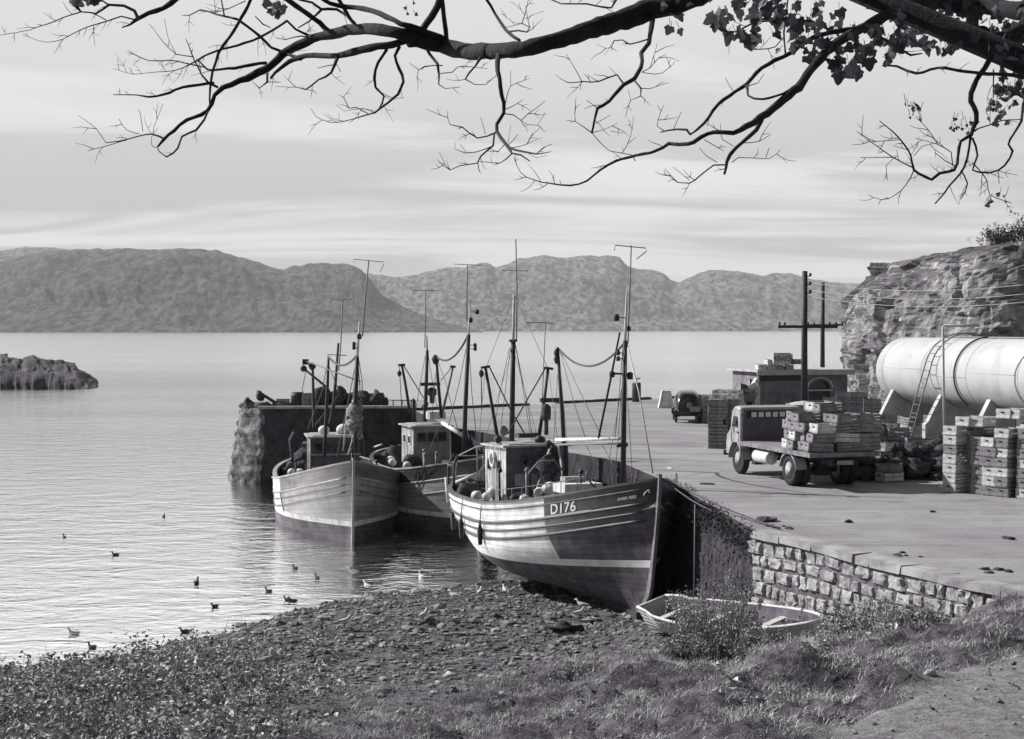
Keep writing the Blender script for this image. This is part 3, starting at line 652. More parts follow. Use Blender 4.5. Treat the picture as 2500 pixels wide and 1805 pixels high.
M_WORNWHITE = mat('worn_white_boards', .30, .58, scale=3, rough=.7, bump=.3, bscale=18, streak=((5, 5, .7), .48, .8, .10))
M_ROOF = mat('grey_roof_felt', .22, .40, scale=3, rough=.8, bump=.3)
M_GEAR = mat('rusty_gear', 0.03, 0.10, scale=4, rough=.8, bump=.5)
M_NET = mat('heaped_net', 0.02, 0.10, scale=9, rough=.95, bump=1.0, bscale=30)
M_BUOY = mat('pale_buoy', 0.45, 0.62, scale=5, rough=.6)
M_LETTER = mat('white_lettering', 0.62, 0.74, scale=12, rough=.6)

def plank_seams(m, n=21, dark=.5):
    nt = m.node_tree; lk = nt.links.new; bs = nt.nodes['Principled BSDF']; src = bs.inputs['Base Color'].links[0].from_socket
    a = nd(nt, 'ShaderNodeAttribute', attribute_name='plank'); k = nd(nt, 'ShaderNodeMath', operation='MULTIPLY', inp={1: n}); lk(a.outputs['Fac'], k.inputs[0])
    f = nd(nt, 'ShaderNodeMath', operation='FRACT'); lk(k.outputs[0], f.inputs[0]); r = nd(nt, 'ShaderNodeMapRange', inp={1: .05, 2: .16, 3: 1.0, 4: 0.0}); lk(f.outputs[0], r.inputs[0])
    fl = nd(nt, 'ShaderNodeMath', operation='FLOOR'); lk(k.outputs[0], fl.inputs[0]); tc = nd(nt, 'ShaderNodeTexCoord'); sx = nd(nt, 'ShaderNodeSeparateXYZ'); lk(tc.outputs['Object'], sx.inputs[0])
    cv = nd(nt, 'ShaderNodeCombineXYZ'); lk(sx.outputs[0], cv.inputs[0]); lk(fl.outputs[0], cv.inputs[1]); n1 = nd(nt, 'ShaderNodeTexNoise', inp={'Scale': .55, 'Detail': 3.0}); lk(cv.outputs[0], n1.inputs['Vector'])
    # each strake weathers differently, the seams open here and there
    w = nd(nt, 'ShaderNodeMapRange', inp={1: .35, 2: .65, 3: .72, 4: 1.18}); lk(n1.outputs[0], w.inputs[0])
    sv = nd(nt, 'ShaderNodeMath', operation='MULTIPLY', inp={1: dark}); lk(r.outputs[0], sv.inputs[0]); iv = nd(nt, 'ShaderNodeMath', operation='SUBTRACT', inp={0: 1.0}); lk(sv.outputs[0], iv.inputs[1])
    ml = nd(nt, 'ShaderNodeMath', operation='MULTIPLY'); lk(w.outputs[0], ml.inputs[0]); lk(iv.outputs[0], ml.inputs[1])
    cc = nd(nt, 'ShaderNodeVectorMath', operation='SCALE'); lk(src, cc.inputs[0]); lk(ml.outputs[0], cc.inputs['Scale']); lk(cc.outputs[0], bs.inputs['Base Color'])
    # scuffs and rust weeping down from the rails
    return m
for _m in (M_PALE, M_GREYHULL, M_DARKHULL, M_BOWHULL, M_MIDHULL, M_ANTIFOUL): plank_seams(_m)
class Hull:
    def __init__(s, L, B, zst, zmid, zbow, boot, xm=.42, rake=1.0, panel=.6, keel=.1):
        s.L, s.B, s.zst, s.zmid, s.zbow, s.boot, s.xm, s.rake, s.panel = L, B, zst, zmid, zbow, boot, xm * L, rake, panel
    def sheer(s, t):
        x = t * s.L
        return s.zmid + (s.zbow - s.zmid) * ((x - s.xm) / (s.L - s.xm)) ** 1.9 if x > s.xm else s.zmid + (s.zst - s.zmid) * ((s.xm - x) / s.xm) ** 2
    def bootz(s, t):                       # lower edge of the white boot line
        a, b, c = s.boot
        return (a + (b - a) * (t / .5)) if t < .5 else b + (c - b) * ((t - .5) / .5) ** 1.6
    def xs(s, z):                          # stem
        k = max(0.0, min(1.0, z / s.zbow)); q = max(0.0, (1.0 - z) / 1.0)
        return s.L - s.rake * (1 - k) ** 1.15 - .70 * q ** 2.4
    def xt(s, z):                          # cruiser stern, counter and sternpost
        zs, zc = s.zst, s.zst * .52
        if z > zc: return 1.9 * ((zs - min(z, zs)) / (zs - zc)) ** 2.0
        return 1.9 + .25 * (zc - z) / zc
    def half(s, t, z):
        zs = s.sheer(t); k = max(0.0, min(1.0, z / zs)); kk = sstep(0.05, .80, k)
        sm = .44
        if t >= sm:
            q = (t - sm) / (1 - sm); pf = 1.55 + .95 * kk; qf = 1.30 - .42 * kk
            f = max(0, 1 - q ** pf) ** qf
        else:
            q = (sm - t) / sm; pa = 1.5 + 1.3 * kk; qa = 1.45 - .92 * kk
            f = max(0, 1 - q ** pa) ** qa
        z = max(0.0, z); zr = 1.75; m = (1 - (1 - min(1, z / zr)) ** 2.5) ** .62 if z < zr else 1.0
        m = max(.035, m); fl = 1.0 + .03 * max(0, (z - zr)) * (t > .5)
        return s.B / 2 * f * m * fl + .03
    def point(s, t, z, side=-1, off=0.0):
        x = s.xt(z) + (s.xs(z) - s.xt(z)) * t
        return Vector((x, side * (s.half(t, z) + off), z))
    def zlev(s, t, a):
        zs = s.sheer(t); zb = s.bootz(t); zt = zb + .21; zw = zs - .62
        return {0: 0.0, 1: zb, 2: zt, 3: zw, 4: zs}[a]

def make_hull(h, root, mats_seg):
    """mats_seg: material index by (segment 0..3, forward panel?)"""
    n = 64; T = [.5 - .5 * math.cos(math.pi * i / n) for i in range(n + 1)]
    if all(abs(t - h.panel) > 1e-6 for t in T): T = sorted(T + [h.panel])
    segs = [(0, 1, 9), (1, 2, 2), (2, 3, 8), (3, 4, 5)]
    mb = MB(); mats = mats_seg['list']
    for side in (-1, 1):
        for a, b, k in segs:
            for half_i in (0, 1):
                TT = [t for t in T if (t <= h.panel + 1e-9 if half_i == 0 else t >= h.panel - 1e-9)]
                P = []
                for t in TT:
                    za, zb = h.zlev(t, a), h.zlev(t, b); P.append([h.point(t, za + (zb - za) * j / k, side) for j in range(k + 1)])
                mb.mi = mats_seg[(a, half_i)]; mb.grid(P, smooth=True, flip=(side > 0))
    # inner face of the bulwark
    mb.mi = mats_seg['inner']
    for side in (-1, 1):
        P = []
        for t in T:
            zs = h.sheer(t); q = h.point(t, zs, side); w = max(0.02, abs(q.y) - .09); P.append([Vector((q.x, side * w, zs)), Vector((q.x, side * max(.02, w - .04), zs - .75))])
        mb.grid(P, smooth=True, flip=(side < 0))
    hull = mb.build('hull', mats, root)
    pa = hull.data.attributes.new('plank', 'FLOAT', 'POINT')
    pa.data.foreach_set('value', [v.co.z / max(.5, h.sheer(min(1, max(0, v.co.x / h.L)))) for v in hull.data.vertices])
    d = MB(); P = []
    for t in T:
        zs = h.sheer(t); q = h.point(t, zs, 1); w = max(.02, abs(q.y) - .12); P.append([Vector((q.x, -w + 2 * w * j / 6, zs - .72 + .06 * (1 - (j / 3 - 1) ** 2))) for j in range(7)])
    d.grid(P); d.build('deck', M_DECK, root)
    r = MB()
    for side in (-1, 1):
        P = []
        for t in T:
            zs = h.sheer(t); q = h.point(t, zs, side, 0)
            o, i = abs(q.y) + .05, max(.01, abs(q.y) - .14)
            P.append([Vector((q.x, side * o, zs - .01)), Vector((q.x, side * o, zs + .06)), Vector((q.x, side * i, zs + .06)), Vector((q.x, side * i, zs - .01)), Vector((q.x, side * o, zs - .01))])
        r.grid(P, smooth=False, flip=(side < 0))
    r.build('cap_rail', mats_seg['rail'], root)
    # stem post and keel
    k = MB(); prof = [h.zbow + .16 - i * (h.zbow + .16 - .0) / 14 for i in range(15)]
    w = .06; P = []
    for z in prof:
        x = h.xs(min(z, h.zbow)) ; P.append([Vector((x - .12, -w, z)), Vector((x + .10, -w * .8, z)), Vector((x + .10, w * .8, z)), Vector((x - .12, w, z)), Vector((x - .12, -w, z))])
    k.grid(P, smooth=False); k.build('stem_post', mats_seg['stem'], root)
    k = MB(); x0, x1 = h.xt(0) - .1, h.xs(0) + .08
    k.box(((x0 + x1) / 2, 0, -.13), (x1 - x0, .20, .30)); k.build('keel', M_ANTIFOUL, root)
    k = MB(); xr = h.xt(.5)
    k.box((xr - .45, 0, .75), (.75, .07, 1.5)); k.tube([(xr - .1, 0, -.1), (xr - .15, 0, h.zst * .6)], .06, 8); k.build('rudder', M_ANTIFOUL, root)
    return hull
def strake(h, root, f, r, m, t0=.02, t1=.985, name='rubbing_strake', sides=(-1, 1)):
    mb = MB()
    for side in sides:
        mb.tube([h.point(t0 + (t1 - t0) * i / 50, f(t0 + (t1 - t0) * i / 50), side, .012) for i in range(51)], r, 6)
    return mb.build(name, m, root)
def lettering(h, root, txt, t0, size, zc, name='lettering', m=None, side=-1, stretch=1.0, slope=True):
    cu = bpy.data.curves.new('lettering', 'FONT'); cu.body = txt; cu.size = size; cu.resolution_u = 3; cu.offset = size * .012
    tmp = bpy.data.objects.new('lettering_source', cu); COL.objects.link(tmp)
    dg = bpy.context.evaluated_depsgraph_get(); me = bpy.data.meshes.new_from_object(tmp.evaluated_get(dg))
    bpy.data.objects.remove(tmp)
    for v in me.vertices:
        t = t0 + v.co.x * stretch / (h.L * .93); z = h.sheer(t) - zc + v.co.y
        v.co = h.point(t, z, side, .018)
    me.materials.append(m or M_LETTER); o = bpy.data.objects.new(name, me); COL.objects.link(o); o.parent = root; return o

class Rig:
    """turns photo pixels into points on a cross-plane of one boat (x along the keel from the stern)"""
    def __init__(s, root):
        bpy.context.view_layer.update(); s.root = root; s.W = root.matrix_world.copy(); s.I = s.W.inverted()
    def p(s, px, py, xl):
        o = s.I @ Vector((0, 0, CZ)); d = s.I.to_3x3() @ ray(px, py); return o + d * ((xl - o.x) / d.x)
    def spar(s, name, pts, r, m, n=8, parent=None):
        mb = MB(); mb.tube([s.p(*q) for q in pts], r, n); return mb.build(name, m, parent or s.root)
    def wire(s, pts, r=.012, m=None, name='stay', sag=0.0, n=5, parent=None):
        q = [s.p(*a) for a in pts]
        if sag:
            a, b = q[0], q[-1]; q = [a.lerp(b, i / 12) - Vector((0, 0, sag * (1 - (2 * i / 12 - 1) ** 2))) for i in range(13)]
        mb = MB(); mb.tube(q, r, n); return mb.build(name, m or M_WIRE, parent or s.root)
    def blob(s, name, px, py, xl, r, m, squash=(1, 1, 1), seed=0, rough=.1, parent=None):
        mb = MB(); mb.blob(s.p(px, py, xl), r, seed, 10, 7, rough, squash); return mb.build(name, m, parent or s.root)
    def boxat(s, name, px, py, xl, size, m, parent=None):
        mb = MB(); mb.box(s.p(px, py, xl), size); return mb.build(name, m, parent or s.root)
    def aerial(s, pts, bar, r=.022, m=None):
        a = s.spar('aerial_pole', pts, r, m or M_BRIGHTSPAR, 6)
        s.wire(bar, .016, m or M_BRIGHTSPAR, 'crossbar', parent=a); return a
    def lamp(s, px, py, xl, mast_px, r=.085, parent=None):
        mb = MB(); c = s.p(px, py, xl); b = s.p(mast_px, py, xl)
        mb.lathe([(r * .6, -r * 1.2), (r, -r), (r, r * .8), (r * .55, r * 1.25)], c, 10); mb.tube([c, b], .016, 5)
        return mb.build('mast_lamp', M_SPAR, parent or s.root)

def wheelhouse(root, x0, x1, w, zb, zt, front_m, side_m, roof_m, lean=.08, eave=.14, rails=True):
    mb = MB(); hw = w / 2; P = [(x0, -hw), (x1, -hw), (x1, hw), (x0, hw)]
    b = [(x, y, zb) for x, y in P]; t = [(x0, -hw, zt), (x1 + lean, -hw, zt), (x1 + lean, hw, zt), (x0, hw, zt)]
    vs = b + t
    mb.mi = 1; mb.add(vs, [(0, 1, 5, 4), (2, 3, 7, 6), (3, 0, 4, 7)]); mb.mi = 0; mb.add(vs, [(1, 2, 6, 5)]); mb.mi = 1; mb.add(vs, [(4, 5, 6, 7)])
    for k in range(1, 9):                                     # upright planking joints on the side walls
        x = x0 + (x1 - x0) * k / 9
        for sgn in (-1, 1): mb.box((x, sgn * (hw + .006), (zb + zt) / 2), (.018, .012, zt - zb - .1))
    wh = mb.build('wheelhouse', [front_m, side_m], root)
    r = MB(); r.box(((x0 + x1 + lean) / 2, 0, zt + .035), (x1 - x0 + lean + 2 * eave, w + 2 * eave, .07)); r.box(((x0 + x1 + lean) / 2, 0, zt + .09), (x1 - x0 + lean - .3, w - .3, .04))
    r.build('roof', roof_m, wh); return wh

def clutter(root, h, spans, seed, n=26):
    """working gear lying about the deck: barrels, trays, coils, posts, floats"""
    rnd = random.Random(seed)
    for i in range(n):
        x = rnd.uniform(*spans[i % len(spans)]); t = x / h.L; z = h.sheer(t) - .66; w = max(.2, h.half(t, h.sheer(t)) - .45); y = rnd.uniform(-w, w) if i % 2 else -w * rnd.uniform(.7, 1); mb = MB(); k = i % 6; a = rnd.uniform(0, 3)
        if k == 0: mb.lathe([(.22, 0), (.25, .2), (.25, .45), (.22, .66)], (x, y, z), 12); mb.build('barrel', rnd.choice((M_GEAR, M_BRIGHTSPAR)), root)
        elif k == 1:
            mb.box((x, y, z + .16), (.72, .4, .28), Matrix.Rotation(a, 3, 'Z')); mb.box((x + .04, y, z + .46), (.7, .4, .28), Matrix.Rotation(a + .2, 3, 'Z')); mb.build('fish_tray', rnd.choice((M_PALE, M_BRIGHTSPAR, M_MIDHULL)), root)
        elif k == 2:
            for q in range(5): mb.tube([(x + (.26 - .02 * q) * math.cos(b), y + (.26 - .02 * q) * math.sin(b), z + .05 + .06 * q) for b in np.linspace(0, 6.28, 13)], .035, 5)
            mb.build('rope_coil', rnd.choice((M_ROPE, M_PALEROPE)), root)
        elif k == 3: hh = rnd.uniform(.8, 1.7); mb.tube([(x, y, z), (x + rnd.uniform(-.15, .15), y, z + hh)], .045, 7); mb.blob((x, y, z + hh), .09, i, 8, 6, .2); mb.build('deck_post', rnd.choice((M_SPAR, M_BRIGHTSPAR)), root)
        elif k == 4: mb.blob((x, y, z + .35), rnd.uniform(.3, .5), i + seed, 12, 8, .6, (1.2, 1, .9)); mb.build('net_heap', M_NET, root)
        else: mb.blob((x, y, z + .66), .2, i, 10, 7, .05); mb.build('buoy', rnd.choice((M_BUOY, M_BUOY, M_GEAR)), root)
def place_boat(name, label, stern, bow, pitch, z0):
    d = Vector((bow[0] - stern[0], bow[1] - stern[1], 0)); yaw = math.atan2(d.y, d.x)
    root = thing(name, label, 'fishing boat', (stern[0], stern[1], z0), (0, -pitch, yaw), 'wooden fishing boats moored along the quay')
    return root, d.length

# ---- the big boat aground at the near end of the quay
def boat_d176():
    root, L = place_boat('fishing_boat', 'largest wooden fishing boat, D176 on its dark bow, dried out beside the quay wall', (-0.88, 55.0), (4.14, 38.75), R(2.4), -0.02)
    h = Hull(L, 5.5, 2.95, 2.72, 3.92, (1.02, 1.02, 1.42), rake=.95, panel=.785)
    sg = {'list': [M_PALE, M_DARKHULL, M_BOOT, M_ANTIFOUL, M_HOUSE, M_MIDHULL, M_BOWHULL], 'inner': 0, 'rail': M_MIDHULL, 'stem': M_BRIGHTSPAR,
          (0, 0): 3, (0, 1): 3, (1, 0): 2, (1, 1): 2, (2, 0): 0, (2, 1): 6, (3, 0): 0, (3, 1): 1}  # forward topsides and bulwark darkened to stand for the shadow there
    make_hull(h, root, sg)
    dk = M_DARKHULL
    for f, r in ((.62, .05), (.86, .035), (1.10, .05)):
        strake(h, root, lambda t, f=f: h.sheer(t) - f * (1.0), r, M_MIDHULL)
    strake(h, root, lambda t: h.sheer(t) - .20, .022, M_MIDHULL)
    mb = MB()                                                  # pale highlight line painted under the number
    mb.tube([h.point(t, h.sheer(t) - .57, -1, .02) for t in np.linspace(.79, .90, 20)], .018, 5); mb.build('painted_line', M_PALE, root)
    lettering(h, root, 'D176', .803, .44, .52, 'registration_number', stretch=1.0)
    lettering(h, root, 'DARR RIES', .944, .115, .42, 'name_lettering', stretch=.86)
    rg = Rig(root)
    # scroll at the end of the name
    mb = MB(); mb.tube([h.point(.984 + .008 * i / 10, h.sheer(.97) - .34 + .20 * (i / 10) ** .6 - (.10 if i > 8 else 0), -1, .02) for i in range(11)], .016, 5); mb.build('painted_scroll', M_LETTER, root)
    zd = 2.05
    wh = wheelhouse(root, 3.55, 6.1, 2.3, zd, 4.42, M_HOUSE, M_WORNWHITE, M_ROOF)
    xf = 6.1
    def front(y, z): return Vector((xf + .08 * (z - zd) / 2.4 + .012, y, z))
    for y in (-.52, .12, .76):
        mb = MB(); c = front(y, 3.98); Mx = Matrix.Rotation(R(90), 3, 'Y')
        mb.lathe([(.20, 0), (.20, .03), (.165, .035)], c, 20, Mx); w = mb.build('window', M_HOUSE, wh)
        g = MB(); g.lathe([(.165, 0), (.163, .02)], c + Vector((.022, 0, 0)), 20, Mx); g.build('pane', M_GLASS, w)
    for z, sz in ((3.28, .42), (2.62, .46)):
        for y in (-.62, -.02, .62):
            mb = MB(); mb.box(front(y, z), (.03, .40, sz)); mb.build('panel', M_HOUSEPANEL, wh)
    mb = MB(); mb.box(front(0, 2.97), (.05, 2.1, .07)); mb.box(front(0, 3.56), (.07, 2.3, .08)); mb.build('moulding', M_HOUSE, wh)
    for x, z in ((4.1, 3.75), (5.35, 3.75)):
        mb = MB(); mb.box((x, -1.155, z), (.5, .03, .42)); w = mb.build('window', M_HOUSE, wh); g = MB(); g.box((x, -1.17, z), (.4, .02, .32)); g.build('pane', M_GLASS, w)
    mb = MB(); mb.box((4.75, -1.16, 2.9), (.62, .04, 1.6)); mb.build('door', M_PALE, wh)
    mb = MB(); mb.tube([(3.0, -1.3, 2.1), (3.0, -1.3, 4.35), (3.0, 1.3, 4.35), (3.0, 1.3, 2.1)], .03, 6); mb.tube([(.9, -1.5, 3.9), (3.0, -1.3, 4.35), (3.6, -1.2, 4.36)], .026, 6); mb.tube([(.9, -1.5, 3.9), (.7, -1.55, 2.7)], .03, 6); mb.tube([(.9, -1.5, 3.9), (.9, 1.5, 3.9), (.7, 1.55, 2.7)], .026, 6); mb.build('rail', M_BRIGHTSPAR, root)
    # masts
    fm = rg.spar('foremast', [(1521, 1186, 14.2), (1523, 1000, 14.2), (1526, 832, 14.2)], [.085, .08, .066], M_SPAR, 12)
    tp = rg.spar('topmast', [(1526, 836, 14.2), (1528, 780, 14.2), (1530, 705, 14.2)], [.05, .045, .012], M_WHITE, 8, fm)
    rg.lamp(1505, 776, 14.2, 1527, parent=fm); rg.lamp(1535, 803, 14.2, 1527, .06, fm); rg.lamp(1509, 862, 14.2, 1524, .06, fm); rg.lamp(1509, 876, 14.2, 1524, .06, fm); rg.lamp(1494, 914, 14.2, 1524, .08, fm); rg.lamp(1538, 918, 14.2, 1524, .09, fm)
    rg.wire([(1490, 911, 14.2), (1546, 914, 14.2)], .022, M_SPAR, 'crosstree', parent=fm)
    rg.aerial([(1533, 840, 14.1), (1538, 700, 14.1), (1541, 600, 14.1)], [(1500, 612, 14.1), (1502, 599, 14.1), (1577, 606, 14.1), (1578, 614, 14.1), (1554, 633, 14.1)])
    mz = rg.spar('mizzen_mast', [(1249, 1092, 3.0), (1251, 960, 3.0), (1253, 832, 3.0)], [.105, .10, .09], M_SPAR, 12)
    rg.spar('topmast', [(1253, 834, 3.0), (1255, 720, 3.0)], [.06, .045], M_WHITE, 8, mz)
    rg.wire([(1261, 830, 2.9), (1262, 700, 2.9), (1259, 584, 2.9)], .026, M_BRIGHTSPAR, 'aerial_pole', parent=mz)
    rg.wire([(1224, 660, 2.9), (1290, 662, 2.9)], .012, M_WIRE, 'crossbar', parent=mz)
    rg.wire([(1243, 832, 3.0), (1262, 832, 3.0)], .05, M_SPAR, 'mast_cap', parent=mz)
    # landing derricks
    for pts in ([(1185, 897, 4.6), (1200, 985, 4.7), (1217, 1082, 4.8)], [(1338, 899, 4.6), (1328, 985, 4.7), (1314, 1078, 4.8)]):
        rg.spar('derrick', pts, [.055, .06, .075], M_SPAR, 8)
    rg.wire([(1174, 898, 4.6), (1196, 895, 4.6)], .05, M_SPAR, 'derrick_head'); rg.wire([(1328, 898, 4.6), (1350, 901, 4.6)], .05, M_SPAR, 'derrick_head')
    rg.wire([(1196, 898, 4.6), (1245, 998, 3.4), (1286, 1068, 3.4)], .028, M_SPAR); rg.wire([(1330, 902, 4.6), (1282, 985, 3.4), (1240, 1060, 3.4)], .028, M_SPAR)
    rg.wire([(1175, 902, 4.6), (1176, 1000, 4.6)], .02, M_ROPE, 'fall'); rg.blob('block', 1175, 912, 4.6, .09, M_SPAR, (1, 1, 1.6))
    rg.spar('fore_post', [(1361, 848, 7.8), (1372, 1000, 7.8), (1382, 1188, 7.8)], [.055, .075, .085], M_SPAR, 10)
    rg.blob('block', 1359, 862, 7.8, .10, M_SPAR, (1, 1, 1.5)); rg.blob('block', 1359, 878, 7.8, .10, M_SPAR, (1, 1, 1.5))
    a, b = rg.p(1366, 854, 7.8), rg.p(1524, 838, 14.2)
    mb = MB(); mb.tube([a.lerp(b, i / 20) - Vector((0, 0, .62 * (1 - (2 * i / 20 - 1) ** 2))) for i in range(21)], .035, 7); mb.build('triatic_rope', M_ROPE, root)
    bm = rg.spar('boom', [(1358, 1074, 7.9), (1512, 1071, 14.0)], [.06, .05], M_WHITE, 10); rg.spar('boom', [(1358, 1086, 7.9), (1512, 1083, 14.0)], [.035, .035], M_BRIGHTSPAR, 8)
    rg.spar('gooseneck', [(1506, 1087, 14.15), (1531, 1086, 14.15)], [.07, .07], M_SPAR, 8, fm)
    rg.spar('boom', [(1513, 812, 14.1), (1490, 930, 13.6), (1461, 1070, 13.0)], [.03, .035, .035], M_SPAR, 8)
    for q in ([(1368, 860, 7.8), (1400, 980, 9.5), (1430, 1072, 10.6)], [(1372, 865, 7.8), (1420, 965, 9.9), (1470, 1070, 11.6)], [(1470, 1085, 11.8), (1512, 1165, 13.4)],
              [(1521, 840, 14.2), (1512, 960, 14.0), (1502, 1068, 13.9)], [(1430, 1085, 10.6), (1470, 1165, 11.6)], [(1258, 840, 3.0), (1275, 940, 2.4), (1298, 1080, 1.9)], [(1258, 840, 3.0), (1290, 1000, 3.4), (1302, 1080, 3.5)],
              [(1244, 850, 3.0), (1220, 960, 2.4), (1205, 1060, 2.2)], [(1246, 850, 3.0), (1228, 1000, 3.4), (1218, 1080, 3.6)]):
        rg.wire(q)
    for q in ([(1530, 836, 14.2), (1560, 960, 15.2), (1594, 1156, 16.6)],): rg.wire(q, .022, M_PALEROPE, 'forestay')
    rg.aerial([(1322, 1040, 4.4), (1327, 900, 4.4), (1332, 790, 4.4)], [(1284, 788, 4.4), (1332, 788, 4.4), (1351, 791, 4.4)], .016, M_WIRE)
    # roof gear
    mb = MB(); c = rg.p(1334, 1062, 5.0); mb.tube([c, c + Vector((0, 0, .55))], .08, 10); mb.lathe([(.05, .5), (.16, .55), (.18, .75), (.18, 1.0), (.06, 1.12)], c, 12); mb.box(c + Vector((.1, .1, 1.25)), (.16, .7, .16)); mb.build('radar_scanner', M_GEAR, root)
    rg.blob('horn', 1216, 1073, 5.0, .14, M_SPAR); rg.blob('searchlight', 1230, 1052, 5.2, .16, M_BRIGHTSPAR, (.4, 1, 1.2))
    rg.boxat('roof_raft', 1287, 1063, 4.6, (.6, .8, .16), M_GEAR); rg.blob('cowl_vent', 1318, 1074, 5.3, .2, M_SPAR, (1, 1, .8))
    # deck gear forward of the wheelhouse
    mb = MB(); c = rg.p(1338, 1180, 7.6)
    pts = [c + Vector((0, -.75, -.35)), c + Vector((.0, -.7, .35)), c + Vector((.1, -.35, .75)), c + Vector((.1, .2, .78)), c + Vector((0, .55, .40)), c + Vector((-.1, .62, -.1)), c + Vector((0, .35, -.5))]
    mb.tube(pts, .035, 7); mb.build('gallows', M_BRIGHTSPAR, root)
    rg.blob('net_heap', 1338, 1150, 7.2, .42, M_NET, (.7, .8, 1.25), 5, .5); rg.blob('buoy', 1345, 1195, 7.9, .30, M_BUOY, (1, 1.2, .8), 2); rg.blob('buoy', 1318, 1205, 7.7, .22, M_BUOY)
    mb = MB()
    for k in range(5): mb.blob(rg.p(1340 + 6 * k, 1085 + 9 * k, 6.5), .14, k, 8, 6, .4)
    mb.build('hanging_net', M_NET, root)
    for q in ([(1362, 1088, 6.6), (1372, 1140, 7), (1376, 1190, 7.4)], [(1346, 1088, 6.6), (1334, 1120, 6.6), (1328, 1150, 6.8), (1312, 1190, 7)]): rg.wire(q, .045, M_PALEROPE, 'hose')
    wn = MB(); c = Vector((11.6, .0, 2.75)); Mx = Matrix.Rotation(R(90), 3, 'X'); wn.lathe([(.42, -.8), (.42, -.75), (.2, -.74), (.2, -.1), (.42, -.08), (.42, .08), (.2, .1), (.2, .74), (.42, .75), (.42, .8)], c, 16, Mx); wn.box(c + Vector((0, 0, -.35)), (.9, 1.7, .35)); wn.build('winch', M_GEAR, root)
    cv = MB(); cv.blob((12.6, -.1, 2.95), .6, 3, 14, 9, .25, (1.1, 1.3, .62)); cv.build('tarpaulin', M_NET, root)
    rg.spar('davit', [(1433, 1150, 10.5), (1431, 1165, 10.5), (1452, 1190, 10.6)], [.03, .035, .03], M_BRIGHTSPAR)
    rg.boxat('fish_tray', 1398, 1172, 9.2, (.5, .7, .22), M_PALE); rg.boxat('hatch', 1410, 1190, 9.6, (1.2, 1.3, .3), M_WHITE)
    # starboard gallows and gear aft
    g = MB()
    for dx in (0, .8): g.tube([Vector((1.2 + dx, -1.95, 2.2)), Vector((1.25 + dx, -1.95, 3.6)), Vector((1.5 + dx * .7, -1.8, 4.0))], .05, 7)
    g.tube([(1.25, -1.95, 3.6), (2.05, -1.95, 3.6)], .05, 7); g.build('gallows', M_GEAR, root)
    mb = MB(); [(mb.blob(p, r_, i_, 12, 8, .5, q_), mb.build('net_heap', M_NET, root), mb.__init__()) for i_, (p, r_, q_) in enumerate((((1.5, -1.6, 2.7), .5, (1.1, .6, .8)), ((2.6, -1.5, 2.55), .42, (1, 1, 1)), ((1.1, -.3, 2.7), .6, (1, 1, 1))))]
    mb = MB(); mb.tube([(2.2, -1.9, 3.0), (3.2, -1.4, 3.35)], .06, 7); mb.tube([(1.0, -2.0, 3.1), (1.5, -2.05, 2.2)], .05, 6); mb.build('spar', M_PALEROPE, root)
    mb = MB(); mb.box((3.0, -1.9, 2.55), (.35, .25, .4)); mb.build('fish_tray', M_WHITE, root)
    fd = MB(); q = h.point(.06, 1.75, -1, .06); fd.tube([q + Vector((0, 0, .4)), q, q + Vector((0, 0, -.2))], [.03, .09, .05], 8); fd.build('fender', M_SPAR, root)
    for a, b in (((1524, 840, 14.2), (1545, 1178, 15.4)), ((1526, 845, 14.2), (1500, 1186, 13.0)), ((1526, 900, 14.2), (1478, 1176, 12.2)), ((1252, 850, 3.0), (1180, 1086, 1.2)), ((1255, 860, 3.0), (1316, 1082, 4.4)), ((1364, 870, 7.8), (1352, 1080, 6.2)), ((1366, 880, 7.8), (1396, 1200, 9.2)), ((1340, 905, 4.6), (1362, 1080, 6.6)), ((1184, 905, 4.6), (1168, 1090, 3.4)), ((1256, 720, 3.0), (1340, 905, 4.6)), ((1256, 720, 3.0), (1186, 900, 4.6))): rg.wire([a, b], .009)
    rnd = random.Random(5)
    for i, (x, y, z, r_) in enumerate(((9.4, -1.2, 2.5, .38), (10.2, .5, 2.6, .5), (8.6, .9, 2.5, .45), (13.4, -.5, 3.0, .35), (3.0, -1.75, 2.5, .35), (6.8, 1.3, 2.5, .45), (11.0, -1.35, 2.8, .34))): mb = MB(); mb.blob((x, y, z), r_, i + 12, 12, 8, .6, (1.2, 1, .8)); mb.build('net_heap', M_NET, root)
    for x, y, a in ((8.2, -.9, .2), (8.2, -.4, .5), (9.0, .3, 1.2), (3.0, .2, .3), (2.4, -.7, .9), (12.6, .9, .4)): bx = MB(); bx.box((x, y, 2.35 + (.25 if x > 12 else 0)), (.7, .42, .3), Matrix.Rotation(a, 3, 'Z')); bx.box((x, y, 2.52 + (.25 if x > 12 else 0)), (.62, .34, .03), Matrix.Rotation(a, 3, 'Z')); bx.build('fish_tray', M_BRIGHTSPAR, root)
    rl = MB()
    for sgn in (-1, 1):
        pts_ = [h.point(t, h.sheer(t) + .42, sgn, -.06) for t in np.linspace(.60, .90, 9)]; rl.tube(pts_, .014, 5)
        for q_ in pts_: rl.tube([q_, q_ - Vector((0, 0, .42))], .014, 5)
    rl.build('guard_rail', M_WIRE, root)
    for i, (x, y, z) in enumerate(((8.9, -1.7, 2.85), (9.8, -1.65, 2.9), (12.0, -1.35, 3.1), (7.2, -1.6, 2.75), (4.2, -1.55, 2.65), (5.2, -1.6, 2.65))): mb = MB(); mb.blob((x, y, z), .17, i, 10, 7, .08); mb.build('buoy', M_BUOY if i % 2 else M_SPAR, root)
    cr = MB(); c = rg.p(1332, 1110, 6.35)
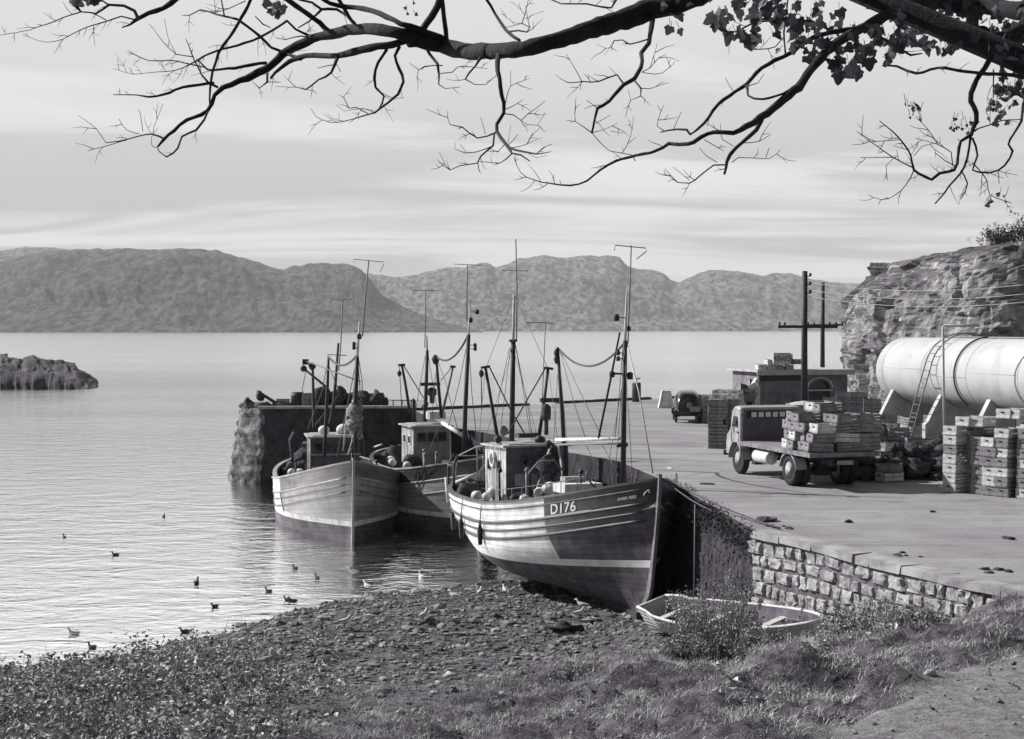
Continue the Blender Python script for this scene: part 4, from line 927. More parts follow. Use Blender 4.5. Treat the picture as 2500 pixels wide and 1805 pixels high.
    for k in range(14): a = rnd.uniform(0, 6.3); cr.tube([c + Vector((0, rnd.uniform(-.5, .5), rnd.uniform(-.5, .5))), c + Vector((.1, rnd.uniform(-.5, .5), rnd.uniform(-1, .2))), c + Vector((.15, rnd.uniform(-.5, .5), -1.3))], .014, 4)
    cr.build('hanging_rope', M_ROPE, root)
    for t in (.20, .34, .50): fd = MB(); q = h.point(t, h.sheer(t) - .9, -1, .11); fd.tube([q + Vector((0, .06, .95)), q + Vector((0, 0, .3)), q, q + Vector((0, 0, -.45))], [.012, .02, .10, .07], 8); fd.build('fender', M_SPAR, root)
    lf = MB(); lf.tube([Vector((4.72 + .26 * math.cos(a), -1.22, 3.95 + .26 * math.sin(a))) for a in np.linspace(0, 6.283, 21)], .05, 7); lf.build('lifebelt', M_BUOY, wh)
    clutter(root, h, ((6.5, 13.0), (1.0, 3.3), (3.6, 6.0)), 3, 34)
    return root, h
BOAT3, H3 = boat_d176()

def simple_rig(root, rg, items):
    for it in items:
        k = it[0]
        if k == 'spar': rg.spar(it[1], it[2], it[3], it[4], 9)
        elif k == 'wire': rg.wire(it[1], *it[2:])
        elif k == 'blob': rg.blob(*it[1:])

# ---- the boat lying nearer the pier head
def boat_pale():
    root, L = place_boat('fishing_boat', 'pale-hulled fishing boat pointing bow-on in the water, moored nearest the pier head', (-9.75, 73.4), (-6.42, 56.9), R(0.5), -1.5)
    h = Hull(L, 5.7, 3.75, 3.35, 4.75, (1.95, 1.95, 2.05), rake=.9, panel=.66)
    sg = {'list': [M_PALE, M_GREYHULL, M_WHITE, M_ANTIFOUL, M_HOUSE, M_DARKHULL, M_MIDHULL], 'inner': 4, 'rail': M_PALE, 'stem': M_PALE,
          (0, 0): 3, (0, 1): 3, (1, 0): 2, (1, 1): 2, (2, 0): 0, (2, 1): 1, (3, 0): 2, (3, 1): 6}
    make_hull(h, root, sg)
    for f, r in ((.62, .045), (.9, .03), (1.2, .04)): strake(h, root, lambda t, f=f: h.sheer(t) - f, r, M_PALE if f < .7 else M_GREYHULL)
    mb = MB(); mb.tube([h.point(.665, h.bootz(.665) + .2 + (h.sheer(.665) - .66 - h.bootz(.665) - .2) * k / 8, -1, .015) for k in range(9)], .022, 5); mb.build('panel_edge', M_SPAR, root)
    rg = Rig(root); zd = 2.9
    wh = wheelhouse(root, 4.0, 6.6, 2.35, zd, 5.05, M_HOUSE, M_WORNWHITE, M_ROOF)
    for y in (-.78, -.26, .26, .78):
        mb = MB(); mb.box((6.72, y, 4.6), (.05, .44, .5)); w = mb.build('window', M_HOUSE, wh); g = MB(); g.box((6.745, y, 4.6), (.03, .36, .4)); g.build('pane', M_GLASS, w)
    for z in (3.3, 3.9):
        for y in (-.7, 0, .7): mb = MB(); mb.box((6.66, y, z), (.03, .5, .42)); mb.build('panel', M_HOUSE, wh)
    mb = MB(); mb.box((6.72, 0, 4.26), (.08, 2.4, .07)); mb.build('moulding', M_HOUSEPANEL, wh)
    for y, r in ((-.45, .28), (.5, .36)):
        mb = MB(); mb.blob((5.6, y, 5.35), r, 0, 14, 9, .0, (1, 1, .85)); mb.build('roof_float', M_WHITE, root)
    fm = rg.spar('foremast', [(868, 1105, 14.4), (867, 1000, 14.4), (872, 872, 14.4)], [.10, .10, .085], M_SPAR, 10)
    rg.spar('topmast', [(872, 875, 14.4), (878, 786, 14.4)], [.065, .03], M_WHITE, 8, fm)
    rg.lamp(877, 822, 14.4, 875, .1, fm); rg.lamp(864, 840, 14.4, 875, .075, fm); rg.lamp(864, 849, 14.4, 875, .075, fm)
    rg.aerial([(885, 822, 14.2), (892, 730, 14.2), (900, 636, 14.2)], [(864, 641, 14.2), (864, 633, 14.2), (937, 640, 14.2), (936, 648, 14.2), (928, 664, 14.2)], .03)
    rg.spar('fore_post', [(802, 870, 8.4), (799, 960, 8.4), (792, 1115, 8.4)], [.06, .075, .085], M_SPAR, 9)
    mz = rg.spar('mizzen_mast', [(806, 1035, 3.2), (815, 985, 3.2), (826, 838, 3.2)], [.10, .09, .06], M_SPAR, 9)
    rg.aerial([(827, 905, 3.1), (832, 840, 3.1), (836, 733, 3.1)], [(806, 739, 3.1), (806, 731, 3.1), (865, 732, 3.1), (865, 740, 3.1)], .03)
    rg.wire([(799, 866, 8.4), (846, 868, 8.4)], .02, M_WIRE, 'crosstree')
    rg.spar('derrick', [(763, 892, 7.0), (767, 1045, 7.0)], [.06, .08], M_SPAR, 8); rg.spar('boom', [(740, 899, 7.2), (800, 948, 7.6)], [.05, .06], M_SPAR, 8)
    rg.blob('block', 741, 900, 7.2, .16, M_SPAR); rg.blob('block', 762, 894, 7.0, .18, M_SPAR)
    rg.spar('boom', [(747, 882, 7.0), (880, 932, 12.0)], [.028, .028], M_WIRE, 7)
    mb = MB(); c = rg.p(746, 884, 7.0); mb.box(c, (.05, .30, .26)); mb.build('weather_vane', M_SPAR, root)
    a, b = rg.p(803, 872, 8.4), rg.p(871, 868, 14.4)
    mb = MB(); mb.tube([a.lerp(b, i / 16) - Vector((0, 0, .40 * (1 - (2 * i / 16 - 1) ** 2))) for i in range(17)], .05, 7); mb.build('triatic_rope', M_ROPE, root)
    for q in ([(872, 880, 14.4), (858, 1000, 13), (842, 1090, 12)], [(870, 880, 14.4), (850, 980, 12.5), (822, 1118, 11.5)], [(874, 880, 14.4), (882, 1000, 13.2), (890, 1110, 12.6)],
              [(801, 880, 8.4), (785, 960, 8), (752, 1045, 7.6)], [(801, 890, 8.4), (830, 960, 8), (770, 1038, 7.4)], [(876, 880, 14.4), (884, 930, 13.6), (884, 1060, 13)], [(747, 905, 7.2), (738, 950, 7.2), (742, 990, 7.2)]):
        rg.wire(q, .02)
    for q in ([(868, 965, 14.3), (860, 1010, 14.0), (868, 1060, 13.8)], [(848, 1000, 12.5), (838, 1100, 12.2)], [(870, 1040, 14.3), (850, 1110, 13.4)]): rg.wire(q, .03, M_PALEROPE, 'rope')
    mb = MB()
    for k in range(8): mb.blob(rg.p(868 + 5 * math.sin(k * 2.1), 985 + 11 * k, 14.3), .20 + .05 * (k % 3), k, 8, 6, .5)
    mb.build('hanging_net', mat('pale_net', .10, .34, scale=9, rough=.95, bump=1, bscale=30), root)
    for i_, (p_, r_) in enumerate((((1.6, -1.0, 3.5), .7), ((2.6, .8, 3.4), .7), ((9.5, -1.2, 3.2), .6))): mb = MB(); mb.blob(p_, r_, i_ + 2, 12, 8, .5); mb.build('net_heap', M_NET, root)
    mb = MB()
    for dx in (0, .9): mb.tube([(1.0 + dx, -1.7, 3.0), (1.0 + dx, -1.9, 4.6), (1.3 + dx * .6, -1.7, 5.0)], .07, 7)
    mb.build('gallows', M_GEAR, root)
    for p in ((10.5, -1.4, 3.65), (9.2, -1.8, 3.6), (11.6, .8, 3.8)): mb = MB(); mb.blob(p, .24, 1, 10, 7, .1); mb.build('buoy', M_BUOY, root)
    wn = MB(); c = Vector((11.0, 0, 3.4)); Mx = Matrix.Rotation(R(90), 3, 'X'); wn.lathe([(.4, -.8), (.4, -.75), (.2, -.74), (.2, .74), (.4, .75), (.4, .8)], c, 14, Mx); wn.box(c - Vector((0, 0, .35)), (.8, 1.6, .3)); wn.build('winch', M_GEAR, root)
    clutter(root, h, ((7.0, 14.0), (1.0, 3.6), (4.0, 6.6)), 5, 32)
boat_pale()

# ---- the boat behind, between the other two
def boat_middle():
    root, L = place_boat('fishing_boat', 'dark-bowed fishing boat numbered 100, lying behind and between the other two', (-5.75, 71.0), (-1.15, 57.4), R(0.3), -0.98)
    h = Hull(L, 4.6, 3.75, 3.4, 4.4, (1.7, 1.7, 1.8), rake=.8, panel=.42)
    sg = {'list': [M_PALE, M_GREYHULL, M_WHITE, M_ANTIFOUL, M_HOUSE, M_DARKHULL], 'inner': 4, 'rail': M_PALE, 'stem': M_PALE,
          (0, 0): 3, (0, 1): 3, (1, 0): 2, (1, 1): 2, (2, 0): 0, (2, 1): 1, (3, 0): 2, (3, 1): 5}
    make_hull(h, root, sg)
    for f, r in ((.62, .045), (1.15, .035)): strake(h, root, lambda t, f=f: h.sheer(t) - f, r, M_PALE)
    lettering(h, root, '100', .45, .52, .52, 'registration_number', stretch=1.0)
    rg = Rig(root); zd = 2.75
    wh = wheelhouse(root, 4.2, 6.3, 1.75, zd, 5.2, M_HOUSEPANEL, M_WORNWHITE, M_ROOF)
    for y in (-.5, 0, .5):
        mb = MB(); mb.box((6.42, y, 4.75), (.05, .4, .42)); w = mb.build('window', M_MIDHULL, wh); g = MB(); g.box((6.445, y, 4.75), (.03, .32, .34)); g.build('pane', M_GLASS, w)
    for x in (4.8, 5.7):
        mb = MB(); mb.box((x, -.89, 4.6), (.4, .03, .4)); w = mb.build('window', M_WHITE, wh); g = MB(); g.box((x, -.905, 4.6), (.3, .02, .3)); g.build('pane', M_GLASS, w)
    rg.boxat('roof_raft', 1064, 1014, 5.4, (.6, .8, .35), M_WHITE)
    rg.spar('boom', [(1080, 1033, 6.6), (1130, 1064, 8.5)], [.09, .10], M_WHITE, 9)
    mz = rg.spar('mizzen_mast', [(1037, 1040, 4.2), (1040, 960, 4.2), (1043, 856, 4.2)], [.10, .09, .08], M_SPAR, 9)
    rg.spar('topmast', [(1043, 858, 4.2), (1042, 820, 4.2)], [.04, .03], M_BRIGHTSPAR, 7, mz)
    rg.aerial([(1037, 850, 4.1), (1039, 780, 4.1), (1039, 709, 4.1)], [(1010, 709, 4.1), (1070, 710, 4.1)], .026)
    fm = rg.spar('foremast', [(1133, 1112, 12.0), (1136, 1000, 12.0), (1144, 818, 12.0)], [.105, .10, .085], M_SPAR, 10)
    rg.spar('topmast', [(1144, 820, 12.0), (1149, 733, 12.0)], [.06, .02], M_WHITE, 8, fm)
    rg.aerial([(1140, 785, 11.9), (1140, 715, 11.9), (1141, 648, 11.9)], [(1108, 645, 11.9), (1175, 648, 11.9)], .028)
    rg.lamp(1165, 762, 12.0, 1147, .085, fm); rg.lamp(1149, 782, 12.0, 1146, .09, fm); rg.lamp(1160, 843, 12.0, 1143, .07, fm); rg.lamp(1160, 852, 12.0, 1143, .07, fm)
    rg.spar('derrick', [(981, 892, 4.8), (990, 940, 4.8), (1001, 1010, 4.8)], [.06, .065, .075], M_SPAR, 8); rg.wire([(972, 892, 4.8), (989, 891, 4.8)], .06, M_SPAR, 'derrick_head')
    rg.wire([(986, 894, 4.8), (1034, 972, 4.6)], .026, M_SPAR); rg.wire([(975, 896, 4.8), (981, 1000, 4.8)], .02, M_WIRE, 'fall'); rg.blob('block', 975, 912, 4.8, .1, M_SPAR, (1, 1, 1.5))
    rg.spar('fore_post', [(1065, 874, 6.9), (1070, 940, 6.9), (1078, 1020, 6.9)], [.065, .075, .08], M_SPAR, 8); rg.blob('block', 1063, 878, 6.9, .17, M_SPAR, (1, 1, 1.3))
    rg.spar('derrick', [(1106, 896, 6.4), (1095, 945, 6.4), (1080, 1008, 6.4)], [.05, .055, .07], M_BRIGHTSPAR, 8); rg.wire([(1099, 895, 6.4), (1112, 896, 6.4)], .06, M_SPAR, 'derrick_head')
    rg.wire([(1102, 898, 6.4), (1076, 930, 6.6)], .02, M_WIRE)
    a, b = rg.p(1066, 872, 6.9), rg.p(1142, 820, 12.0)
    mb = MB(); mb.tube([a.lerp(b, i / 16) - Vector((0, 0, .50 * (1 - (2 * i / 16 - 1) ** 2))) for i in range(17)], .045, 7); mb.build('triatic_rope', M_ROPE, root)
    mb = MB(); c = rg.p(1055, 985, 5.6); mb.tube([c, c + Vector((0, 0, .5))], .12, 10); mb.lathe([(.08, .3), (.22, .4), (.22, .65), (.08, .75)], c, 12); mb.box(c + Vector((0, -.1, .9)), (.2, .95, .15)); mb.build('radar_scanner', M_GEAR, root)
    rg.spar('exhaust_pipe', [(1010, 1025, 4.4), (1011, 982, 4.4), (1007, 975, 4.4)], [.09, .09, .09], M_SPAR, 8)
    for q in ([(1142, 830, 12), (1120, 940, 10.6), (1095, 1040, 9)], [(1144, 830, 12), (1152, 960, 11.4), (1165, 1080, 10.6)], [(1068, 880, 6.9), (1090, 940, 8), (1120, 1060, 10)], [(1038, 870, 4.2), (1022, 960, 3.6), (1012, 1020, 3.2)], [(1046, 870, 4.2), (1060, 960, 3.6), (1068, 1000, 3.4)], [(1067, 890, 6.9), (1058, 960, 6.4), (1056, 1010, 6.2)],
              [(1072, 1035, 7.2), (1040, 1130, 8.2)]): rg.wire(q, .016)
    for i_, (p_, r_) in enumerate((((6.8, -1.1, 3.35), .5), ((2.2, -.6, 3.3), .6), ((9.2, .3, 3.3), .6))): mb = MB(); mb.blob(p_, r_, i_ + 6, 12, 8, .5); mb.build('net_heap', M_NET, root)
    mb = MB(); mb.tube([(3.2, -1.6, 4.2), (1.0, -1.5, 3.9)], .05, 6); mb.tube([(3.2, -1.6, 3.8), (1.0, -1.5, 3.5)], .035, 6); mb.build('rail', M_WHITE, root)
    clutter(root, h, ((6.6, 11.0), (1.0, 4.0), (4.0, 6.4)), 9, 30)
    for p in ((7.6, -1.5, 3.55), (3.9, -1.35, 3.5)): mb = MB(); mb.blob(p, .2, 1, 10, 7, .1); mb.build('buoy', M_BUOY, root)
boat_middle()

def mooring():
    def rope(name, label, pts, r=.02, m=None, sag=.0):
        a, b = Vector(pts[0]), Vector(pts[-1]); mb = MB()
        mb.tube([a.lerp(b, i / 14) - Vector((0, 0, sag * (1 - (2 * i / 14 - 1) ** 2))) for i in range(15)], r, 6); tag(mb.build(name, m or M_ROPE), label, 'rope')
    bow = H3.point(.985, H3.zbow + .06, 1); W = BOAT3.matrix_world
    bpy.context.view_layer.update(); b = BOAT3.matrix_world @ bow
    rope('mooring_rope', 'taut mooring rope from the stem of the big boat to the quay edge', [b, on_level(1905, 1290, QZ + .05)], .022, None, .12)
    rope('mooring_rope', 'slack mooring rope from the bow of the big boat to the rope coil', [b + Vector((0, 0, -.1)), on_level(1868, 1272, QZ + .05)], .022, None, .3)
    mb = MB(); rnd = random.Random(1); c = on_level(1872, 1272, QZ)
    for k in range(4): mb.tube([c + Vector((.15 * math.cos(a + k) * (1 + .2 * k), .15 * math.sin(a + k) * (1 + .2 * k), .02 + .012 * k)) for a in np.linspace(0, 6, 14)], .025, 5)
    mb.blob(c + Vector((0, 0, .03)), .07, 3, 8, 6, .4); tag(mb.build('rope_coil', M_ROPE), 'dark coil of rope lying on the quay edge at the end of the mooring rope', 'rope')
    for i, (x, y, lab) in enumerate(((1908, 1288, 'small heap of dark weed and rope on the coping'), (2210, 1355, 'low heap of dark dirt along the quay edge above the stone wall'), (2440, 1397, 'dark clump of weed where the quay edge runs into the track'))):
        c = on_level(x, y, QZ); mb = MB()
        for k in range(6): mb.blob(c + Vector((rnd.uniform(-.3, .3), rnd.uniform(-.3, .3), .01)), rnd.uniform(.03, .075), k + i, 8, 5, .5, (1.5, 1.5, .5))
        tag(mb.build('debris_heap', M_NET), lab, 'debris')
    # thin upright iron pole against the dark wall
    mb = MB(); t = at(1697, 1232, 37.6); mb.tube([t, Vector((t.x - .02, t.y, tz(t.x, t.y) - .2))], .022, 6); tag(mb.build('iron_pole', mat('grey_iron', .12, .2, scale=5, rough=.6)), 'thin upright iron pole standing before the dark wall', 'pole')
mooring()

def dinghy():
    a = Vector((3.55, 34.0, 0)); b = Vector((6.6, 28.9, 0)); d = b - a; L = d.length
    za, zb = tz(a.x, a.y), tz(b.x, b.y)
    root = thing('dinghy', 'white clinker rowing dinghy pulled up on the grass below the stone wall', 'rowing boat', (a.x, a.y, za + .12), (.22, -math.atan2(zb - za, L) * .55, math.atan2(d.y, d.x)))
    W = .78
    def half(t, k): return W * (max(0, 1 - abs((t - .42) / .58) ** 2.3) ** .7 if t > .42 else (1 - .45 * ((.42 - t) / .42) ** 2)) * (.30 + .70 * k ** .55) + .012
    def zt(t): return .55 + .22 * (t - .4) ** 2 * 2 + (.06 if t < .1 else 0)
    n = 26; mb = MB(); K = 6
    for side in (-1, 1):
        for k in range(K):
            P = []
            for i in range(n + 1):
                t = i / n; k0, k1 = k / K, (k + 1) / K; o = .014
                P.append([Vector((t * L - (.10 * k0 if t == 1 else 0), side * half(t, k0), zt(t) * k0 ** .9)), Vector((t * L, side * (half(t, k1) + o), zt(t) * k1 ** .9)), Vector((t * L, side * half(t, k1), zt(t) * k1 ** .9))])
            mb.grid(P, smooth=False, flip=(side > 0))
    mb.add([(0, -half(0, k / K), zt(0) * (k / K) ** .9) for k in range(K + 1)] + [(0, half(0, k / K), zt(0) * (k / K) ** .9) for k in range(K, -1, -1)], [tuple(range(2 * K + 2))])
    m_w = mat('dinghy_white', .42, .66, scale=5, rough=.6, bump=.2, streak=((3, 3, 1), .6, .5, .2)); m_in = mat('dinghy_inside', .05, .12, scale=4)
    mb.build('hull', m_w, root)
    mb = MB()
    for side in (-1, 1): mb.grid([[Vector((t * L, side * max(.005, half(t, k) - .03), zt(t) * k ** .9 + .01)) for k in (0, .2, .5, .8, .98)] for t in np.linspace(.01, .97, 24)], flip=(side < 0))
    mb.build('lining', m_in, root)
    mb = MB()
    for side in (-1, 1): mb.tube([Vector((t * L, side * half(t, 1), zt(t) + .015)) for t in np.linspace(0, 1, 24)], .035, 6)
    mb.tube([(0, -half(0, 1), zt(0)), (0, half(0, 1), zt(0))], .035, 6); mb.build('gunwale', m_w, root)
    for t in (.12, .38, .68): mb = MB(); mb.box((t * L, 0, zt(t) * .72), (.24, 2 * half(t, .7) - .05, .035)); mb.build('thwart', mat('thwart_wood', .35, .5, scale=4), root)
dinghy()
# ------------------------------------------------------------------ fish boxes
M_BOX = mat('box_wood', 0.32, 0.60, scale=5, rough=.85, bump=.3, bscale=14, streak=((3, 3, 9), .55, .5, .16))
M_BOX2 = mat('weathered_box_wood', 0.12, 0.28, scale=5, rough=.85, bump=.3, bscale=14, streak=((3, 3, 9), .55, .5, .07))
M_HOLE = mat('box_handhole', 0.012)
BL, BW, BH = .76, .42, .27
def box_mesh(name, m, slats=2, seed=0):
    """fish box, local x along its length; ends carry a hand hole, sides are two boards with a gap"""
    rnd = random.Random(seed); mb = MB(); j = .006
    for sx in (-1, 1):
        mb.mi = 0; mb.box((sx * (BL / 2 - .012), 0, BH / 2), (.024, BW, BH), jit=j)
        mb.box((sx * (BL / 2 + .006), 0, BH * .18), (.014, BW - .02, .05), jit=j)
        mb.mi = 1; mb.box((sx * (BL / 2 + .004), rnd.uniform(-.02, .02), BH * .66), (.012, .11, .035))
    mb.mi = 0; g = BH / slats
    for sy in (-1, 1):
        for k in range(slats): mb.box((0, sy * (BW / 2 + .006), g * (k + .5)), (BL - .01, .016, g - .022), jit=j)
    mb.box((0, 0, .012), (BL - .05, BW - .01, .018)); mb.mi = 0
    me = mb.build('fish_box', [m, M_HOLE]); d = me.data; bpy.data.objects.remove(me); d.name = name; return d
BOXES = [box_mesh('fish_box_mesh', m, s, i) for i, (m, s) in enumerate(((M_BOX, 2), (M_BOX, 3), (M_BOX2, 2), (M_BOX2, 3)))]
ORD = ['lowest', 'second', 'third', 'fourth', 'fifth', 'sixth', 'seventh', 'eighth', 'ninth', 'tenth', 'eleventh']
BRND = random.Random(31)
def fish_box(loc, yaw, label, group, tilt=(0, 0), pick=None, cat='fish box'):
    o = bpy.data.objects.new('fish_box', BOXES[BRND.randrange(4) if pick is None else pick]); COL.objects.link(o)
    o.location = loc; o.rotation_euler = (tilt[0], tilt[1], yaw); return tag(o, label, cat, group)
def stack(c, yaw, n, where, group, z=QZ, jit=.022, pick=None, skip=()):
    for k in range(n):
        if k in skip: continue
        lab = '%s fish box up in %s' % (ORD[k], where) if k else 'lowest fish box in %s' % where
        if k == n - 1 and n > 1: lab = 'topmost fish box of %s' % where
        if n == 1: lab = 'single fish box forming %s' % where
        fish_box((c[0] + BRND.uniform(-jit, jit), c[1] + BRND.uniform(-jit, jit), z + k * (BH + .004)), yaw + BRND.uniform(-.05, .05), lab, group, pick=pick)

G_R = 'fish boxes stacked below the white tank'
def right_stacks():
    yaw = math.atan2(.62, .78)                                   # length runs away from the lit ends
    # (photo column centre, ground row, boxes, words)
    cols = [(2318, 1203, 7, 'the stack beside the thin pipe post'), (2385, 1207, 6, 'the first stack past the dark gap'),
            (2413, 1211, 5, 'the low middle stack'), (2442, 1214, 6, 'the stack before the second gap'), (2498, 1218, 8, 'the tall stack at the picture edge'), (2526, 1222, 8, 'the stack cut off by the picture edge')]
    for px, py, n, w in cols:
        g = on_level(px, py, QZ); c = g + Vector((math.cos(yaw), math.sin(yaw), 0)) * BL / 2
        stack(c, yaw, n, w, G_R, pick=None)
        g2 = g + Vector((math.cos(yaw), math.sin(yaw), 0)) * (BL * 1.5 + .05)
        stack(g2, yaw, max(3, n - 1), 'the row behind ' + w, G_R, pick=2)
    dx = Vector((math.cos(yaw), math.sin(yaw), 0)); H_ = BH + .004
    g = on_level(2385, 1207, QZ)
    loose = [(2347, 1205, 7, 0, 'loose fish box bridging the top of the first dark gap'), (2378, 1207, 7, .1, 'loose fish box on top beside the white sloping post'), (2412, 1211, 5, -.12, 'pale loose fish box lying askew on the low middle stack'),
             (2442, 1214, 6, .05, 'bright loose fish box on the stack before the second gap'), (2470, 1216, 8, .0, 'upper fish box bridging the second dark gap'), (2446, 1214, 8, .03, 'highest loose fish box over the second dark gap')]
    for px, py, k, a, lab in loose:
        q = on_level(px, py, QZ) + dx * BL / 2; fish_box((q.x, q.y, QZ + k * H_ + (0 if k < 7 else .0)), yaw + a, lab, G_R, pick=0)
    # darker boxes set back in the gaps
    for px, py, n, w in ((2352, 1206, 7, 'the recessed stack in the first dark gap'), (2470, 1216, 8, 'the recessed stack in the second dark gap')):
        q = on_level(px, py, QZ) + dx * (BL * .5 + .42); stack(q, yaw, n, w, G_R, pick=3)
right_stacks()

# ------------------------------------------------------------------ storage tank
def build_tank():
    a = Vector((14.40, 51.2, 0)); b = Vector((17.4, 32.0, 0)); d = (b - a); L = d.length; t = d / L
    # seen end on from the far side: left dished head at photo x 2139
    root = thing('storage_tank', 'long white cylindrical fuel tank on concrete cradles under the crag', 'tank', (a.x, a.y, QZ), (0, 0, math.atan2(t.y, t.x)))
    Rr, zc = 1.17, 3.22
    m = mat('tank_white', .38, .47, scale=.7, rough=.5, bump=.12, bscale=1.6, streak=((1.6, 2.2, .30), .52, .5, .20), spec=.4, detail=9.0)
    P = []; n = 48
    prof = [(-.62 + .62 * (1 - math.cos(k * math.pi / 16)), Rr * math.sin(k * math.pi / 16) ** .8 if k else 0.001) for k in range(9)]
    prof = [(x, r) for x, r in prof] + [(.02 + L * k / 12, Rr) for k in range(13)] + [(L + .62 * math.sin(k * math.pi / 16), Rr * math.cos(k * math.pi / 16)) for k in range(1, 9)]
    for x, r in prof: P.append([Vector((x, r * math.cos(2 * math.pi * k / n), zc + r * math.sin(2 * math.pi * k / n))) for k in range(n)])
    mb = MB(); mb.grid(P, smooth=True, closed=True); mb.build('shell', m, root)
    sm = MB()
    def hoop(x, r=.006, a0=0, a1=2 * math.pi, off=.003, k=40): return [Vector((x, (Rr + off) * math.cos(a0 + (a1 - a0) * i / k), zc + (Rr + off) * math.sin(a0 + (a1 - a0) * i / k))) for i in range(k + 1)]
    for x in (.45, 3.6, 6.8, 10.0, 13.2, 16.4): sm.tube(hoop(x), .009, 5)
    for k, x in enumerate((.45, 3.6, 6.8, 10, 13.2)):
        an = math.pi * (1.02 if k % 2 else .97)
        sm.tube([Vector((x, Rr * math.cos(an) * 1.002, zc + Rr * math.sin(an))), Vector((x + 3.2, Rr * math.cos(an) * 1.002, zc + Rr * math.sin(an)))], .008, 5)
    sm.build('seam', mat('tank_seam', .42, .5), root)
    pp = MB(); pp.tube([(3.2, -.05, zc + Rr + .03), (L, -.05, zc + Rr + .03)], .03, 6); pp.build('top_pipe', M_BRIGHTSPAR, root)
    # which side faces the camera: local -y or +y
    side = -1 if (root.matrix_world.to_3x3() @ Vector((0, -1, 0))).x < 0 else 1
    side = -1 if Vector((t.y, -t.x, 0)).x < 0 else 1
    mcr = mat('cradle_concrete', .34, .52, scale=2.5, rough=.9, bump=.3)
    for i, (x, w) in enumerate(((.85, .24), (4.6, .24), (7.9, .24), (11.4, .24), (15, .24))):
        cr = MB(); y0 = 1.52; zt = 1.55
        out = [(-y0, 0), (-y0 + .42, 0), (-y0 + .5, zt - .25), (y0 - .5, zt - .25), (y0 - .42, 0), (y0, 0), (y0, zt), (y0 - .10, zt + .08)]
        arc = [((Rr + .01) * math.cos(th), zc + (Rr + .01) * math.sin(th)) for th in np.linspace(-math.pi * .20, -math.pi * .80, 16)]
        out += arc + [(-y0 + .10, zt + .08), (-y0, zt)]
        v0 = [Vector((x - w / 2, y, z)) for y, z in out]; v1 = [Vector((x + w / 2, y, z)) for y, z in out]; n_ = len(out)
        cr.add(v0 + v1, [tuple(range(n_)), tuple(range(n_, 2 * n_))[::-1]] + [(k, n_ + k, n_ + (k + 1) % n_, (k + 1) % n_) for k in range(n_)])
        cr.build('cradle', mcr, root)
    return root, a, t, L, Rr, zc
TANK = build_tank()
def tank_fittings():
    root, a, t, L, Rr, zc = TANK; I = (Matrix.Translation(root.location) @ Matrix.Rotation(root.rotation_euler.z, 4, 'Z'))
    s = -1 if Vector((t.y, -t.x, 0)).x < 0 else 1
    # t rotated: local +y is left of the tank's run; the lit side is the one towards -X in the world
    yl = I.to_3x3() @ Vector((0, 1, 0)); s = 1 if yl.x < 0 else -1
    lx = 4.2
    o = thing('ladder', 'steel ladder leaning on the white tank and curving over its top', 'ladder')
    def curve(x, lean=0.0):
        pts = [(x - .1, s * (Rr + 1.05), 0.0), (x - .05, s * (Rr + .55), zc * .62)]
        for th in np.linspace(.10, .62, 12):
            an = math.pi * th; pts.append((x, s * (Rr + .16) * math.cos(an), zc + (Rr + .16) * math.sin(an)))
        return [I @ Vector(p) for p in pts]
    A, Bc = curve(lx), curve(lx + .46)
    for q in (A, Bc): mb = MB(); mb.tube(q, .024, 6); mb.build('stringer', M_BRIGHTSPAR, o)
    n = 17
    def along(c, f):
        ln = [0]
        for p, q in zip(c, c[1:]): ln.append(ln[-1] + (q - p).length)
        g = f * ln[-1]
        for k in range(len(c) - 1):
            if g <= ln[k + 1]: return c[k].lerp(c[k + 1], (g - ln[k]) / (ln[k + 1] - ln[k]))
        return c[-1]
    for k in range(n):
        f = .03 + .80 * k / (n - 1); mb = MB(); mb.tube([along(A, f), along(Bc, f)], .014, 5); mb.build('rung', M_BRIGHTSPAR, o)
    mp = mat('grey_pipe', .34, .46, scale=6, rough=.6)
    b = on_level(2307, 1186, QZ); T = at(2302, 795, b.y); e = at(2392, 796, b.y - .4)
    mb = MB(); mb.tube([b, T + Vector((0, 0, -.06)), T + Vector((.05, 0, 0)), e], .038, 8)
    tag(mb.build('pipe_post', mp), 'thin grey pipe standing by the tank and bent over at the top', 'pipe')
    mb = MB(); x = lx + 1.9
    mb.tube([I @ Vector((x, s * (Rr + .05) * math.cos(math.pi * th), zc + (Rr + .05) * math.sin(math.pi * th))) for th in np.linspace(-.30, .52, 22)], .03, 6)
    tag(mb.build('filler_hose', M_ROPE), 'dark filler pipe curved round the white tank beside the ladder', 'pipe')
    # the low plank staging under the tank
    for k, (px, py, w) in enumerate(((2150, 1143, .9), (2210, 1140, .7), (2262, 1133, .9))):
        c = on_level(px, py, QZ); mb = MB(); mb.box((c.x, c.y, QZ + .09), (w, .16, .05), Matrix.Rotation(-.1, 3, 'Z'))
        for dx in (-.3, .3): mb.box((c.x + dx, c.y, QZ + .033), (.1, .15, .06))
        tag(mb.build('plank', M_BOX), ['pale plank lying on blocks in the shade behind the lorry', 'short pale plank under the ladder and the lorry load', 'pale plank across the foot of the ladder'][k], 'plank')
tank_fittings()

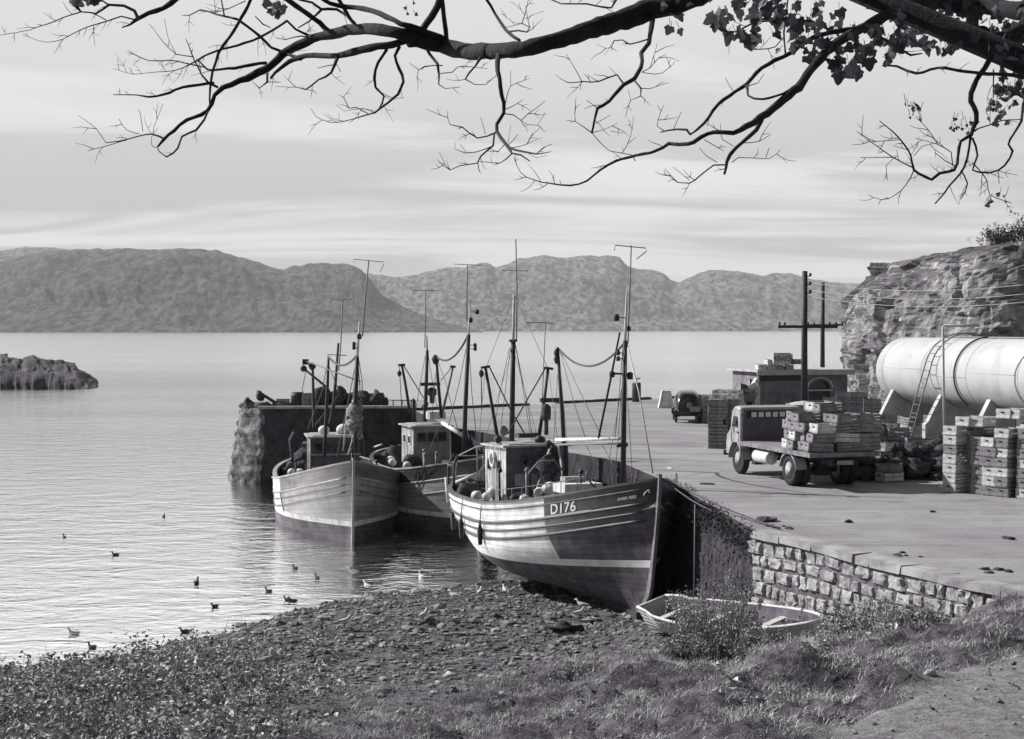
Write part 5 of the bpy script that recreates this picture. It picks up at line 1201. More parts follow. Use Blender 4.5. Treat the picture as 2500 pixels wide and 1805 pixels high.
# ------------------------------------------------------------------ the lorry
M_CAB = mat('cab_paint', .26, .42, scale=2, rough=.45, bump=.1, streak=((3, 3, .9), .52, .6, .14), spec=.4)
M_TYRE = mat('tyre_rubber', .018, .035, scale=6, rough=.85)
M_RIM = mat('wheel_rim', .30, .42, scale=5, rough=.5)
M_CHASSIS = mat('chassis_black', .018, .035, scale=5, rough=.7)
M_LORRYBED = mat('bed_planks', .14, .26, scale=3, rough=.85, stretch=(1, 6, 1))
def wheel(root, c, r, w, out, name='wheel', rim=M_RIM):
    """axle along local y; out = +1/-1 outer side"""
    Mx = Matrix.Rotation(R(90) * (-out), 3, 'X')
    o = MB(); o.lathe([(r * .55, -w / 2), (r * .9, -w / 2), (r * .99, -w * .36), (r, -w * .2), (r, w * .2), (r * .99, w * .36), (r * .9, w / 2), (r * .60, w / 2), (r * .57, w * .4)], c, 26, Mx)
    wl = o.build('wheel', M_TYRE, root)
    q = MB(); q.lathe([(r * .60, w * .44), (r * .56, w * .40), (r * .50, w * .10), (r * .30, w * .06), (r * .26, w * .30), (r * .10, w * .36), (.01, w * .37)], c, 22, Mx)
    q.build('rim', rim, wl)
    return wl
def build_lorry():
    rw = on_level(1925, 1186, QZ); fw = on_level(1800, 1157, QZ); hd = (fw - rw); wb = hd.length; yaw = math.atan2(hd.y, hd.x)
    root = thing('lorry', 'flatbed lorry with pale cab loaded with wooden fish boxes', 'lorry', (rw.x, rw.y, QZ), (0, 0, yaw))
    # local x forward, near side wheels at y = 0, lorry body extends to y = -2.05
    Wd = 2.1; r = .46
    for x, w in ((0, .26), (wb, .22)):
        wheel(root, (x, -.13, r), r, w, 1); wheel(root, (x, -Wd + .13, r), r, w, -1)
    for y in (-.42, -Wd + .42): wheel(root, (0, y, r), r, .24, 1)
    ch = MB(); ch.box((wb / 2 - .3, -.72, .78), (wb + 2.2, .09, .2)); ch.box((wb / 2 - .3, -Wd + .72, .78), (wb + 2.2, .09, .2))
    ch.tube([(0, -.2, r), (0, -Wd + .2, r)], .08, 8); ch.tube([(wb, -.2, r), (wb, -Wd + .2, r)], .06, 8); ch.box((0, -Wd / 2, r), (.34, .4, .34))
    for k in range(5): ch.box((-1.1 + k * (wb - .6) / 4, -Wd / 2, .92), (.08, Wd - .2, .12))
    ch.build('chassis', M_CHASSIS, root)
    zb = 1.06; x0, x1 = -1.45, wb - .36
    bd = MB()
    for k in range(9): bd.box(((x0 + x1) / 2, .05 - (k + .5) * (Wd + .1) / 9, zb), (x1 - x0, (Wd + .1) / 9 - .012, .06), jit=.004)
    bd.build('load_bed', M_LORRYBED, root)
    rl = MB()
    for y in (.07, -Wd - .07): rl.box(((x0 + x1) / 2, y, zb - .03), (x1 - x0, .04, .13))
    rl.box((x0 - .02, -Wd / 2, zb - .03), (.04, Wd + .18, .13)); rl.build('side_raves', M_BOX2, root)
    for x in (0.0,):
        mg = MB(); mg.grid([[Vector((x + (r + .09) * math.cos(th), .04 - k * .36, r + (r + .09) * math.sin(th))) for k in (0, 1)] for th in np.linspace(.12, math.pi - .12, 14)]); mg.grid([[Vector((x + (r + .09) * math.cos(th), .04, r + (r + .09) * math.sin(th) - q * .05)) for q in (0, 1)] for th in np.linspace(.12, math.pi - .12, 14)]); mg.build('mudguard', M_CAB, root)
    fl = MB(); fl.lathe([(.01, -.5), (.19, -.5), (.21, -.47), (.21, .47), (.19, .5), (.01, .5)], (1.85, -.12, .70), 18, Matrix.Rotation(R(90), 3, 'Y')); fl.build('fuel_tank', M_WHITE, root)
    fp = MB(); fp.box((2.6, -.3, .62), (.25, .4, .45)); fp.build('battery_box', M_CHASSIS, root)
    # cab: side outline (x along the lorry, z up), lofted across its width with rounded top
    cx = wb - .30; KX = .56
    side = [(0, .80), (0, 2.02), (.12, 2.16), (.42, 2.22), (.95, 2.20), (1.16, 2.08), (1.36, 1.50), (1.50, 1.40), (1.92, 1.22), (2.02, .98), (2.02, .62), (1.55, .62), (1.42, .86), (1.1, 1.02), (.50, 1.02), (.12, .86), (.08, .70), (0, .70)]; side = [(x * KX, z) for x, z in side]
    ys = [(.045, .0), (.0, .05), (-.14, .0), (-Wd + .14, .0), (-Wd, .05), (-Wd - .045, .0)]
    def ring(y, shrink): 
        c = Vector((1.0, 0, 1.3)); return [Vector((cx + x + (.55 - x) * shrink * .5, y, z - (max(0, z - 1.6) * shrink))) for x, z in side]
    rows = [ring(.03, .14), ring(-.02, .05), ring(-.16, .0), ring(-Wd + .16, .0), ring(-Wd + .02, .05), ring(-Wd - .03, .14)]
    cb = MB(); cb.grid(rows, smooth=False, closed=True, flip=True); cb.add(rows[0], [tuple(range(len(side)))]); cb.add(rows[-1], [tuple(range(len(side)))[::-1]])
    cab = cb.build('cab', M_CAB, root)
    def win(poly, m=M_GLASS, y=None, nm='window'):
        w = MB(); w.add([Vector(p) for p in poly], [tuple(range(len(poly)))]); return w.build(nm, m, cab)
    yo = .05
    for y, sg in ((yo, 1), (-Wd - yo, -1)):
        p = [(cx + .20, y, 1.52), (cx + .20, y - sg * .028, 2.0), (cx + .50, y - sg * .028, 2.0), (cx + .64, y, 1.52)]; w = win(p if sg > 0 else p[::-1])
        d = MB()
        for (xa, za), (xb, zb_) in (((.12, 1.04), (.12, 2.04)), ((.12, 2.04), (.54, 2.04)), ((.68, 1.46), (.68, 1.04))): d.tube([(cx + xa, y - sg * (.03 if za > 1.9 else .008), za), (cx + xb, y - sg * (.03 if zb_ > 1.9 else .008), zb_)], .008, 4)
        dr = d.build('door', M_CHASSIS, cab); h = MB(); h.box((cx + .2, y + sg * .01, 1.36), (.12, .03, .03)); h.build('handle', M_CHASSIS, dr)
    rp = MB(); rp.box((cx - .012, -Wd / 2, 1.42), (.02, Wd - .10, 1.34)); rp.build('rear_shade_panel', mat('cab_rear_shade', .06, .09, scale=3, rough=.5), cab)  # dark sheet over the cab back, its shade put into the colour
    wn = MB(); wn.box((cx - .015, -Wd / 2, 1.93), (.03, Wd - .34, .22)); rwn = wn.build('rear_window', M_CHASSIS, cab)
    g = MB()
    for k in range(6): g.box((cx - .034, -.30 - (k + .5) * (Wd - .6) / 6, 1.93), (.012, (Wd - .6) / 6 - .07, .16))
    g.build('pane', mat('daylight_glass', .5, .62, scale=1, rough=.2, spec=.5), rwn)  # pale panes stand for daylight seen through the cab
    win([(cx + 1.19 * KX + .02, -.22, 2.02), (cx + 1.395 * KX + .03, -.22, 1.5), (cx + 1.395 * KX + .03, -Wd + .22, 1.5), (cx + 1.19 * KX + .02, -Wd + .22, 2.02)], nm='windscreen')
    bp = MB(); bp.box((cx + 1.24, -Wd / 2, .62), (.08, Wd + .1, .16)); bp.box((cx + 1.12, -.5, .64), (.24, .08, .1)); bp.box((cx + 1.12, -Wd + .5, .64), (.24, .08, .1)); bp.build('bumper', M_CHASSIS, root)
    for y in (-.3, -Wd + .3): hl = MB(); hl.lathe([(.02, 0), (.11, .02), (.12, .05), (.11, .1)], (cx + 1.12, y, 1.05), 14, Matrix.Rotation(R(90), 3, 'Y')); hl.build('headlight', M_RIM, root)
    mf = MB(); mf.grid([[Vector((wb + (r + .10) * math.cos(th), .06 - k * .30, r + .02 + (r + .10) * math.sin(th))) for k in (0, 1)] for th in np.linspace(.0, math.pi - .05, 14)]); mf.build('wheel_arch', M_CAB, root)
    mi = MB(); mi.tube([(cx + .66, .05, 1.55), (cx + .72, .26, 1.62)], .012, 5); mi.box((cx + .72, .28, 1.66), (.03, .12, .2)); mi.build('mirror', M_CHASSIS, root)
    npl = MB(); npl.box((x0 - .05, -Wd / 2, .80), (.02, .52, .12)); npl.build('number_plate', M_PALE, root)
    nb = MB(); nb.box((x0 - .05, -.35, .86), (.02, .12, .12)); nb.build('tail_lamp', M_CHASSIS, root)
    return root, yaw, wb
LORRY, LYAW, LWB = build_lorry()
def lorry_load():
    W = Matrix.Translation(LORRY.location) @ Matrix.Rotation(LYAW, 4, 'Z'); zb = 1.10; G = 'fish boxes loaded on the lorry'; rnd = random.Random(8)
    # boxes lie across the bed, pale ends to the near side
    cols = [(-1.10, 3, -.50), (-1.10, 4, -1.30), (-.62, 3, -.50), (-.62, 4, -1.32), (-.12, 4, -.42), (-.12, 5, -1.28), (.38, 2, -.40), (.38, 5, -1.26), (.88, 4, -.75), (.88, 5, -1.55), (1.50, 3, -1.2), (1.60, 4, -1.85), (-1.12, 4, -1.95), (-.6, 4, -2.0 + .1)]
    names = ['at the tail nearest the kerb side', 'in the middle of the tail', 'second from the tail on the near side', 'second from the tail in mid bed', 'over the near rear wheel', 'over the rear axle in mid bed', 'low and pale beside the cab end', 'high in mid bed ahead of the axle', 'stepped behind the cab', 'tall behind the cab in mid bed', 'close against the cab', 'on the off side against the cab', 'at the tail on the off side', 'second from the tail on the off side']
    for (x, n, y), nm in zip(cols, names):
        for k in range(n):
            p = W @ Vector((x + rnd.uniform(-.03, .03), y + rnd.uniform(-.12, .12), zb + k * (BH + .004)))
            lab = '%s fish box in the lorry stack %s' % ('bottom' if k == 0 else 'top' if k == n - 1 else ORD[k], nm)
            fish_box(p, LYAW + R(90) + rnd.uniform(-.2, .2), lab, G, (rnd.uniform(-.05, .05), rnd.uniform(-.05, .05)), pick=[0, 2, 3, 2, 3][rnd.randrange(5)])
    # tipped and spilling boxes on the off side behind the tail
    G2 = 'fish boxes tumbled behind the lorry'
    spill = [((2085, 1090), .9, (.5, .3), 'bright fish box tipped on its side behind the tail of the lorry'), ((2115, 1060), .2, (.1, 1.3), 'fish box standing on end behind the tail of the lorry'), ((2135, 1095), 1.3, (.9, .2), 'dark fish box leaning on the tumbled heap'),
             ((2105, 1030), .5, (.0, .2), 'pale fish box on top of the tumbled heap behind the lorry'), ((2148, 1060), -.3, (.3, 1.2), 'fish box on end beside the ladder'), ((2170, 1080), .4, (1.0, .1), 'fish box overturned before the ladder foot'),
             ((2140, 1120), .1, (.6, .6), 'pale fish box tilted low under the tumbled heap'), ((2090, 1125), 1.1, (.4, -.5), 'fish box lying askew under the lorry tail corner')]
    for (px, py), yw, tl, lab in spill:
        p = at(px, py, 45.2); fish_box((p.x, p.y, p.z - .1), yw, lab, G2, tl, pick=rnd.choice([0, 0, 2, 3]))
lorry_load()
def clutter_stacks():
    rnd = random.Random(41); G = 'fish boxes cluttered between the lorry and the tank'
    spots = [(2150, 1166, 4, 'the messy stack behind the lorry tail'), (2178, 1158, 5, 'the second messy stack behind the lorry tail'), (2208, 1164, 3, 'the low messy stack before the ladder'), (2232, 1150, 4, 'the messy stack at the ladder foot'), (2262, 1156, 3, 'the messy stack past the ladder foot'),
             (2120, 1140, 6, 'the tall messy stack against the lorry load'), (2165, 1128, 6, 'the tall dark stack under the tank end'), (2200, 1120, 6, 'the second tall dark stack under the tank'), (2285, 1140, 4, 'the dark stack by the pipe post'), (2240, 1118, 5, 'the dark stack behind the ladder'),
             (2138, 1152, 5, 'the ragged stack with bright ends behind the lorry'), (2192, 1146, 5, 'the second ragged stack with bright ends'), (2222, 1134, 6, 'the ragged stack just before the ladder'), (2275, 1128, 6, 'the ragged stack between ladder and pipe post'), (2168, 1176, 2, 'the broken pair of boxes before the clutter')]
    for px, py, n, w in spots:
        c = on_level(px, py, QZ)
        for k in range(n):
            lab = ('lowest' if k == 0 else 'topmost' if k == n - 1 else ORD[k]) + ' fish box in ' + w
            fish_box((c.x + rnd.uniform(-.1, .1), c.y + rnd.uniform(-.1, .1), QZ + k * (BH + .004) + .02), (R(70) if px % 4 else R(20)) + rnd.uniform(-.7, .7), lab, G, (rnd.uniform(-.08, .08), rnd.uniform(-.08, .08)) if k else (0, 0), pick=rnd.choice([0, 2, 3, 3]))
clutter_stacks()
def heap_support():
    # nets and dunnage under the tumbled boxes, spread on to darken beneath the tank
    mb = MB(); rnd = random.Random(4); c = on_level(2120, 1172, QZ)
    for k in range(150): u = rnd.random(); mb.blob((c.x + rnd.uniform(-.9, 3.0), c.y + rnd.uniform(-.2, 3.6), QZ + rnd.uniform(.0, .95) * (1 - .3 * u)), rnd.uniform(.14, .34), k, 8, 6, .6, (1.3, 1.2, .8))
    tag(mb.build('net_pile', M_NET), 'dark pile of nets between the lorry and the tank, partly added to darken the space', 'net pile')
heap_support()
def more_stacks():
    rnd = random.Random(12)
    # stacks beyond the cab: pale ends to the water side, long dark sides to the camera
    for px, py, nx, n, yaw, w, G in ((1735, 1096, 1, 7, -.12, 'the stack standing in front of the lorry cab', 'fish boxes beyond the lorry cab'), (1767, 1094, 1, 7, -.12, 'the second stack in front of the lorry cab', 'fish boxes beyond the lorry cab')):
        c = on_level(px, py, QZ); c = c + Vector((.3, .25, 0)); stack(c, yaw, n, w, G, pick=2)
    G = 'fish boxes in the long low pile beside the car'
    for i, (px, py, n) in enumerate(((1712, 1030, 5), (1733, 1030, 5), (1754, 1031, 6), (1776, 1032, 6), (1798, 1033, 6))):
        c = on_level(px, py, QZ); stack((c.x, c.y), R(62), n, ['the pile end next to the car', 'the second column of the pile past the car', 'the middle column of the pile past the car', 'the fourth column of the pile past the car', 'the last column of the pile behind the cab'][i], G, pick=0)
    G = 'fish boxes stacked between the lorry and the crag'
    for i, (px, py, n) in enumerate(((2030, 1060, 6), (2062, 1062, 7), (2095, 1063, 7), (2128, 1065, 6), (1985, 1050, 5))):
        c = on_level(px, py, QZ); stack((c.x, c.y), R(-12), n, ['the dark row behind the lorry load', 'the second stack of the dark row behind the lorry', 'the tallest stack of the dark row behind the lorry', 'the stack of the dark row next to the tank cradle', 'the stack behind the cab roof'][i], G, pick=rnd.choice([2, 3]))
    # boxes on the roof of the hut, one with lettering on its end
more_stacks()

# ------------------------------------------------------------------ the hut, telegraph poles
def build_hut():
    d = 74.0; a = at(1852, 990, d); b = at(2052, 990, d + 1.2); L = (b - a).length + .4; yaw = math.atan2(b.y - a.y, b.x - a.x); Wd, Ht = 3.4, 2.42
    root = thing('hut', 'low flat-roofed rendered hut with an arched doorway against the crag', 'hut', (a.x, a.y, QZ), (0, 0, yaw))
    mw = mat('hut_render', .13, .24, scale=1.3, rough=.9, bump=.4, bscale=8); ml = mat('hut_pale_render', .5, .62, scale=2, rough=.9)
    dx = L - 1.62                                             # centre of the doorway
    mb = MB()
    hw = .62; zs = 1.55
    arch = [(dx + hw * math.cos(th), zs + .42 * math.sin(th)) for th in np.linspace(math.pi, 0, 13)]
    out = [(0, 0), (dx - hw, 0)] + arch + [(dx + hw, 0), (L, 0), (L, Ht), (0, Ht)]
    mb.add([Vector((x, 0, z)) for x, z in out], [tuple(range(len(out)))])
    for (x0, z0), (x1, z1) in zip([(dx - hw, 0)] + arch, arch + [(dx + hw, 0)]): mb.add([Vector((x0, 0, z0)), Vector((x1, 0, z1)), Vector((x1, .3, z1)), Vector((x0, .3, z0))], [(0, 1, 2, 3)])
    mb.add([Vector((0, 0, 0)), Vector((0, 0, Ht)), Vector((0, Wd, Ht)), Vector((0, Wd, 0))], [(0, 1, 2, 3)])
    mb.add([Vector((L, 0, 0)), Vector((L, Wd, 0)), Vector((L, Wd, Ht)), Vector((L, 0, Ht))], [(0, 1, 2, 3)]); mb.add([Vector((0, Wd, 0)), Vector((0, Wd, Ht)), Vector((L, Wd, Ht)), Vector((L, Wd, 0))], [(0, 1, 2, 3)])
    mb.build('wall', mw, root)
    rf = MB(); rf.box((L / 2, Wd / 2 - .1, Ht + .06), (L + .5, Wd + .6, .12)); rf.box((L / 2, -.36, Ht - .02), (L + .5, .06, .28)); rf.build('roof', mat('hut_roof', .34, .46, scale=2, rough=.9), root)
    lt = MB(); lt.box((L / 2 - 1.2, -.03, Ht - .42), (L - 2.5, .07, .10)); lt.box((L / 2 - 1.2, -.02, Ht - .22), (L - 2.5, .04, .24)); lt.build('fascia', mat('hut_fascia', .035, .07), root)
    dr = MB(); dr.box((dx, .26, zs / 2), (1.22, .05, zs)); dd = dr.build('door', mat('hut_door', .06, .1, scale=3), root)
    fg = MB(); fg.add([Vector((x, .24, z)) for x, z in arch], [tuple(range(len(arch)))]); fg.build('fanlight', M_GLASS, dd)
    am = MB(); am.tube([Vector((dx + (hw + .1) * math.cos(th), -.03, zs + .02 + .55 * math.sin(th))) for th in np.linspace(math.pi, 0, 13)], .05, 6); am.tube([(dx - hw - .1, -.03, zs - .12), (dx + hw + .1, -.03, zs - .12)], .05, 6); am.build('arch_moulding', ml, root)
    bt = MB(); bt.box((-.16, -.05, .85), (.32, .3, 1.7)); bt.box((-.25, -.05, 1.85), (.2, .3, .5), Matrix.Rotation(.6, 3, 'Y')); bt.build('buttress', ml, root)
    return root, a, yaw, L, Wd, Ht
HUT = build_hut()
def hut_boxes():
    root, a, yaw, L, Wd, Ht = HUT; W = Matrix.Translation(root.location) @ Matrix.Rotation(yaw, 4, 'Z'); zt = Ht + .12; G = 'fish boxes piled on the hut roof'
    items = [(.25, .3, 0, R(80), 0, 'pale fish box low at the corner of the hut roof'), (.72, .25, 0, R(84), 1, 'fish box beside the corner box on the hut roof'), (1.25, .35, 0, R(78), 0, 'pale fish box under the lettered box on the hut roof'),
             (.75, .3, 1, R(84), 0, 'fish box in the upper row of the hut roof pile'), (1.75, .3, 0, R(90), 0, 'square pale fish box on the hut roof beside the pole'), (2.1, .5, 1, R(4), 3, 'long dark fish box on the hut roof, lower of the two'), (1.7, .5, 2, R(2), 3, 'long dark fish box on top of the hut roof pile'), (2.55, .5, 1, R(3), 3, 'dark fish box at the pole end of the hut roof pile')]
    for x, y, k, yw, pk, lab in items: fish_box(W @ Vector((x, y, zt + k * (BH + .004))), yaw + yw, lab, G, pick=pk)
    # lettered box: bigger kit box with the merchant's stencil on its end
    o = thing('lettered_box', 'pale fish crate with stencilled lettering on its end, on the hut roof', 'crate', W @ Vector((1.2, -.05, zt + BH + .01)), (0, 0, yaw), G)
    mb = MB()
    for k in range(2): mb.box((0, 0, .17 + k * .30), (.98, .5, .28), jit=.006)
    mb.build('crate', M_BOX, o)
    cu = bpy.data.curves.new('stencil', 'FONT'); cu.body = 'KINLO'; cu.size = .34; cu.align_x = 'CENTER'
    tmp = bpy.data.objects.new('stencil_source', cu); COL.objects.link(tmp); me = bpy.data.meshes.new_from_object(tmp.evaluated_get(bpy.context.evaluated_depsgraph_get())); bpy.data.objects.remove(tmp)
    for v in me.vertices: v.co = Vector((v.co.x * .92, -.262, .18 + v.co.y * 1.1))
    me.materials.append(mat('stencil_black', .06)); t = bpy.data.objects.new('stencil_lettering', me); COL.objects.link(t); t.parent = o
    # untidy pile of boxes and scrap wood at the end of the hut
    G = 'broken boxes heaped at the end of the hut'; rnd = random.Random(6); n = 0
    for k in range(18):
        px = 1772 + 66 * rnd.random(); h = (px - 1770) / 70; z = QZ + rnd.uniform(.0, .25 + 1.9 * h)
        p = at(px, 985, 73.5 + rnd.uniform(-.4, .8)); 
        fish_box((p.x, p.y, z), rnd.uniform(0, 3), 'broken fish box tumbled in the heap at the end of the hut', G, (rnd.uniform(-.9, .9), rnd.uniform(-.9, .9)), pick=rnd.choice([0, 1, 2]))
    mb = MB(); c = at(1815, 985, 74.3)
    for k in range(16): mb.blob((c.x + rnd.uniform(-.9, .5), c.y + rnd.uniform(0, .8), QZ + rnd.uniform(0, 1.5) * (.5 + .5 * (k % 2))), rnd.uniform(.3, .5), k, 8, 6, .5)
    tag(mb.build('net_pile', M_NET), 'dark nets heaped among the broken boxes at the end of the hut', 'net pile')
    # pale upturned thing on the load roof line: tarpaulin sheet
    mb = MB(); c = at(1962, 987, 56); P = []
    for i in range(9): P.append([Vector((c.x + (i / 8 - .5) * 1.2, c.y + (j / 5 - .5) * 1.3, c.z + .12 * math.sin(math.pi * i / 8) * math.sin(math.pi * j / 5) + .05 * fbm(i * .6, j * .7, 2))) for j in range(6)])
    mb.grid(P); Q = [[p - Vector((0, 0, .04)) for p in r] for r in P]; mb.grid(Q, flip=True)
    mb2 = MB(); mb2.box((c.x, c.y, (c.z + QZ) / 2 - .02), (1.1, 1.1, c.z - QZ - .04)); tp = mb.build('tarpaulin', mat('pale_canvas', .34, .46, scale=4, rough=.9)); tag(tp, 'pale canvas sheet spread over a box pile behind the lorry', 'tarpaulin'); 
    pl = mb2.build('box_pile', M_BOX2, tp)
hut_boxes()

def pole(name, label, px, top, d, arms, bottom=QZ, r=.14):
    p = at(px, top, d); root = thing('telegraph_pole', label, 'telegraph pole', (p.x, p.y, bottom), (0, 0, 0), 'telegraph poles by the hut'); H_ = p.z - bottom
    mb = MB(); mb.tube([(.02, 0, 0), (0, 0, H_ * .5), (0, 0, H_)], [r * 1.15, r, r * .85], 10); mb.build('shaft', M_SPAR, root)
    for z, x0, x1, ins in arms:
        a = MB(); a.box(((x0 + x1) / 2, -.12, z - bottom), (x1 - x0, .10, .13)); ar = a.build('crossarm', M_SPAR, root)
        for x in ins: i = MB(); i.lathe([(.03, 0), (.05, .04), (.05, .12), (.02, .16)], (x, -.12, z - bottom + .07), 8); i.build('insulator', M_GLASS, ar)
    return root, H_
p1, h1 = pole('a', 'tall dark telegraph pole standing before the hut, with a long crossarm', 1965, 662, 69.0, [], r=.15)
z798 = at(1965, 798, 69).z
p1b = MB(); p1b.box((.13, -.16, z798 - QZ), (2.9, .11, .14)); arm = p1b.build('crossarm', M_SPAR, p1)
for x in (-1.25, -1.0, 1.2, 1.5): i = MB(); i.lathe([(.03, 0), (.05, .04), (.05, .12), (.02, .16)], (x, -.16, z798 - QZ + .07), 8); i.build('insulator', M_GLASS, arm)
for k in range(3): i = MB(); i.tube([(.1, 0, h1 - .25 - .42 * k), (.26, 0, h1 - .25 - .42 * k)], .03, 6); i.lathe([(.03, 0), (.06, .04), (.06, .14), (.02, .18)], (.27, 0, h1 - .27 - .42 * k), 8); i.build('insulator', M_SPAR, p1)
p2, h2 = pole('b', 'slimmer telegraph pole farther off behind the hut roof', 2009, 690, 96.0, [], r=.15)
for k, z in enumerate((h2 - 2.9,)):
    a = MB(); a.box((.4, -.15, z), (3.4, .10, .12)); ar = a.build('crossarm', M_SPAR, p2)
    for x in (-1.0, -.6, .9, 1.3, 1.7): i = MB(); i.lathe([(.03, 0), (.06, .04), (.06, .12), (.02, .16)], (x, -.15, z + .06), 8); i.build('insulator', M_GLASS, ar)
def wires():
    for k, (y0, y1) in enumerate(((690, 693), (708, 716), (724, 736))):
        a = at(1974, y0, 69); b = at(2520, y1, 58); mb = MB(); mb.tube([a.lerp(b, i / 16) - Vector((0, 0, .35 * (1 - (2 * i / 16 - 1) ** 2))) for i in range(17)], .012, 4)
        tag(mb.build('telegraph_wire', M_PALEROPE), ['upper telegraph wire crossing the face of the crag', 'middle telegraph wire crossing the face of the crag', 'lowest telegraph wire crossing the face of the crag'][k], 'wire', 'telegraph wires before the crag')
wires()

# ------------------------------------------------------------------ the small car
def build_car():
    c = on_level(1667, 1034, QZ); root = thing('car', 'small black saloon car seen from behind with its spare wheel on the tail', 'car', (c.x + .42, c.y + 1.75, QZ), (0, 0, R(90 - 4)))
    # local x forward, origin at the centre; tail at x = -1.75
    m = mat('black_coachwork', .016, .022, scale=3, rough=.25, spec=.6)
    secs = []
    side = [(-1.62, .52, .95, .50), (-1.56, .42, 1.15, .54), (-1.35, .36, 1.36, .58), (-1.0, .34, 1.53, .61), (-.5, .33, 1.60, .63), (.1, .33, 1.58, .63), (.42, .34, 1.46, .61), (.62, .36, 1.16, .58), (.75, .38, 1.06, .46), (1.3, .40, 1.02, .38), (1.62, .44, .98, .32), (1.70, .5, .9, .26)]
    for x, z0, z1, hw in side:
        ring = []
        for k in range(20):
            th = 2 * math.pi * k / 20; cy, sy = math.cos(th), math.sin(th); e = .55
            y = hw * math.copysign(abs(cy) ** e, cy); zz = (z0 + z1) / 2 + (z1 - z0) / 2 * math.copysign(abs(sy) ** e, sy)
            if zz > 1.0: y *= 1 - .22 * (zz - 1.0)
            ring.append(Vector((x, y, zz)))
        secs.append(ring)
    mb = MB(); mb.grid(secs, closed=True, flip=True); mb.add(secs[0], [tuple(range(20))]); mb.add(secs[-1], [tuple(range(20))[::-1]]); body = mb.build('body', m, root)
    w = MB(); w.add([Vector((-1.475, -.25, 1.24)), Vector((-1.475, .25, 1.24)), Vector((-1.30, .24, 1.43)), Vector((-1.30, -.24, 1.43))], [(3, 2, 1, 0)]); w.build('rear_window', M_GLASS, root)
    for sg in (-1, 1):
        for x0, x1 in ((-.95, -.35), (-.25, .42)):
            w = MB(); w.add([Vector((x0, sg * .635, 1.08)), Vector((x1, sg * .635, 1.08)), Vector((x1 - .08, sg * .575, 1.42)), Vector((x0 + .08, sg * .575, 1.42))], [(0, 1, 2, 3)]); w.build('side_window', M_GLASS, root)
        for x in (-1.05, 1.12):
            wheel(root, (x, sg * .60, .31), .31, .12, sg, rim=M_RIM)
            g = MB(); P = [[Vector((x + (.40 + .05 * abs(q)) * math.cos(th), sg * (.45 + .27 * k), .31 + (.40 - .06 * k * k) * math.sin(th))) for k in (0, .4, .8, 1)] for q, th in [(i / 6 - 1, i * math.pi / 12) for i in range(13)]]
            g.grid(P); g.build('mudguard', m, root)
        t = MB(); t.lathe([(.01, -.03), (.045, -.03), (.05, .02), (.01, .05)], (-1.62, sg * .5, .72), 10, Matrix.Rotation(R(90), 3, 'Y')); t.build('tail_lamp', M_GLASS, root)
    wheel(root, (-1.66, -.0, .90), .31, .14, 1).rotation_euler = (0, 0, 0)
    sp = [o for o in root.children if o.name.startswith('wheel')][-1]
    # turn the spare to stand flat against the tail
    sp.data.transform(Matrix.Translation((-1.70, -.02, .92)) @ Matrix.Rotation(R(90), 4, 'Z') @ Matrix.Translation((1.66, 0, -.90)))
    for ch in sp.children: ch.data.transform(Matrix.Translation((-1.70, -.02, .92)) @ Matrix.Rotation(R(90), 4, 'Z') @ Matrix.Translation((1.66, 0, -.90)))
    sp.name = 'spare_wheel'
    b = MB(); b.box((-1.82, 0, .42), (.06, 1.42, .12)); b.build('bumper', M_CHASSIS, root)
    n = MB(); n.box((-1.80, -.30, .72), (.03, .50, .26)); n.build('luggage_panel', mat('grey_panel', .22, .30, scale=6), root)
build_car()

def small_quay_things():
    b = on_level(1554, 977, QZ); b.y = 90.5; b.x = (1554 - 1250) / F * 90.5
    mb = MB(); H_ = 1.22; mb.lathe([(.29, 0), (.29, .9), (.30, 1.1), (.25, H_)], (b.x, b.y, QZ + .02), 18)
    o = mb.build('bollard', mat('bollard_wood', .05, .14, scale=3, rough=.85, stretch=(6, 6, .6))); tag(o, 'tall round mooring bollard on the quay edge with a gull above it', 'bollard')
    mb = MB(); c = on_level(1626, 996, QZ); mb.box((c.x, c.y, QZ + .42), (.95, .8, .84), taper=.62); mb.box((c.x, c.y, QZ + .93), (.62, .52, .2), taper=.8)
    tag(mb.build('marker_block', M_WHITE), 'whitewashed concrete block on the quay near the car', 'block')
    return b, H_
BOLL = small_quay_things()

def quay_litter():
    rnd = random.Random(77)
    G = 'scraps lying on the quay'
    for i in range(15):
        px, py = rnd.uniform(1560, 2480), rnd.uniform(1080, 1400); c = on_level(px, py, QZ)
        if c.x < np.interp(c.y, [24.8, 26, 32.6, 41.9, 50, 56], [9.3, 8.5, 5.65, 4.95, 3.75, .9]) + .8: continue
        mb = MB(); a = rnd.uniform(0, 3.1)
        if i % 3 == 0: mb.box((0, 0, .012), (rnd.uniform(.3, .7), .09, .02), jit=.01); nm, m = 'board_scrap', M_BOX
        elif i % 3 == 1: mb.tube([(.25 * math.cos(t + i) * (1 + .3 * math.sin(2.3 * t)), .2 * math.sin(t), .02) for t in np.linspace(0, 5, 14)], .014, 4); nm, m = 'rope_scrap', M_ROPE
        else: mb.blob((0, 0, .02), rnd.uniform(.05, .1), i, 8, 5, .5, (1.5, 1, .5)); nm, m = 'fish_scrap', M_NET
        o = mb.build(nm, m, None, c, (0, 0, a)); tag(o, {'board_scrap': 'scrap of broken box board lying on the quay', 'rope_scrap': 'scrap of dark rope lying on the quay', 'fish_scrap': 'small dark lump of litter on the quay'}[nm], 'litter', G)
quay_litter()
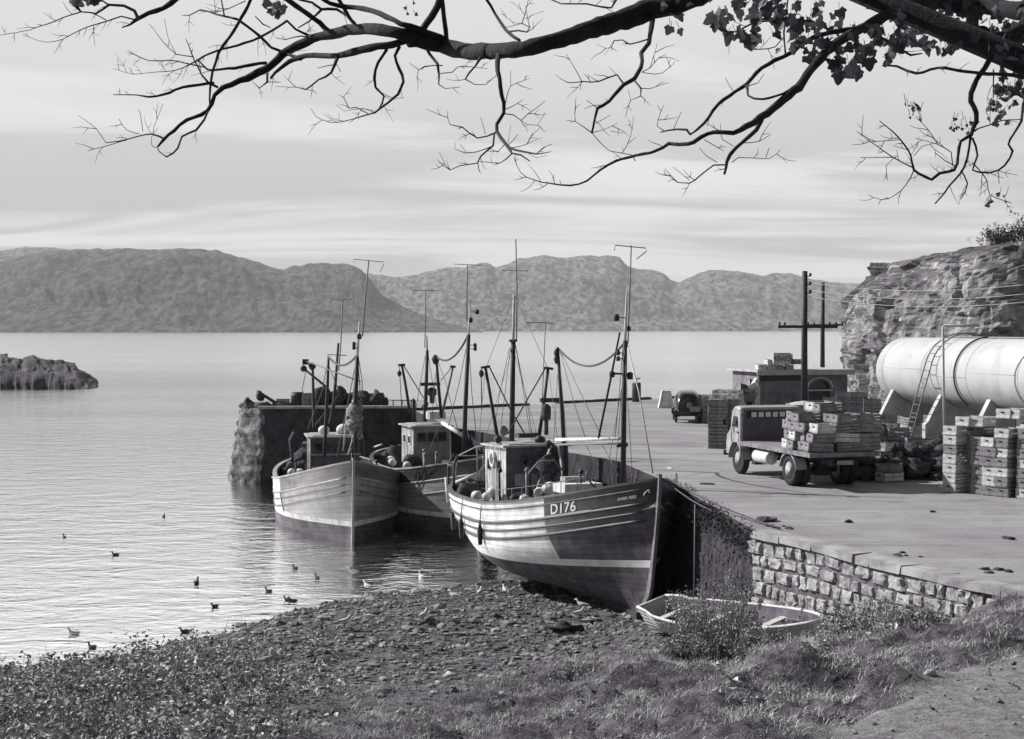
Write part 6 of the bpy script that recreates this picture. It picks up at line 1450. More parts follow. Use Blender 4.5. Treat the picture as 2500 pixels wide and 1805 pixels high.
def pier_load():
    z = PIER_Z; y = 81.3
    def px(p, yy=y): return (p - 1250) / F * yy
    mb = MB(); mb.lathe([(.34, 0), (.38, .25), (.40, .45), (.38, .65), (.34, .88), (.30, .86)], (px(726), y, z), 16); mb.tube([(px(726) + .39 * math.cos(a), y + .39 * math.sin(a), z + .22) for a in np.linspace(0, 6.28, 17)], .015, 4); mb.tube([(px(726) + .39 * math.cos(a), y + .39 * math.sin(a), z + .66) for a in np.linspace(0, 6.28, 17)], .015, 4)
    tag(mb.build('barrel', M_SPAR), 'dark upright barrel on the pier head beside the box pile', 'barrel')
    G = 'fish boxes on the pier head'
    for i, (p, n) in enumerate(((750, 3), (766, 3))): stack((px(p), y), R(80), n, ['the small pile next to the barrel on the pier', 'the pile beside the long net heap on the pier'][i], G, z=z, pick=2)
    fish_box((px(690), y, z + .22), .2, 'fish box perched on the rubble at the pier end', G, pick=3); fish_box((px(704), y, z + .0), .5, 'fish box half buried in the rubble at the pier end', G, pick=3)
    rnd = random.Random(3)
    nm = MB(); 
    for k in range(34):
        p = 782 + 140 * rnd.random(); q = rnd.uniform(.28, .46); hh = .55 if p < 905 else .30
        nm.blob((px(p, 82), 81.6 + rnd.uniform(0, 1.2), z + rnd.uniform(.1, hh)), q, k, 9, 6, .35, (1.4, 1.2, .8))
    tag(nm.build('net_heap', M_NET), 'long dark heap of nets spread along the pier behind the masts', 'net heap')
    for i, (p, h, lab) in enumerate(((786, 1.15, 'tall dark net bundle on the pier beside the mast'), (825, 1.1, 'rounded dark bundle on the pier net heap'), (922, .95, 'lumpy dark bundle at the quay end of the net heap'), (940, .5, 'low dark bundle beyond the net heap'))):
        m = MB(); m.blob((px(p, 81.5), 81.5, z + h * .5), h * .52, i + 3, 10, 7, .45, (.8, .8, 1.0)); tag(m.build('net_bundle', M_NET), lab, 'net bundle', 'net bundles on the pier')
    for k in range(22):
        p = 596 + 100 * rnd.random(); m = MB(); s = rnd.uniform(.12, .32); m.blob((px(p, 80.9), 80.7 + rnd.uniform(0, .8), z + s * .3), s, k, 8, 6, .5, (1.3, 1.1, .7))
        o = m.build('rubble_stone', mat('rubble', .05, .2, scale=3, rough=.9)); tag(o, 'rubble stone lying on the seaward end of the pier', 'stone', 'rubble stones on the pier end')
    for i, (p0, p1, h, lab) in enumerate(((630, 682, .95, 'broken timber propped on the rubble at the pier end'), (600, 632, .4, 'short timber lying on the very end of the pier'))):
        m = MB(); m.tube([(px(p0), 80.9, z + h), (px(p1), 81.1, z + .15)], .09, 7); m.blob((px(p0) + .2, 80.9, z + h * .7), .25, 2, 8, 6, .4); tag(m.build('timber', M_SPAR), lab, 'timber', 'timbers on the pier end')
    m = MB(); m.tube([(px(950), 81.2, z + .42), (px(1015), 81.2, z + .40)], .03, 6)
    for p in (960, 982, 1004): m.tube([(px(p), 81.2, z), (px(p), 81.2, z + .42)], .035, 6)
    tag(m.build('rail', M_SPAR), 'low iron rail along the pier near the middle boat', 'rail')
pier_load()

# ------------------------------------------------------------------ birds
def bird_mesh(name, mats, stand=False):
    if stand: sp = [((-.30, 0, .26), .008), ((-.20, 0, .26), .04), ((-.08, 0, .25), .085), ((.04, 0, .27), .088), ((.12, 0, .33), .055), ((.16, 0, .40), .04), ((.19, 0, .43), .045), ((.235, 0, .43), .03), ((.27, 0, .42), .012), ((.31, 0, .41), .005)]
    else: sp = [((-.32, 0, .13), .008), ((-.23, 0, .10), .055), ((-.07, 0, .07), .105), ((.08, 0, .08), .10), ((.155, 0, .15), .055), ((.18, 0, .24), .04), ((.20, 0, .285), .05), ((.255, 0, .285), .034), ((.29, 0, .27), .018), ((.33, 0, .265), .008)]
    mb = MB(); mb.tube([p for p, r in sp], [r for p, r in sp], 10)
    if stand:
        mb.mi = 1
        for y in (-.03, .03): mb.tube([(.0, y, .19), (-.01, y, .08), (.0, y, 0.0), (.04, y, 0)], .007, 5)
        mb.mi = 2
        for y in (-1, 1): mb.grid([[Vector((-.28 + .36 * i / 5, y * (.055 + .035 * math.sin(math.pi * i / 5)), .27 + .05 * math.sin(math.pi * (i + 1) / 7) - .05 * j / 2)) for j in range(3)] for i in range(6)])
    else:
        mb.mi = 2
        for y in (-1, 1): mb.grid([[Vector((-.26 + .34 * i / 5, y * (.05 + .058 * math.sin(math.pi * (i + .5) / 6)), .14 + .03 * math.sin(math.pi * i / 5) - .05 * j / 2)) for j in range(3)] for i in range(6)])
    o = mb.build(name, mats); d = o.data; bpy.data.objects.remove(o); return d
DUCK = bird_mesh('duck_mesh', [mat('duck_brown', .03, .07, scale=20), M_GEAR, mat('duck_wing', .05, .10, scale=20)])
GULLW = bird_mesh('gull_float_mesh', [mat('gull_white', .5, .62, scale=12), M_GEAR, mat('gull_grey', .30, .36, scale=12)])
GULLS = bird_mesh('gull_stand_mesh', [mat('gull_white', .5, .62, scale=12), M_GEAR, mat('gull_grey', .30, .36, scale=12)], True)
def birds():
    rnd = random.Random(2)
    ducks = [(157, 1308, 1, 'dark duck alone well out on the open water'), (281, 1351, 2.6, 'dark duck facing away, second from the open water'), (400, 1258, .4, 'tiny dark duck farthest out beyond all the others'), (480, 1420, .3, 'large dark duck side-on in mid water'),
             (524, 1478, 2.9, 'dark duck near the middle of the flock, tail raised'), (655, 1440, 1.4, 'dark duck at the edge of the boat reflection'), (702, 1462, 1.6, 'dark duck swimming close behind another near the shore'), (714, 1464, 1.9, 'dark duck leading a close pair near the shore'),
             (720, 1384, 1.2, 'dark duck under the bow of the pale boat'), (774, 1407, 1.0, 'dark duck on the grey reflection beside the pale boat'), (728, 1506, .6, 'dark duck dabbling at the edge of the shingle'), (450, 1539, 2.4, 'dark duck near the weedy bank, head up'),
             (224, 1577, 1.5, 'dark duck facing the weedy bank'), (420, 1581, .1, 'dark duck closest to the weedy bank, side-on')]
    for px, py, a, lab in ducks:
        p = on_level(px, py + 5, 0); o = bpy.data.objects.new('duck', DUCK); COL.objects.link(o); o.location = (p.x, p.y, -.02); o.rotation_euler = (0, 0, a + 1.2); s = .74 if px == 480 else .58; o.scale = (s, s, s); tag(o, lab, 'duck', 'ducks on the water')
    for px, py, a, lab in ((179, 1545, 3.0, 'pale gull floating near the weedy bank'), (1028, 1406, 2.0, 'gull floating on the dark reflection of the middle boat')):
        p = on_level(px, py + 4, 0); o = bpy.data.objects.new('gull', GULLW); COL.objects.link(o); o.location = (p.x, p.y, -.02); o.rotation_euler = (0, 0, a); o.scale = (.7, .7, .7); tag(o, lab, 'gull', 'gulls by the shore')
    for px, py, a, lab in ((895, 1441, 2.2, 'large white gull standing in the shallows'), (862, 1452, 2.9, 'gull wading low in the shallows'), (1107, 1470, 2.5, 'white gull standing at the top of the shingle point'), (1232, 1456, 1.8, 'white gull standing near the keel of the big boat'), (1171, 1462, 1.2, 'hunched gull between two others on the shingle point'),
                           (842, 1536, .4, 'pale gull sitting on the shingle edge'), (1034, 1520, 1.0, 'bright white gull on the shingle'), (899, 1524, 2.8, 'gull bending down on the shingle'), (1413, 1514, .3, 'pale gull standing by the forefoot of the big boat'), (1419, 1494, 2.6, 'gull with lowered head under the hull of the big boat')):
        t = None; d0 = 30.0
        for k in range(400):
            d = 30 + k * .06; q = at(px, py, d)
            if tz(q.x, q.y) >= q.z: t = q; break
        if t is None: t = on_level(px, py, 0.0)
        o = bpy.data.objects.new('gull', GULLS); COL.objects.link(o); o.location = (t.x, t.y, max(-.05, tz(t.x, t.y)) + .0); o.rotation_euler = (0, 0, a); o.scale = (.8, .8, .8); tag(o, lab, 'gull', 'gulls by the shore')
    b, H_ = BOLL; o = bpy.data.objects.new('gull', GULLS); COL.objects.link(o); o.location = (b.x, b.y, QZ + .02 + H_); o.rotation_euler = (0, 0, 2.6); tag(o, 'gull perched on the tall mooring bollard', 'gull', 'gulls by the shore')
birds()

# ------------------------------------------------------------------ shrubs and stones on the bank
def shrub(c, w, h, label, seed, n=26, leaf=.055, m=None):
    n = int(n * 2.4)
    root = thing('shrub', label, 'shrub', c); r = random.Random(seed); st = MB(); P = []
    for k in range(n):
        a = r.uniform(0, 6.28); q = r.uniform(.1, 1) ** .6; hh = h * r.uniform(.55, 1.0) * (1 - .35 * q)
        b0 = Vector((math.cos(a) * w * .22 * q, math.sin(a) * w * .22 * q, -.1)); b2 = Vector((math.cos(a) * w * .5 * q, math.sin(a) * w * .4 * q, hh)); b1 = b0.lerp(b2, .5) + Vector((r.uniform(-.05, .05), r.uniform(-.05, .05), .06))
        st.tube([b0, b1, b2], [.010, .007, .003], 4)
        for i in range(16):
            f = .25 + .75 * i / 15; p = b0.lerp(b1, f * 2) if f < .5 else b1.lerp(b2, f * 2 - 1); P.append(p)
    st.build('stem', mat('shrub_stem', .10, .18, scale=5), root)
    V, Fc = leaf_cards(np.array([p[:] for p in P]), 4, (.045, .045, .04), leaf, seed, .2); o = np_mesh('foliage', V, Fc, m or mat('shrub_leaf', .11, .48, scale=3.2, rough=.6, lo=.36, hi=.66, detail=9)); o.parent = root
def bank_plants():
    for px, d, w, h, lab, sd, n in ((1745, 28.6, 2.2, 2.1, 'tall leafy shrub with upright stems hiding the middle of the dinghy', 1, 46), (1850, 27.4, 1.5, .9, 'low leafy shrub spreading beside the dinghy shrub', 2, 24), (2130, 26.0, 2.1, 1.35, 'rounded leafy bush at the foot of the stone wall', 3, 40), (2235, 25.2, 1.4, .75, 'low sparse bush at the low end of the stone wall', 4, 24),
                                 (1680, 27.6, 1.2, .55, 'low tuft of stems on the dark mound below the dinghy', 5, 20), (1400, 28.0, .8, .45, 'small dark weed plant on the beach grass edge', 6, 14)):
        x = (px - 1250) / F * d; shrub((x, d, tz(x, d)), w, h, lab, sd, n)
    # wrack-covered boulder, driftwood
    def on_ground(px, py):
        for k in range(700):
            d = 18 + k * .05; q = at(px, py, d)
            if tz(q.x, q.y) >= q.z: return q
        return on_level(px, py, .5)
    q = on_ground(1385, 1545); mb = MB(); mb.blob(q + Vector((0, 0, .1)), .26, 2, 14, 8, .6, (1.6, .8, .5)); tag(mb.build('boulder', M_DARKSTONE), 'dark weed-covered boulder on the beach below the big boat', 'boulder')
    for i, (a, b, lab) in enumerate((((1085, 1552), (1140, 1551), 'pale straight stick lying on the shingle'), ((640, 1612), (690, 1605), 'pale driftwood stick on the shingle by the weeds'), ((1360, 1562), (1390, 1608), 'dark post lying down the beach slope'), ((1035, 1573), (1062, 1571), 'short pale stick lying on the beach'))):
        a = on_ground(*a); b = on_ground(*b); mb = MB(); mb.tube([a + Vector((0, 0, .03)), a.lerp(b, .5) + Vector((0, 0, .05)), b + Vector((0, 0, .03))], .03 if i != 2 else .06, 6); tag(mb.build('driftwood', M_SPAR if i == 2 else M_PALEROPE), lab, 'driftwood', 'driftwood on the beach')
    rnd = random.Random(9); ms = mat('bank_stone', .26, .5, scale=4, rough=.9, bump=.5)
    places = ['beside the track near the bottom corner', 'on the track edge', 'among the grass above the beach', 'in the grass by the track', 'on the lower bank']
    for i, (px, py, s, lab) in enumerate(((2085, 1718, .10, 'pale flat stone at the grassy edge of the track'), (1925, 1800, .12, 'white stone at the bottom edge of the picture'), (2405, 1745, .05, 'small stone on the open track'), (2240, 1757, .07, 'small pale stone on the gravel track near the grass'), (2470, 1800, .2, 'large rough stone in the bottom corner of the track'), (1100, 1655, .12, 'pale stone on the beach above the turf'), (2270, 1648, .06, 'pale stone lying in the grass by the track'), (880, 1640, .09, 'white stone on the beach near the weeds'))):
        q = on_ground(px, py); mb = MB(); mb.blob(q + Vector((0, 0, s * .3)), s, i, 9, 6, .5, (1.4, 1, .7)); tag(mb.build('stone', ms), lab, 'stone', 'loose stones on the bank')
bank_plants()
# ------------------------------------------------------------------ the sycamore whose boughs hang over the view
# boughs were measured in four enlargements of the photograph: (origin x, origin y, enlargement)
CR = {'A': (0, 0, 3.24), 'B': (500, 0, 3.24), 'C': (1000, 0, 3.24), 'D': (1600, 0, 2.52)}
BR = '''B 2268 410 112;2100 415 110;1900 370 95;1700 300 90;1560 270 84;1400 240 82;1200 230 78;1000 270 68;850 310 64;700 380 60;620 430 55;520 520 55;430 575 50;280 640 46;150 690 36
C 2900 -330 175;2560 -170 165;2240 -20 150;2100 30 148;1900 75 144;1700 150 142;1500 215 138;1300 280 128;1100 335 116;900 385 112;700 408 108;500 398 98;300 370 95;140 330 100;0 320 96
A 1770 688 36;1700 760 28;1640 880 28;1480 950 26;1380 1030 24;1300 1100 22;1250 1160 15
B 1640 320 40;1480 350 50;1250 395 54;1050 440 45;870 435 40;750 460 38;650 500 30;560 570 22;520 620 14
B 1950 340 44;1700 230 44;1550 190 38;1380 110 38;1260 70 36;1060 45 32;950 0 30;860 -60 26
B 1890 -90 58;1870 -10 55;1800 120 48;1720 240 58
B 1878 -10 30;1890 120 32;1912 340 36
B 560 -60 40;660 0 40;780 95 38;870 150 34;990 255 36
B 1020 -60 30;1060 0 30;1140 130 28;1210 220 28
B 660 -60 16;750 0 18;850 20 18;920 70 20;1040 75 20;1130 130 18;1190 180 14
B 920 80 18;880 120 15;820 170 12;740 220 10
B 400 -70 28;360 0 26;290 140 24;190 300 22;110 420 20;60 560 18;40 700 16;40 840 14
B 280 170 20;440 290 20;530 380 20;620 415 22;760 470 24
B 650 165 16;560 225 18;430 295 18;260 360 18;130 390 16;0 440 14;-20 450 14;-120 510 10;-240 560 6;-440 575 5;-560 590 4;-720 545 3
B 650 165 14;720 230 16;850 295 22
B 490 500 26;300 530 22;130 545 18;20 550 12;-50 480 9
A 1690 660 22;1450 690 20;1340 735 18;1180 765 14;1080 750 10;900 750 7
A 1720 690 18;1650 660 16;1590 590 12;1540 480 10;1470 310 6
A 1650 870 14;1610 950 16;1550 1030 16;1440 1080 14;1410 1170 13;1320 1240 12;1260 1200 8;1240 1160 8
A 1300 1100 14;1200 1060 11;1080 1080 9;940 1120 8;840 1130 6;760 1020 5;620 915 4
A 1000 1110 6;820 1160 5;690 1195 4
A 1210 1060 5;1220 1000 4;1290 820 2
A 1130 1040 5;1110 900 4;1090 860 3
A 1100 1060 5;1000 1030 5;940 940 4
A 1230 1170 6;1200 1150 5;1195 1090 4;1250 1010 3
A 1560 -120 46;1400 -10 40;1290 60 36;1180 110 32;1090 155 28;1030 195 16;965 220 8
A 1090 145 26;1060 90 24;980 55 22;860 40 18;760 105 12;640 95 10;500 140 9;380 190 7;180 250 5;0 280 4;-90 300 3
A 1060 155 12;960 130 10;840 170 10;640 235 8;500 310 6;370 335 4;180 280 3
A 860 40 14;800 0 12;740 -60 10
A 840 160 8;740 110 8
A 1880 155 18;1770 130 14;1580 80 8;1500 120 7;1440 125 5
A 1775 130 12;1750 0 10;1745 -60 9
A 1940 10 8;1800 70 6;1700 100 6;1580 85 6
A 640 95 12;600 40 30;560 -20 40
A 1640 540 8;1480 500 10;1340 480 9;1180 480 8;1060 430 6;1010 400 3
A 1530 450 8;1390 430 8;1330 375 6;1180 190 3
A 1390 420 5;1340 330 4;1300 150 3
B 1440 390 26;1370 490 20;1340 620 20;1350 700 18;1420 760 14;1380 860 10
B 1540 370 26;1500 440 20;1560 590 22;1570 650 22;1530 740 18;1400 850 14;1350 890 12;1250 920 9;1120 960 6;990 970 5;880 920 4;840 860 3
B 1290 900 8;1200 850 8;1140 855 7;1100 770 5;1060 750 3
B 1350 900 5;1250 860 4;1100 880 3;1040 830 2
B 1410 760 5;1480 790 4;1580 770 3
B 1050 450 28;1000 580 18;900 630 12;800 710 10;720 690 6;620 590 3
B 1040 510 8;980 515 7;890 540 5
B 1040 500 6;1075 570 5
B 800 710 6;860 720 4;885 740 3
B 495 580 18;490 650 16;430 700 8;370 640 3
B 500 650 7;600 650 5
B 850 300 12;760 290 10;640 310 6;560 300 4
B 400 130 7;460 190 9;520 220 6
C 140 390 24;160 430 20;220 510 20;235 600 16;230 670 10;280 700 6;400 690 4
C 230 585 8;340 575 7;380 530 6;500 530 5;620 545 3
C 260 520 8;120 525 10;70 555 6;0 500 3
C 560 460 26;520 530 14;440 630 12;520 670 6;600 670 5;680 610 5;700 580 5
C 705 430 36;695 560 32;720 680 30;740 820 30;740 900 28;690 990 26;685 1040 24;720 1090 26;780 1165 26;810 1210 14;880 1225 12;950 1275 8
C 745 900 9;820 910 8;880 955 7;940 900 6;1010 850 5;1070 800 4
C 880 955 5;930 985 5;1010 990 4;1070 890 3
C 745 870 8;800 850 6;900 790 3
C 680 1050 14;540 1095 10;420 1010 8;320 985 6;300 880 3
C 600 1060 5;580 1000 4;560 930 3
C 670 1060 16;660 1150 14;560 1240 12;535 1290 10;400 1310 7;320 1345 6;220 1265 3
C 540 1290 8;545 1340 7;560 1370 5
C 320 1345 4;290 1270 3
C 650 1160 8;520 1205 7;440 1215 6;360 1180 4;360 1130 3
C 450 1210 4;400 1140 3
C 780 1165 20;900 1200 14;1000 1220 10;1120 1200 5
C 1000 1220 5;1060 1170 5;1130 1140 4
C 940 1215 5;1000 1250 4;1090 1230 3
C 800 1170 6;930 1140 6;975 1050 4
C 930 1140 4;1050 1090 3
C 810 1215 10;720 1290 7;600 1280 6;540 1280 5
C 650 1290 4;640 1240 3
C 780 1150 5;830 1100 5;860 1060 4
C 780 1130 4;790 1060 3;800 990 2
C 690 1060 8;750 1140 8;700 1200 7;640 1180 5
C 755 830 8;780 730 6;800 680 5;950 620 3
C 800 680 4;800 560 3
C 560 -80 20;610 -5 20;680 110 20;760 240 22;870 320 22
C 770 255 14;860 240 13;930 255 10;950 215 8;890 185 7;910 120 6;940 0 5
C 890 190 4;820 180 3;730 110 2
C 910 150 4;1000 110 3;1060 90 2
C 1050 -60 12;1110 -5 12;1200 30 11;1400 35 12;1600 60 14;1640 0 20;1660 -80 22
C 1930 60 44;1920 110 40;1910 220 36;1890 340 32;1840 420 32;1830 540 28;1780 620 30;1700 670 30;1580 800 24;1490 860 22;1465 950 18;1440 1055 14
C 1890 310 12;1740 350 10;1680 315 9;1620 320 8;1600 380 4;1550 385 4;1480 350 3
C 1690 660 14;1640 590 12;1500 645 10;1370 645 9;1250 655 6;1150 590 3
C 1360 640 6;1300 530 5;1240 430 3
C 1360 640 6;1350 710 4
C 1640 600 5;1580 530 3
C 1840 570 8;1900 540 6;1970 460 5;2030 430 3
C 1900 540 5;1940 420 4;1960 340 3
C 1840 575 6;2000 580 5;2100 490 3
C 1780 640 14;1830 700 12;1830 760 8;1750 795 5;1730 710 3
C 1820 700 6;1900 700 5;2050 655 3
C 1440 1050 8;1370 1000 6;1310 960 5;1310 840 3
C 1440 1050 6;1580 1195 5;1680 1215 6;1760 1225 7;1785 1272 8
C 1680 1215 5;1750 1080 4;1770 920 3
C 1720 1140 4;1790 1090 3
C 1450 1050 6;1540 1025 4;1650 970 3
C 1590 1040 4;1700 1055 3
C 1470 980 5;1590 910 3
C 1490 860 7;1450 830 6;1400 795 5
D 1800 -60 70;1500 60 62;1300 160 58;1170 230 56;1050 320 52;960 430 50;880 530 48;760 640 46;650 720 42;560 780 36;480 820 28;360 810 24;200 890 20;80 885 18;0 930 17;-240 990 14;-370 1075 11;-470 1135 10;-580 1140 8;-740 1110 5;-830 1060 4;-870 970 2
D 1250 175 30;1000 220 26;830 330 24;650 420 22;560 520 20;390 640 18;300 760 15;215 830 12;190 800 12;130 795 10;30 815 6
D 60 810 6;10 780 4;50 650 2
D 110 800 5;160 690 2
D 870 530 18;780 580 14;660 610 12;570 590 12;560 520 12
D 570 530 6;630 510 4;670 455 2
D 480 565 4;430 480 2
D 660 715 28;620 800 24;530 880 22;460 950 20;425 1070 14
D 425 1015 10;360 1015 9;280 1080 8;210 1130 7;140 1125 5;60 1040 3
D 210 1110 4;150 1060 3;110 1030 2
D 470 1000 6;510 970 5;700 975 4;770 920 3
D 680 970 4;700 910 2
D 540 880 5;640 870 4;710 830 2
D 480 900 4;410 860 4;400 760 2
D 300 860 5;420 930 2
D 380 1000 5;310 960 4;270 910 3
D 2300 120 60;2140 260 38;2050 380 30;1960 530 28;1940 620 28;1975 700 26;1940 830 22;1880 870 18;1860 960 16;1840 1050 16;1750 1065 16;1700 1105 16;1590 1045 14;1570 960 10;1500 850 8;1380 745 5
D 1580 1030 7;1450 960 6;1320 870 5;1240 810 3
D 1480 970 5;1350 970 4;1260 970 3
D 1500 860 5;1320 875 3
D 1590 1050 7;1540 1140 6;1480 1200 5;1390 1230 4;1310 1200 3
D 1470 970 4;1420 1020 4;1430 1110 2
D 1590 960 5;1640 900 4;1730 880 3
D 1940 840 14;1930 920 14;1900 1030 13;1840 1110 11;1720 1255 8
D 1880 1050 9;1920 1130 8;1880 1225 6
D 1950 850 12;1985 960 12;1950 1050 11;2110 1050 12;2200 930 14;2170 890 13;2250 740 15;2268 640 18;2330 520 22
D 1950 1000 7;2040 1110 6;2060 1200 5;2190 1250 4
D 2110 1050 5;2115 1130 4
D 1830 1020 6;1820 940 6;1740 890 5;1680 800 4;1600 720 3
D 1840 1020 6;1780 990 5;1720 940 4
D 1740 890 4;1600 850 2
D 1950 810 10;2060 770 7;2140 740 6;2260 735 5
D 1400 405 12;1490 410 14;1600 450 16;1740 415 16;1900 440 18;2020 450 20;2268 470 24;2400 480 30
D 1300 40 30;1400 30 38;1700 10 64;2000 40 84;2268 70 108;2500 100 120
D 1500 80 24;1620 40 30;1760 30 44;1960 100 60
D 1960 60 60;1960 200 70;2100 240 76;2268 190 90;2420 180 100
D 1760 140 30;1900 150 36;2020 190 50
D 1320 200 16;1480 280 14;1570 340 12;1640 330 8
D 800 340 10;790 200 10;810 60 9;820 -60 8
D 820 110 12;660 120 12;560 165 10;480 200 8;390 180 6
D 540 170 8;550 290 8;640 305 6;740 290 6;790 230 6
D 1060 180 16;960 130 14;800 120 12;600 140 10
D 2080 430 9;2080 600 7
D 2140 400 9;2140 520 9;2260 600 9
D 2290 60 80;2420 400 90;2600 760 120'''
def tree_depth(px, py):
    return 12.2 + 1.1 * math.sin(px / 390.0 + .6) + .8 * math.sin(py / 140.0 + px / 800.0) + .35 * math.sin(px / 61.0 + py / 47.0)
def tree_pt(px, py): return at(px, py, tree_depth(px, py))
def smooth_line(pts):
    """rounds the measured line a little and adds the small kinks of real twigs"""
    out = []; n = len(pts)
    for i in range(n - 1):
        p0, p1, p2, p3 = pts[max(0, i - 1)], pts[i], pts[i + 1], pts[min(n - 1, i + 2)]
        ln = math.hypot(p2[0] - p1[0], p2[1] - p1[1]); k = max(1, int(ln / 16))
        for j in range(k):
            t = j / k; q = []
            for c in range(3):
                a, b, d, e = p0[c], p1[c], p2[c], p3[c]
                q.append(.5 * (2 * b + (d - a) * t + (2 * a - 5 * b + 4 * d - e) * t * t + (3 * b - a - 3 * d + e) * t ** 3))
            q[2] = max(q[2], min(p1[2], p2[2]) * .8); out.append(q)
    out.append(list(pts[-1])); return out
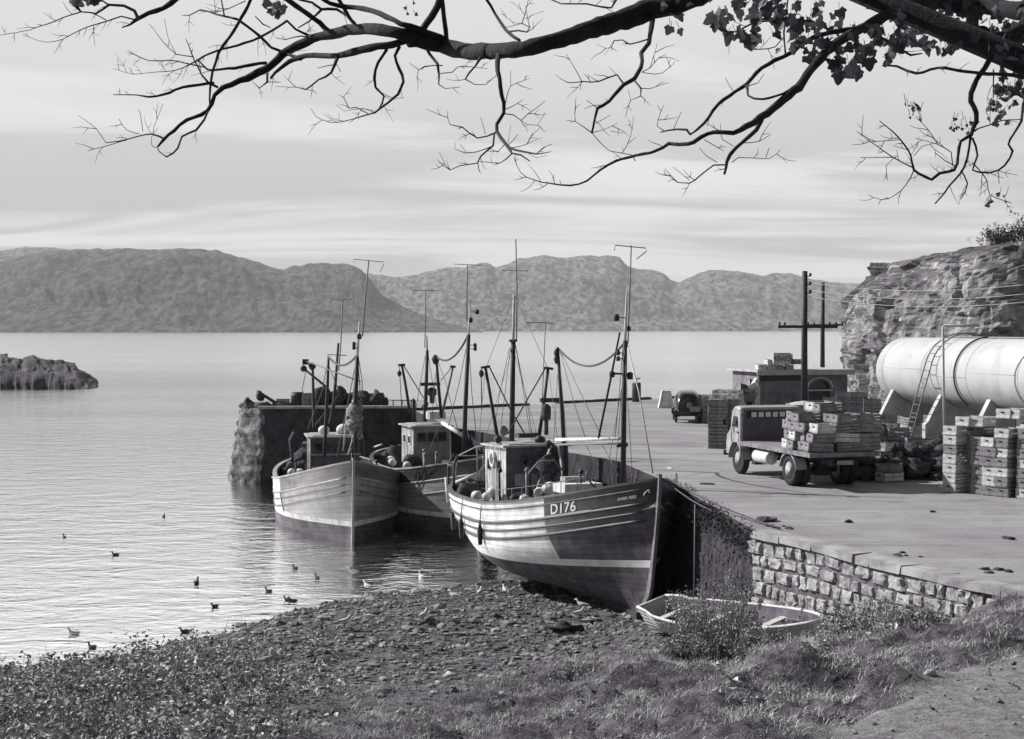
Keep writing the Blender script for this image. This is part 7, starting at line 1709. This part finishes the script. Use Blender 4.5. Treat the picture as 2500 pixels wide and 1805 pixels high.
def build_sycamore():
    rnd = random.Random(17)
    base = Vector((7.6, 11.6, 0)); base.z = tz(base.x, base.y) - .3
    root = thing('sycamore_tree', 'old sycamore whose mostly bare boughs hang across the sky', 'tree', base)
    def loc(p): return p - base
    thick, twig = MB(), MB(); ends = []
    for line in BR.split('\n'):
        k, rest = line.split(' ', 1); ox, oy, e = CR[k]
        pts = [[float(v) for v in q.split()] for q in rest.split(';')]; pts = [(ox + x / e, oy + y / e, max(w * 1.12, 3.4) / e / 2) for x, y, w in pts]
        sm = smooth_line(pts); P, Rr = [], []
        for i, (x, y, r) in enumerate(sm):
            jx, jy = (rnd.gauss(0, .16 * min(r, 5) + .35), rnd.gauss(0, .16 * min(r, 5) + .35)) if 0 < i < len(sm) - 1 else (0, 0)
            d = tree_depth(x, y); P.append(loc(at(x + jx, y + jy, d))); Rr.append(r * d / F * (1 + rnd.uniform(-.10, .12)))
        (thick if pts[0][2] > 6.5 else twig).tube(P, Rr, 12 if pts[0][2] > 12 else 7 if pts[0][2] > 3 else 5)
        # fine side twigs along the thinner growth
        for i in range(2, len(sm) - 1):
            x, y, r = sm[i]
            if r < 4.2 and rnd.random() < (.62 if r < 2.4 else .34):
                a = math.atan2(sm[i][1] - sm[i - 1][1], sm[i][0] - sm[i - 1][0]) + rnd.choice((-1, 1)) * rnd.uniform(.5, 1.1); L = rnd.uniform(12, 58)
                q = [(x, y)]
                for s in range(3): a += rnd.uniform(-.35, .35) - .12 * math.copysign(1, math.cos(a)) * 0; q.append((q[-1][0] + math.cos(a) * L / 3, q[-1][1] + math.sin(a) * L / 3))
                d = tree_depth(x, y); dz = rnd.uniform(-.25, .25)
                twig.tube([loc(at(u, v, d + dz * n / 3)) for n, (u, v) in enumerate(q)], [.0032, .0028, .0022, .0014], 4); ends.append(q[-1])
                for _ in range(rnd.choice((0, 1, 1, 2))):
                    b = a + rnd.choice((-.8, .8)); twig.tube([loc(at(*q[1], d + dz / 3)), loc(at(q[1][0] + math.cos(b) * L * .35, q[1][1] + math.sin(b) * L * .35, d + dz))], [.0026, .0014], 4)
    bark = mat('sycamore_bark', .012, .035, scale=7, rough=.9, bump=.9, bscale=22, lo=.4, hi=.66, detail=9)
    thick.build('bough', bark, root);     tr = MB(); tops = [(2900, -330), (2760, -60), (3050, 100)]
    t1 = at(1000 + 2900 / 3.24, -330 / 3.24, tree_depth(1895, -102)); t2 = at(1600 + 2500 / 2.52, 100 / 2.52, tree_depth(2592, 40)); t3 = at(2632, 302, tree_depth(2632, 302))
    fork = base + Vector((-.25, .5, 4.7))
    tr.tube([loc(base), loc(base + Vector((.05, .1, 1.2))), loc(base + Vector((-.1, .3, 3.2))), loc(fork), loc(fork + Vector((-.5, .4, 2.2))), loc(fork + Vector((-.2, .6, 5)))], [.62, .44, .40, .38, .26, .14], 16)
    for q in (t1, t2, t3): tr.tube([loc(fork), loc(fork.lerp(q, .45) + Vector((0, 0, .35))), loc(q)], [.22, .13, .08], 12)
    tr.build('trunk', bark, root)
    # leaves: five-lobed, cupped, hanging from short stalks
    lobes = [(0, 0), (.20, -.09), (.40, -.12), (.44, .06), (.58, .20), (.60, .36), (.42, .40), (.34, .52), (.26, .72), (.10, .90), (0, .96)]
    out = lobes + [(-x, y) for x, y in lobes[-2:0:-1]]
    lv = MB()
    regions = [((1635, 25, 1660, 72), 5, 30), ((1740, -10, 1930, 60), 34, 36), ((1735, 20, 1800, 85), 8, 38), ((1820, 55, 1870, 90), 3, 40), ((1880, -10, 2050, 120), 34, 27), ((1960, 60, 2190, 150), 50, 29), ((2040, 130, 2130, 185), 16, 30), ((2150, 10, 2350, 110), 54, 27), ((2180, 60, 2340, 135), 24, 27),
               ((2330, 0, 2520, 120), 66, 26), ((2440, 90, 2520, 260), 42, 24), ((2400, 245, 2475, 300), 16, 20), ((2320, 280, 2390, 325), 14, 11), ((2205, 245, 2262, 295), 10, 10), ((640, -5, 695, 35), 9, 24), ((170, -12, 245, 10), 16, 24), ((2410, 470, 2480, 500), 6, 12), ((1600, -20, 1700, 30), 6, 26), ((990, 8, 1015, 35), 4, 9)]
    for (x0, y0, x1, y1), n, size in regions:
        for k in range(n):
            px, py = rnd.uniform(x0, x1), rnd.uniform(y0, y1); d = tree_depth(px, py) + rnd.uniform(-.5, .5); p = loc(at(px, py, d)); s = size * rnd.uniform(.6, 1.15) * d / F
            M = Matrix.Rotation(rnd.gauss(math.pi, .8), 3, 'Y') @ Matrix.Rotation(rnd.gauss(1.2, .55), 3, 'X') @ Matrix.Rotation(rnd.uniform(-.5, .5), 3, 'Z'); M = Matrix.Rotation(rnd.uniform(-1.1, 1.1), 3, 'Z') @ M
            cup = rnd.uniform(-.35, .35); vs = [p + M @ Vector((x * s, y * s, s * cup * (abs(x) * 1.1 + (y - .4) ** 2 * .5))) for x, y in out]; c = p + M @ Vector((0, .34 * s, 0)); nn = len(vs)
            lv.add(vs + [c], [(i, (i + 1) % nn, nn) for i in range(nn)])
            twig.tube([p, p + Vector((rnd.uniform(-.03, .03), 0, rnd.uniform(.02, .08)))], .0022, 4)
    # leaves are thin: light comes through them a little
    m = mat('sycamore_leaf', .02, .07, scale=4, rough=.6, detail=4); nt = m.node_tree; bs = nt.nodes['Principled BSDF']; o = nt.nodes['Material Output']
    tl = nd(nt, 'ShaderNodeBsdfTranslucent'); tl.inputs[0].default_value = gcol(.10); mx = nd(nt, 'ShaderNodeMixShader', inp={0: .25}); nt.links.new(bs.outputs[0], mx.inputs[1]); nt.links.new(tl.outputs[0], mx.inputs[2]); nt.links.new(mx.outputs[0], o.inputs['Surface'])
    lv.build('leaves', m, root); twig.build('twig', mat('twig_bark', .02, .04, scale=9, rough=.9), root)
build_sycamore()
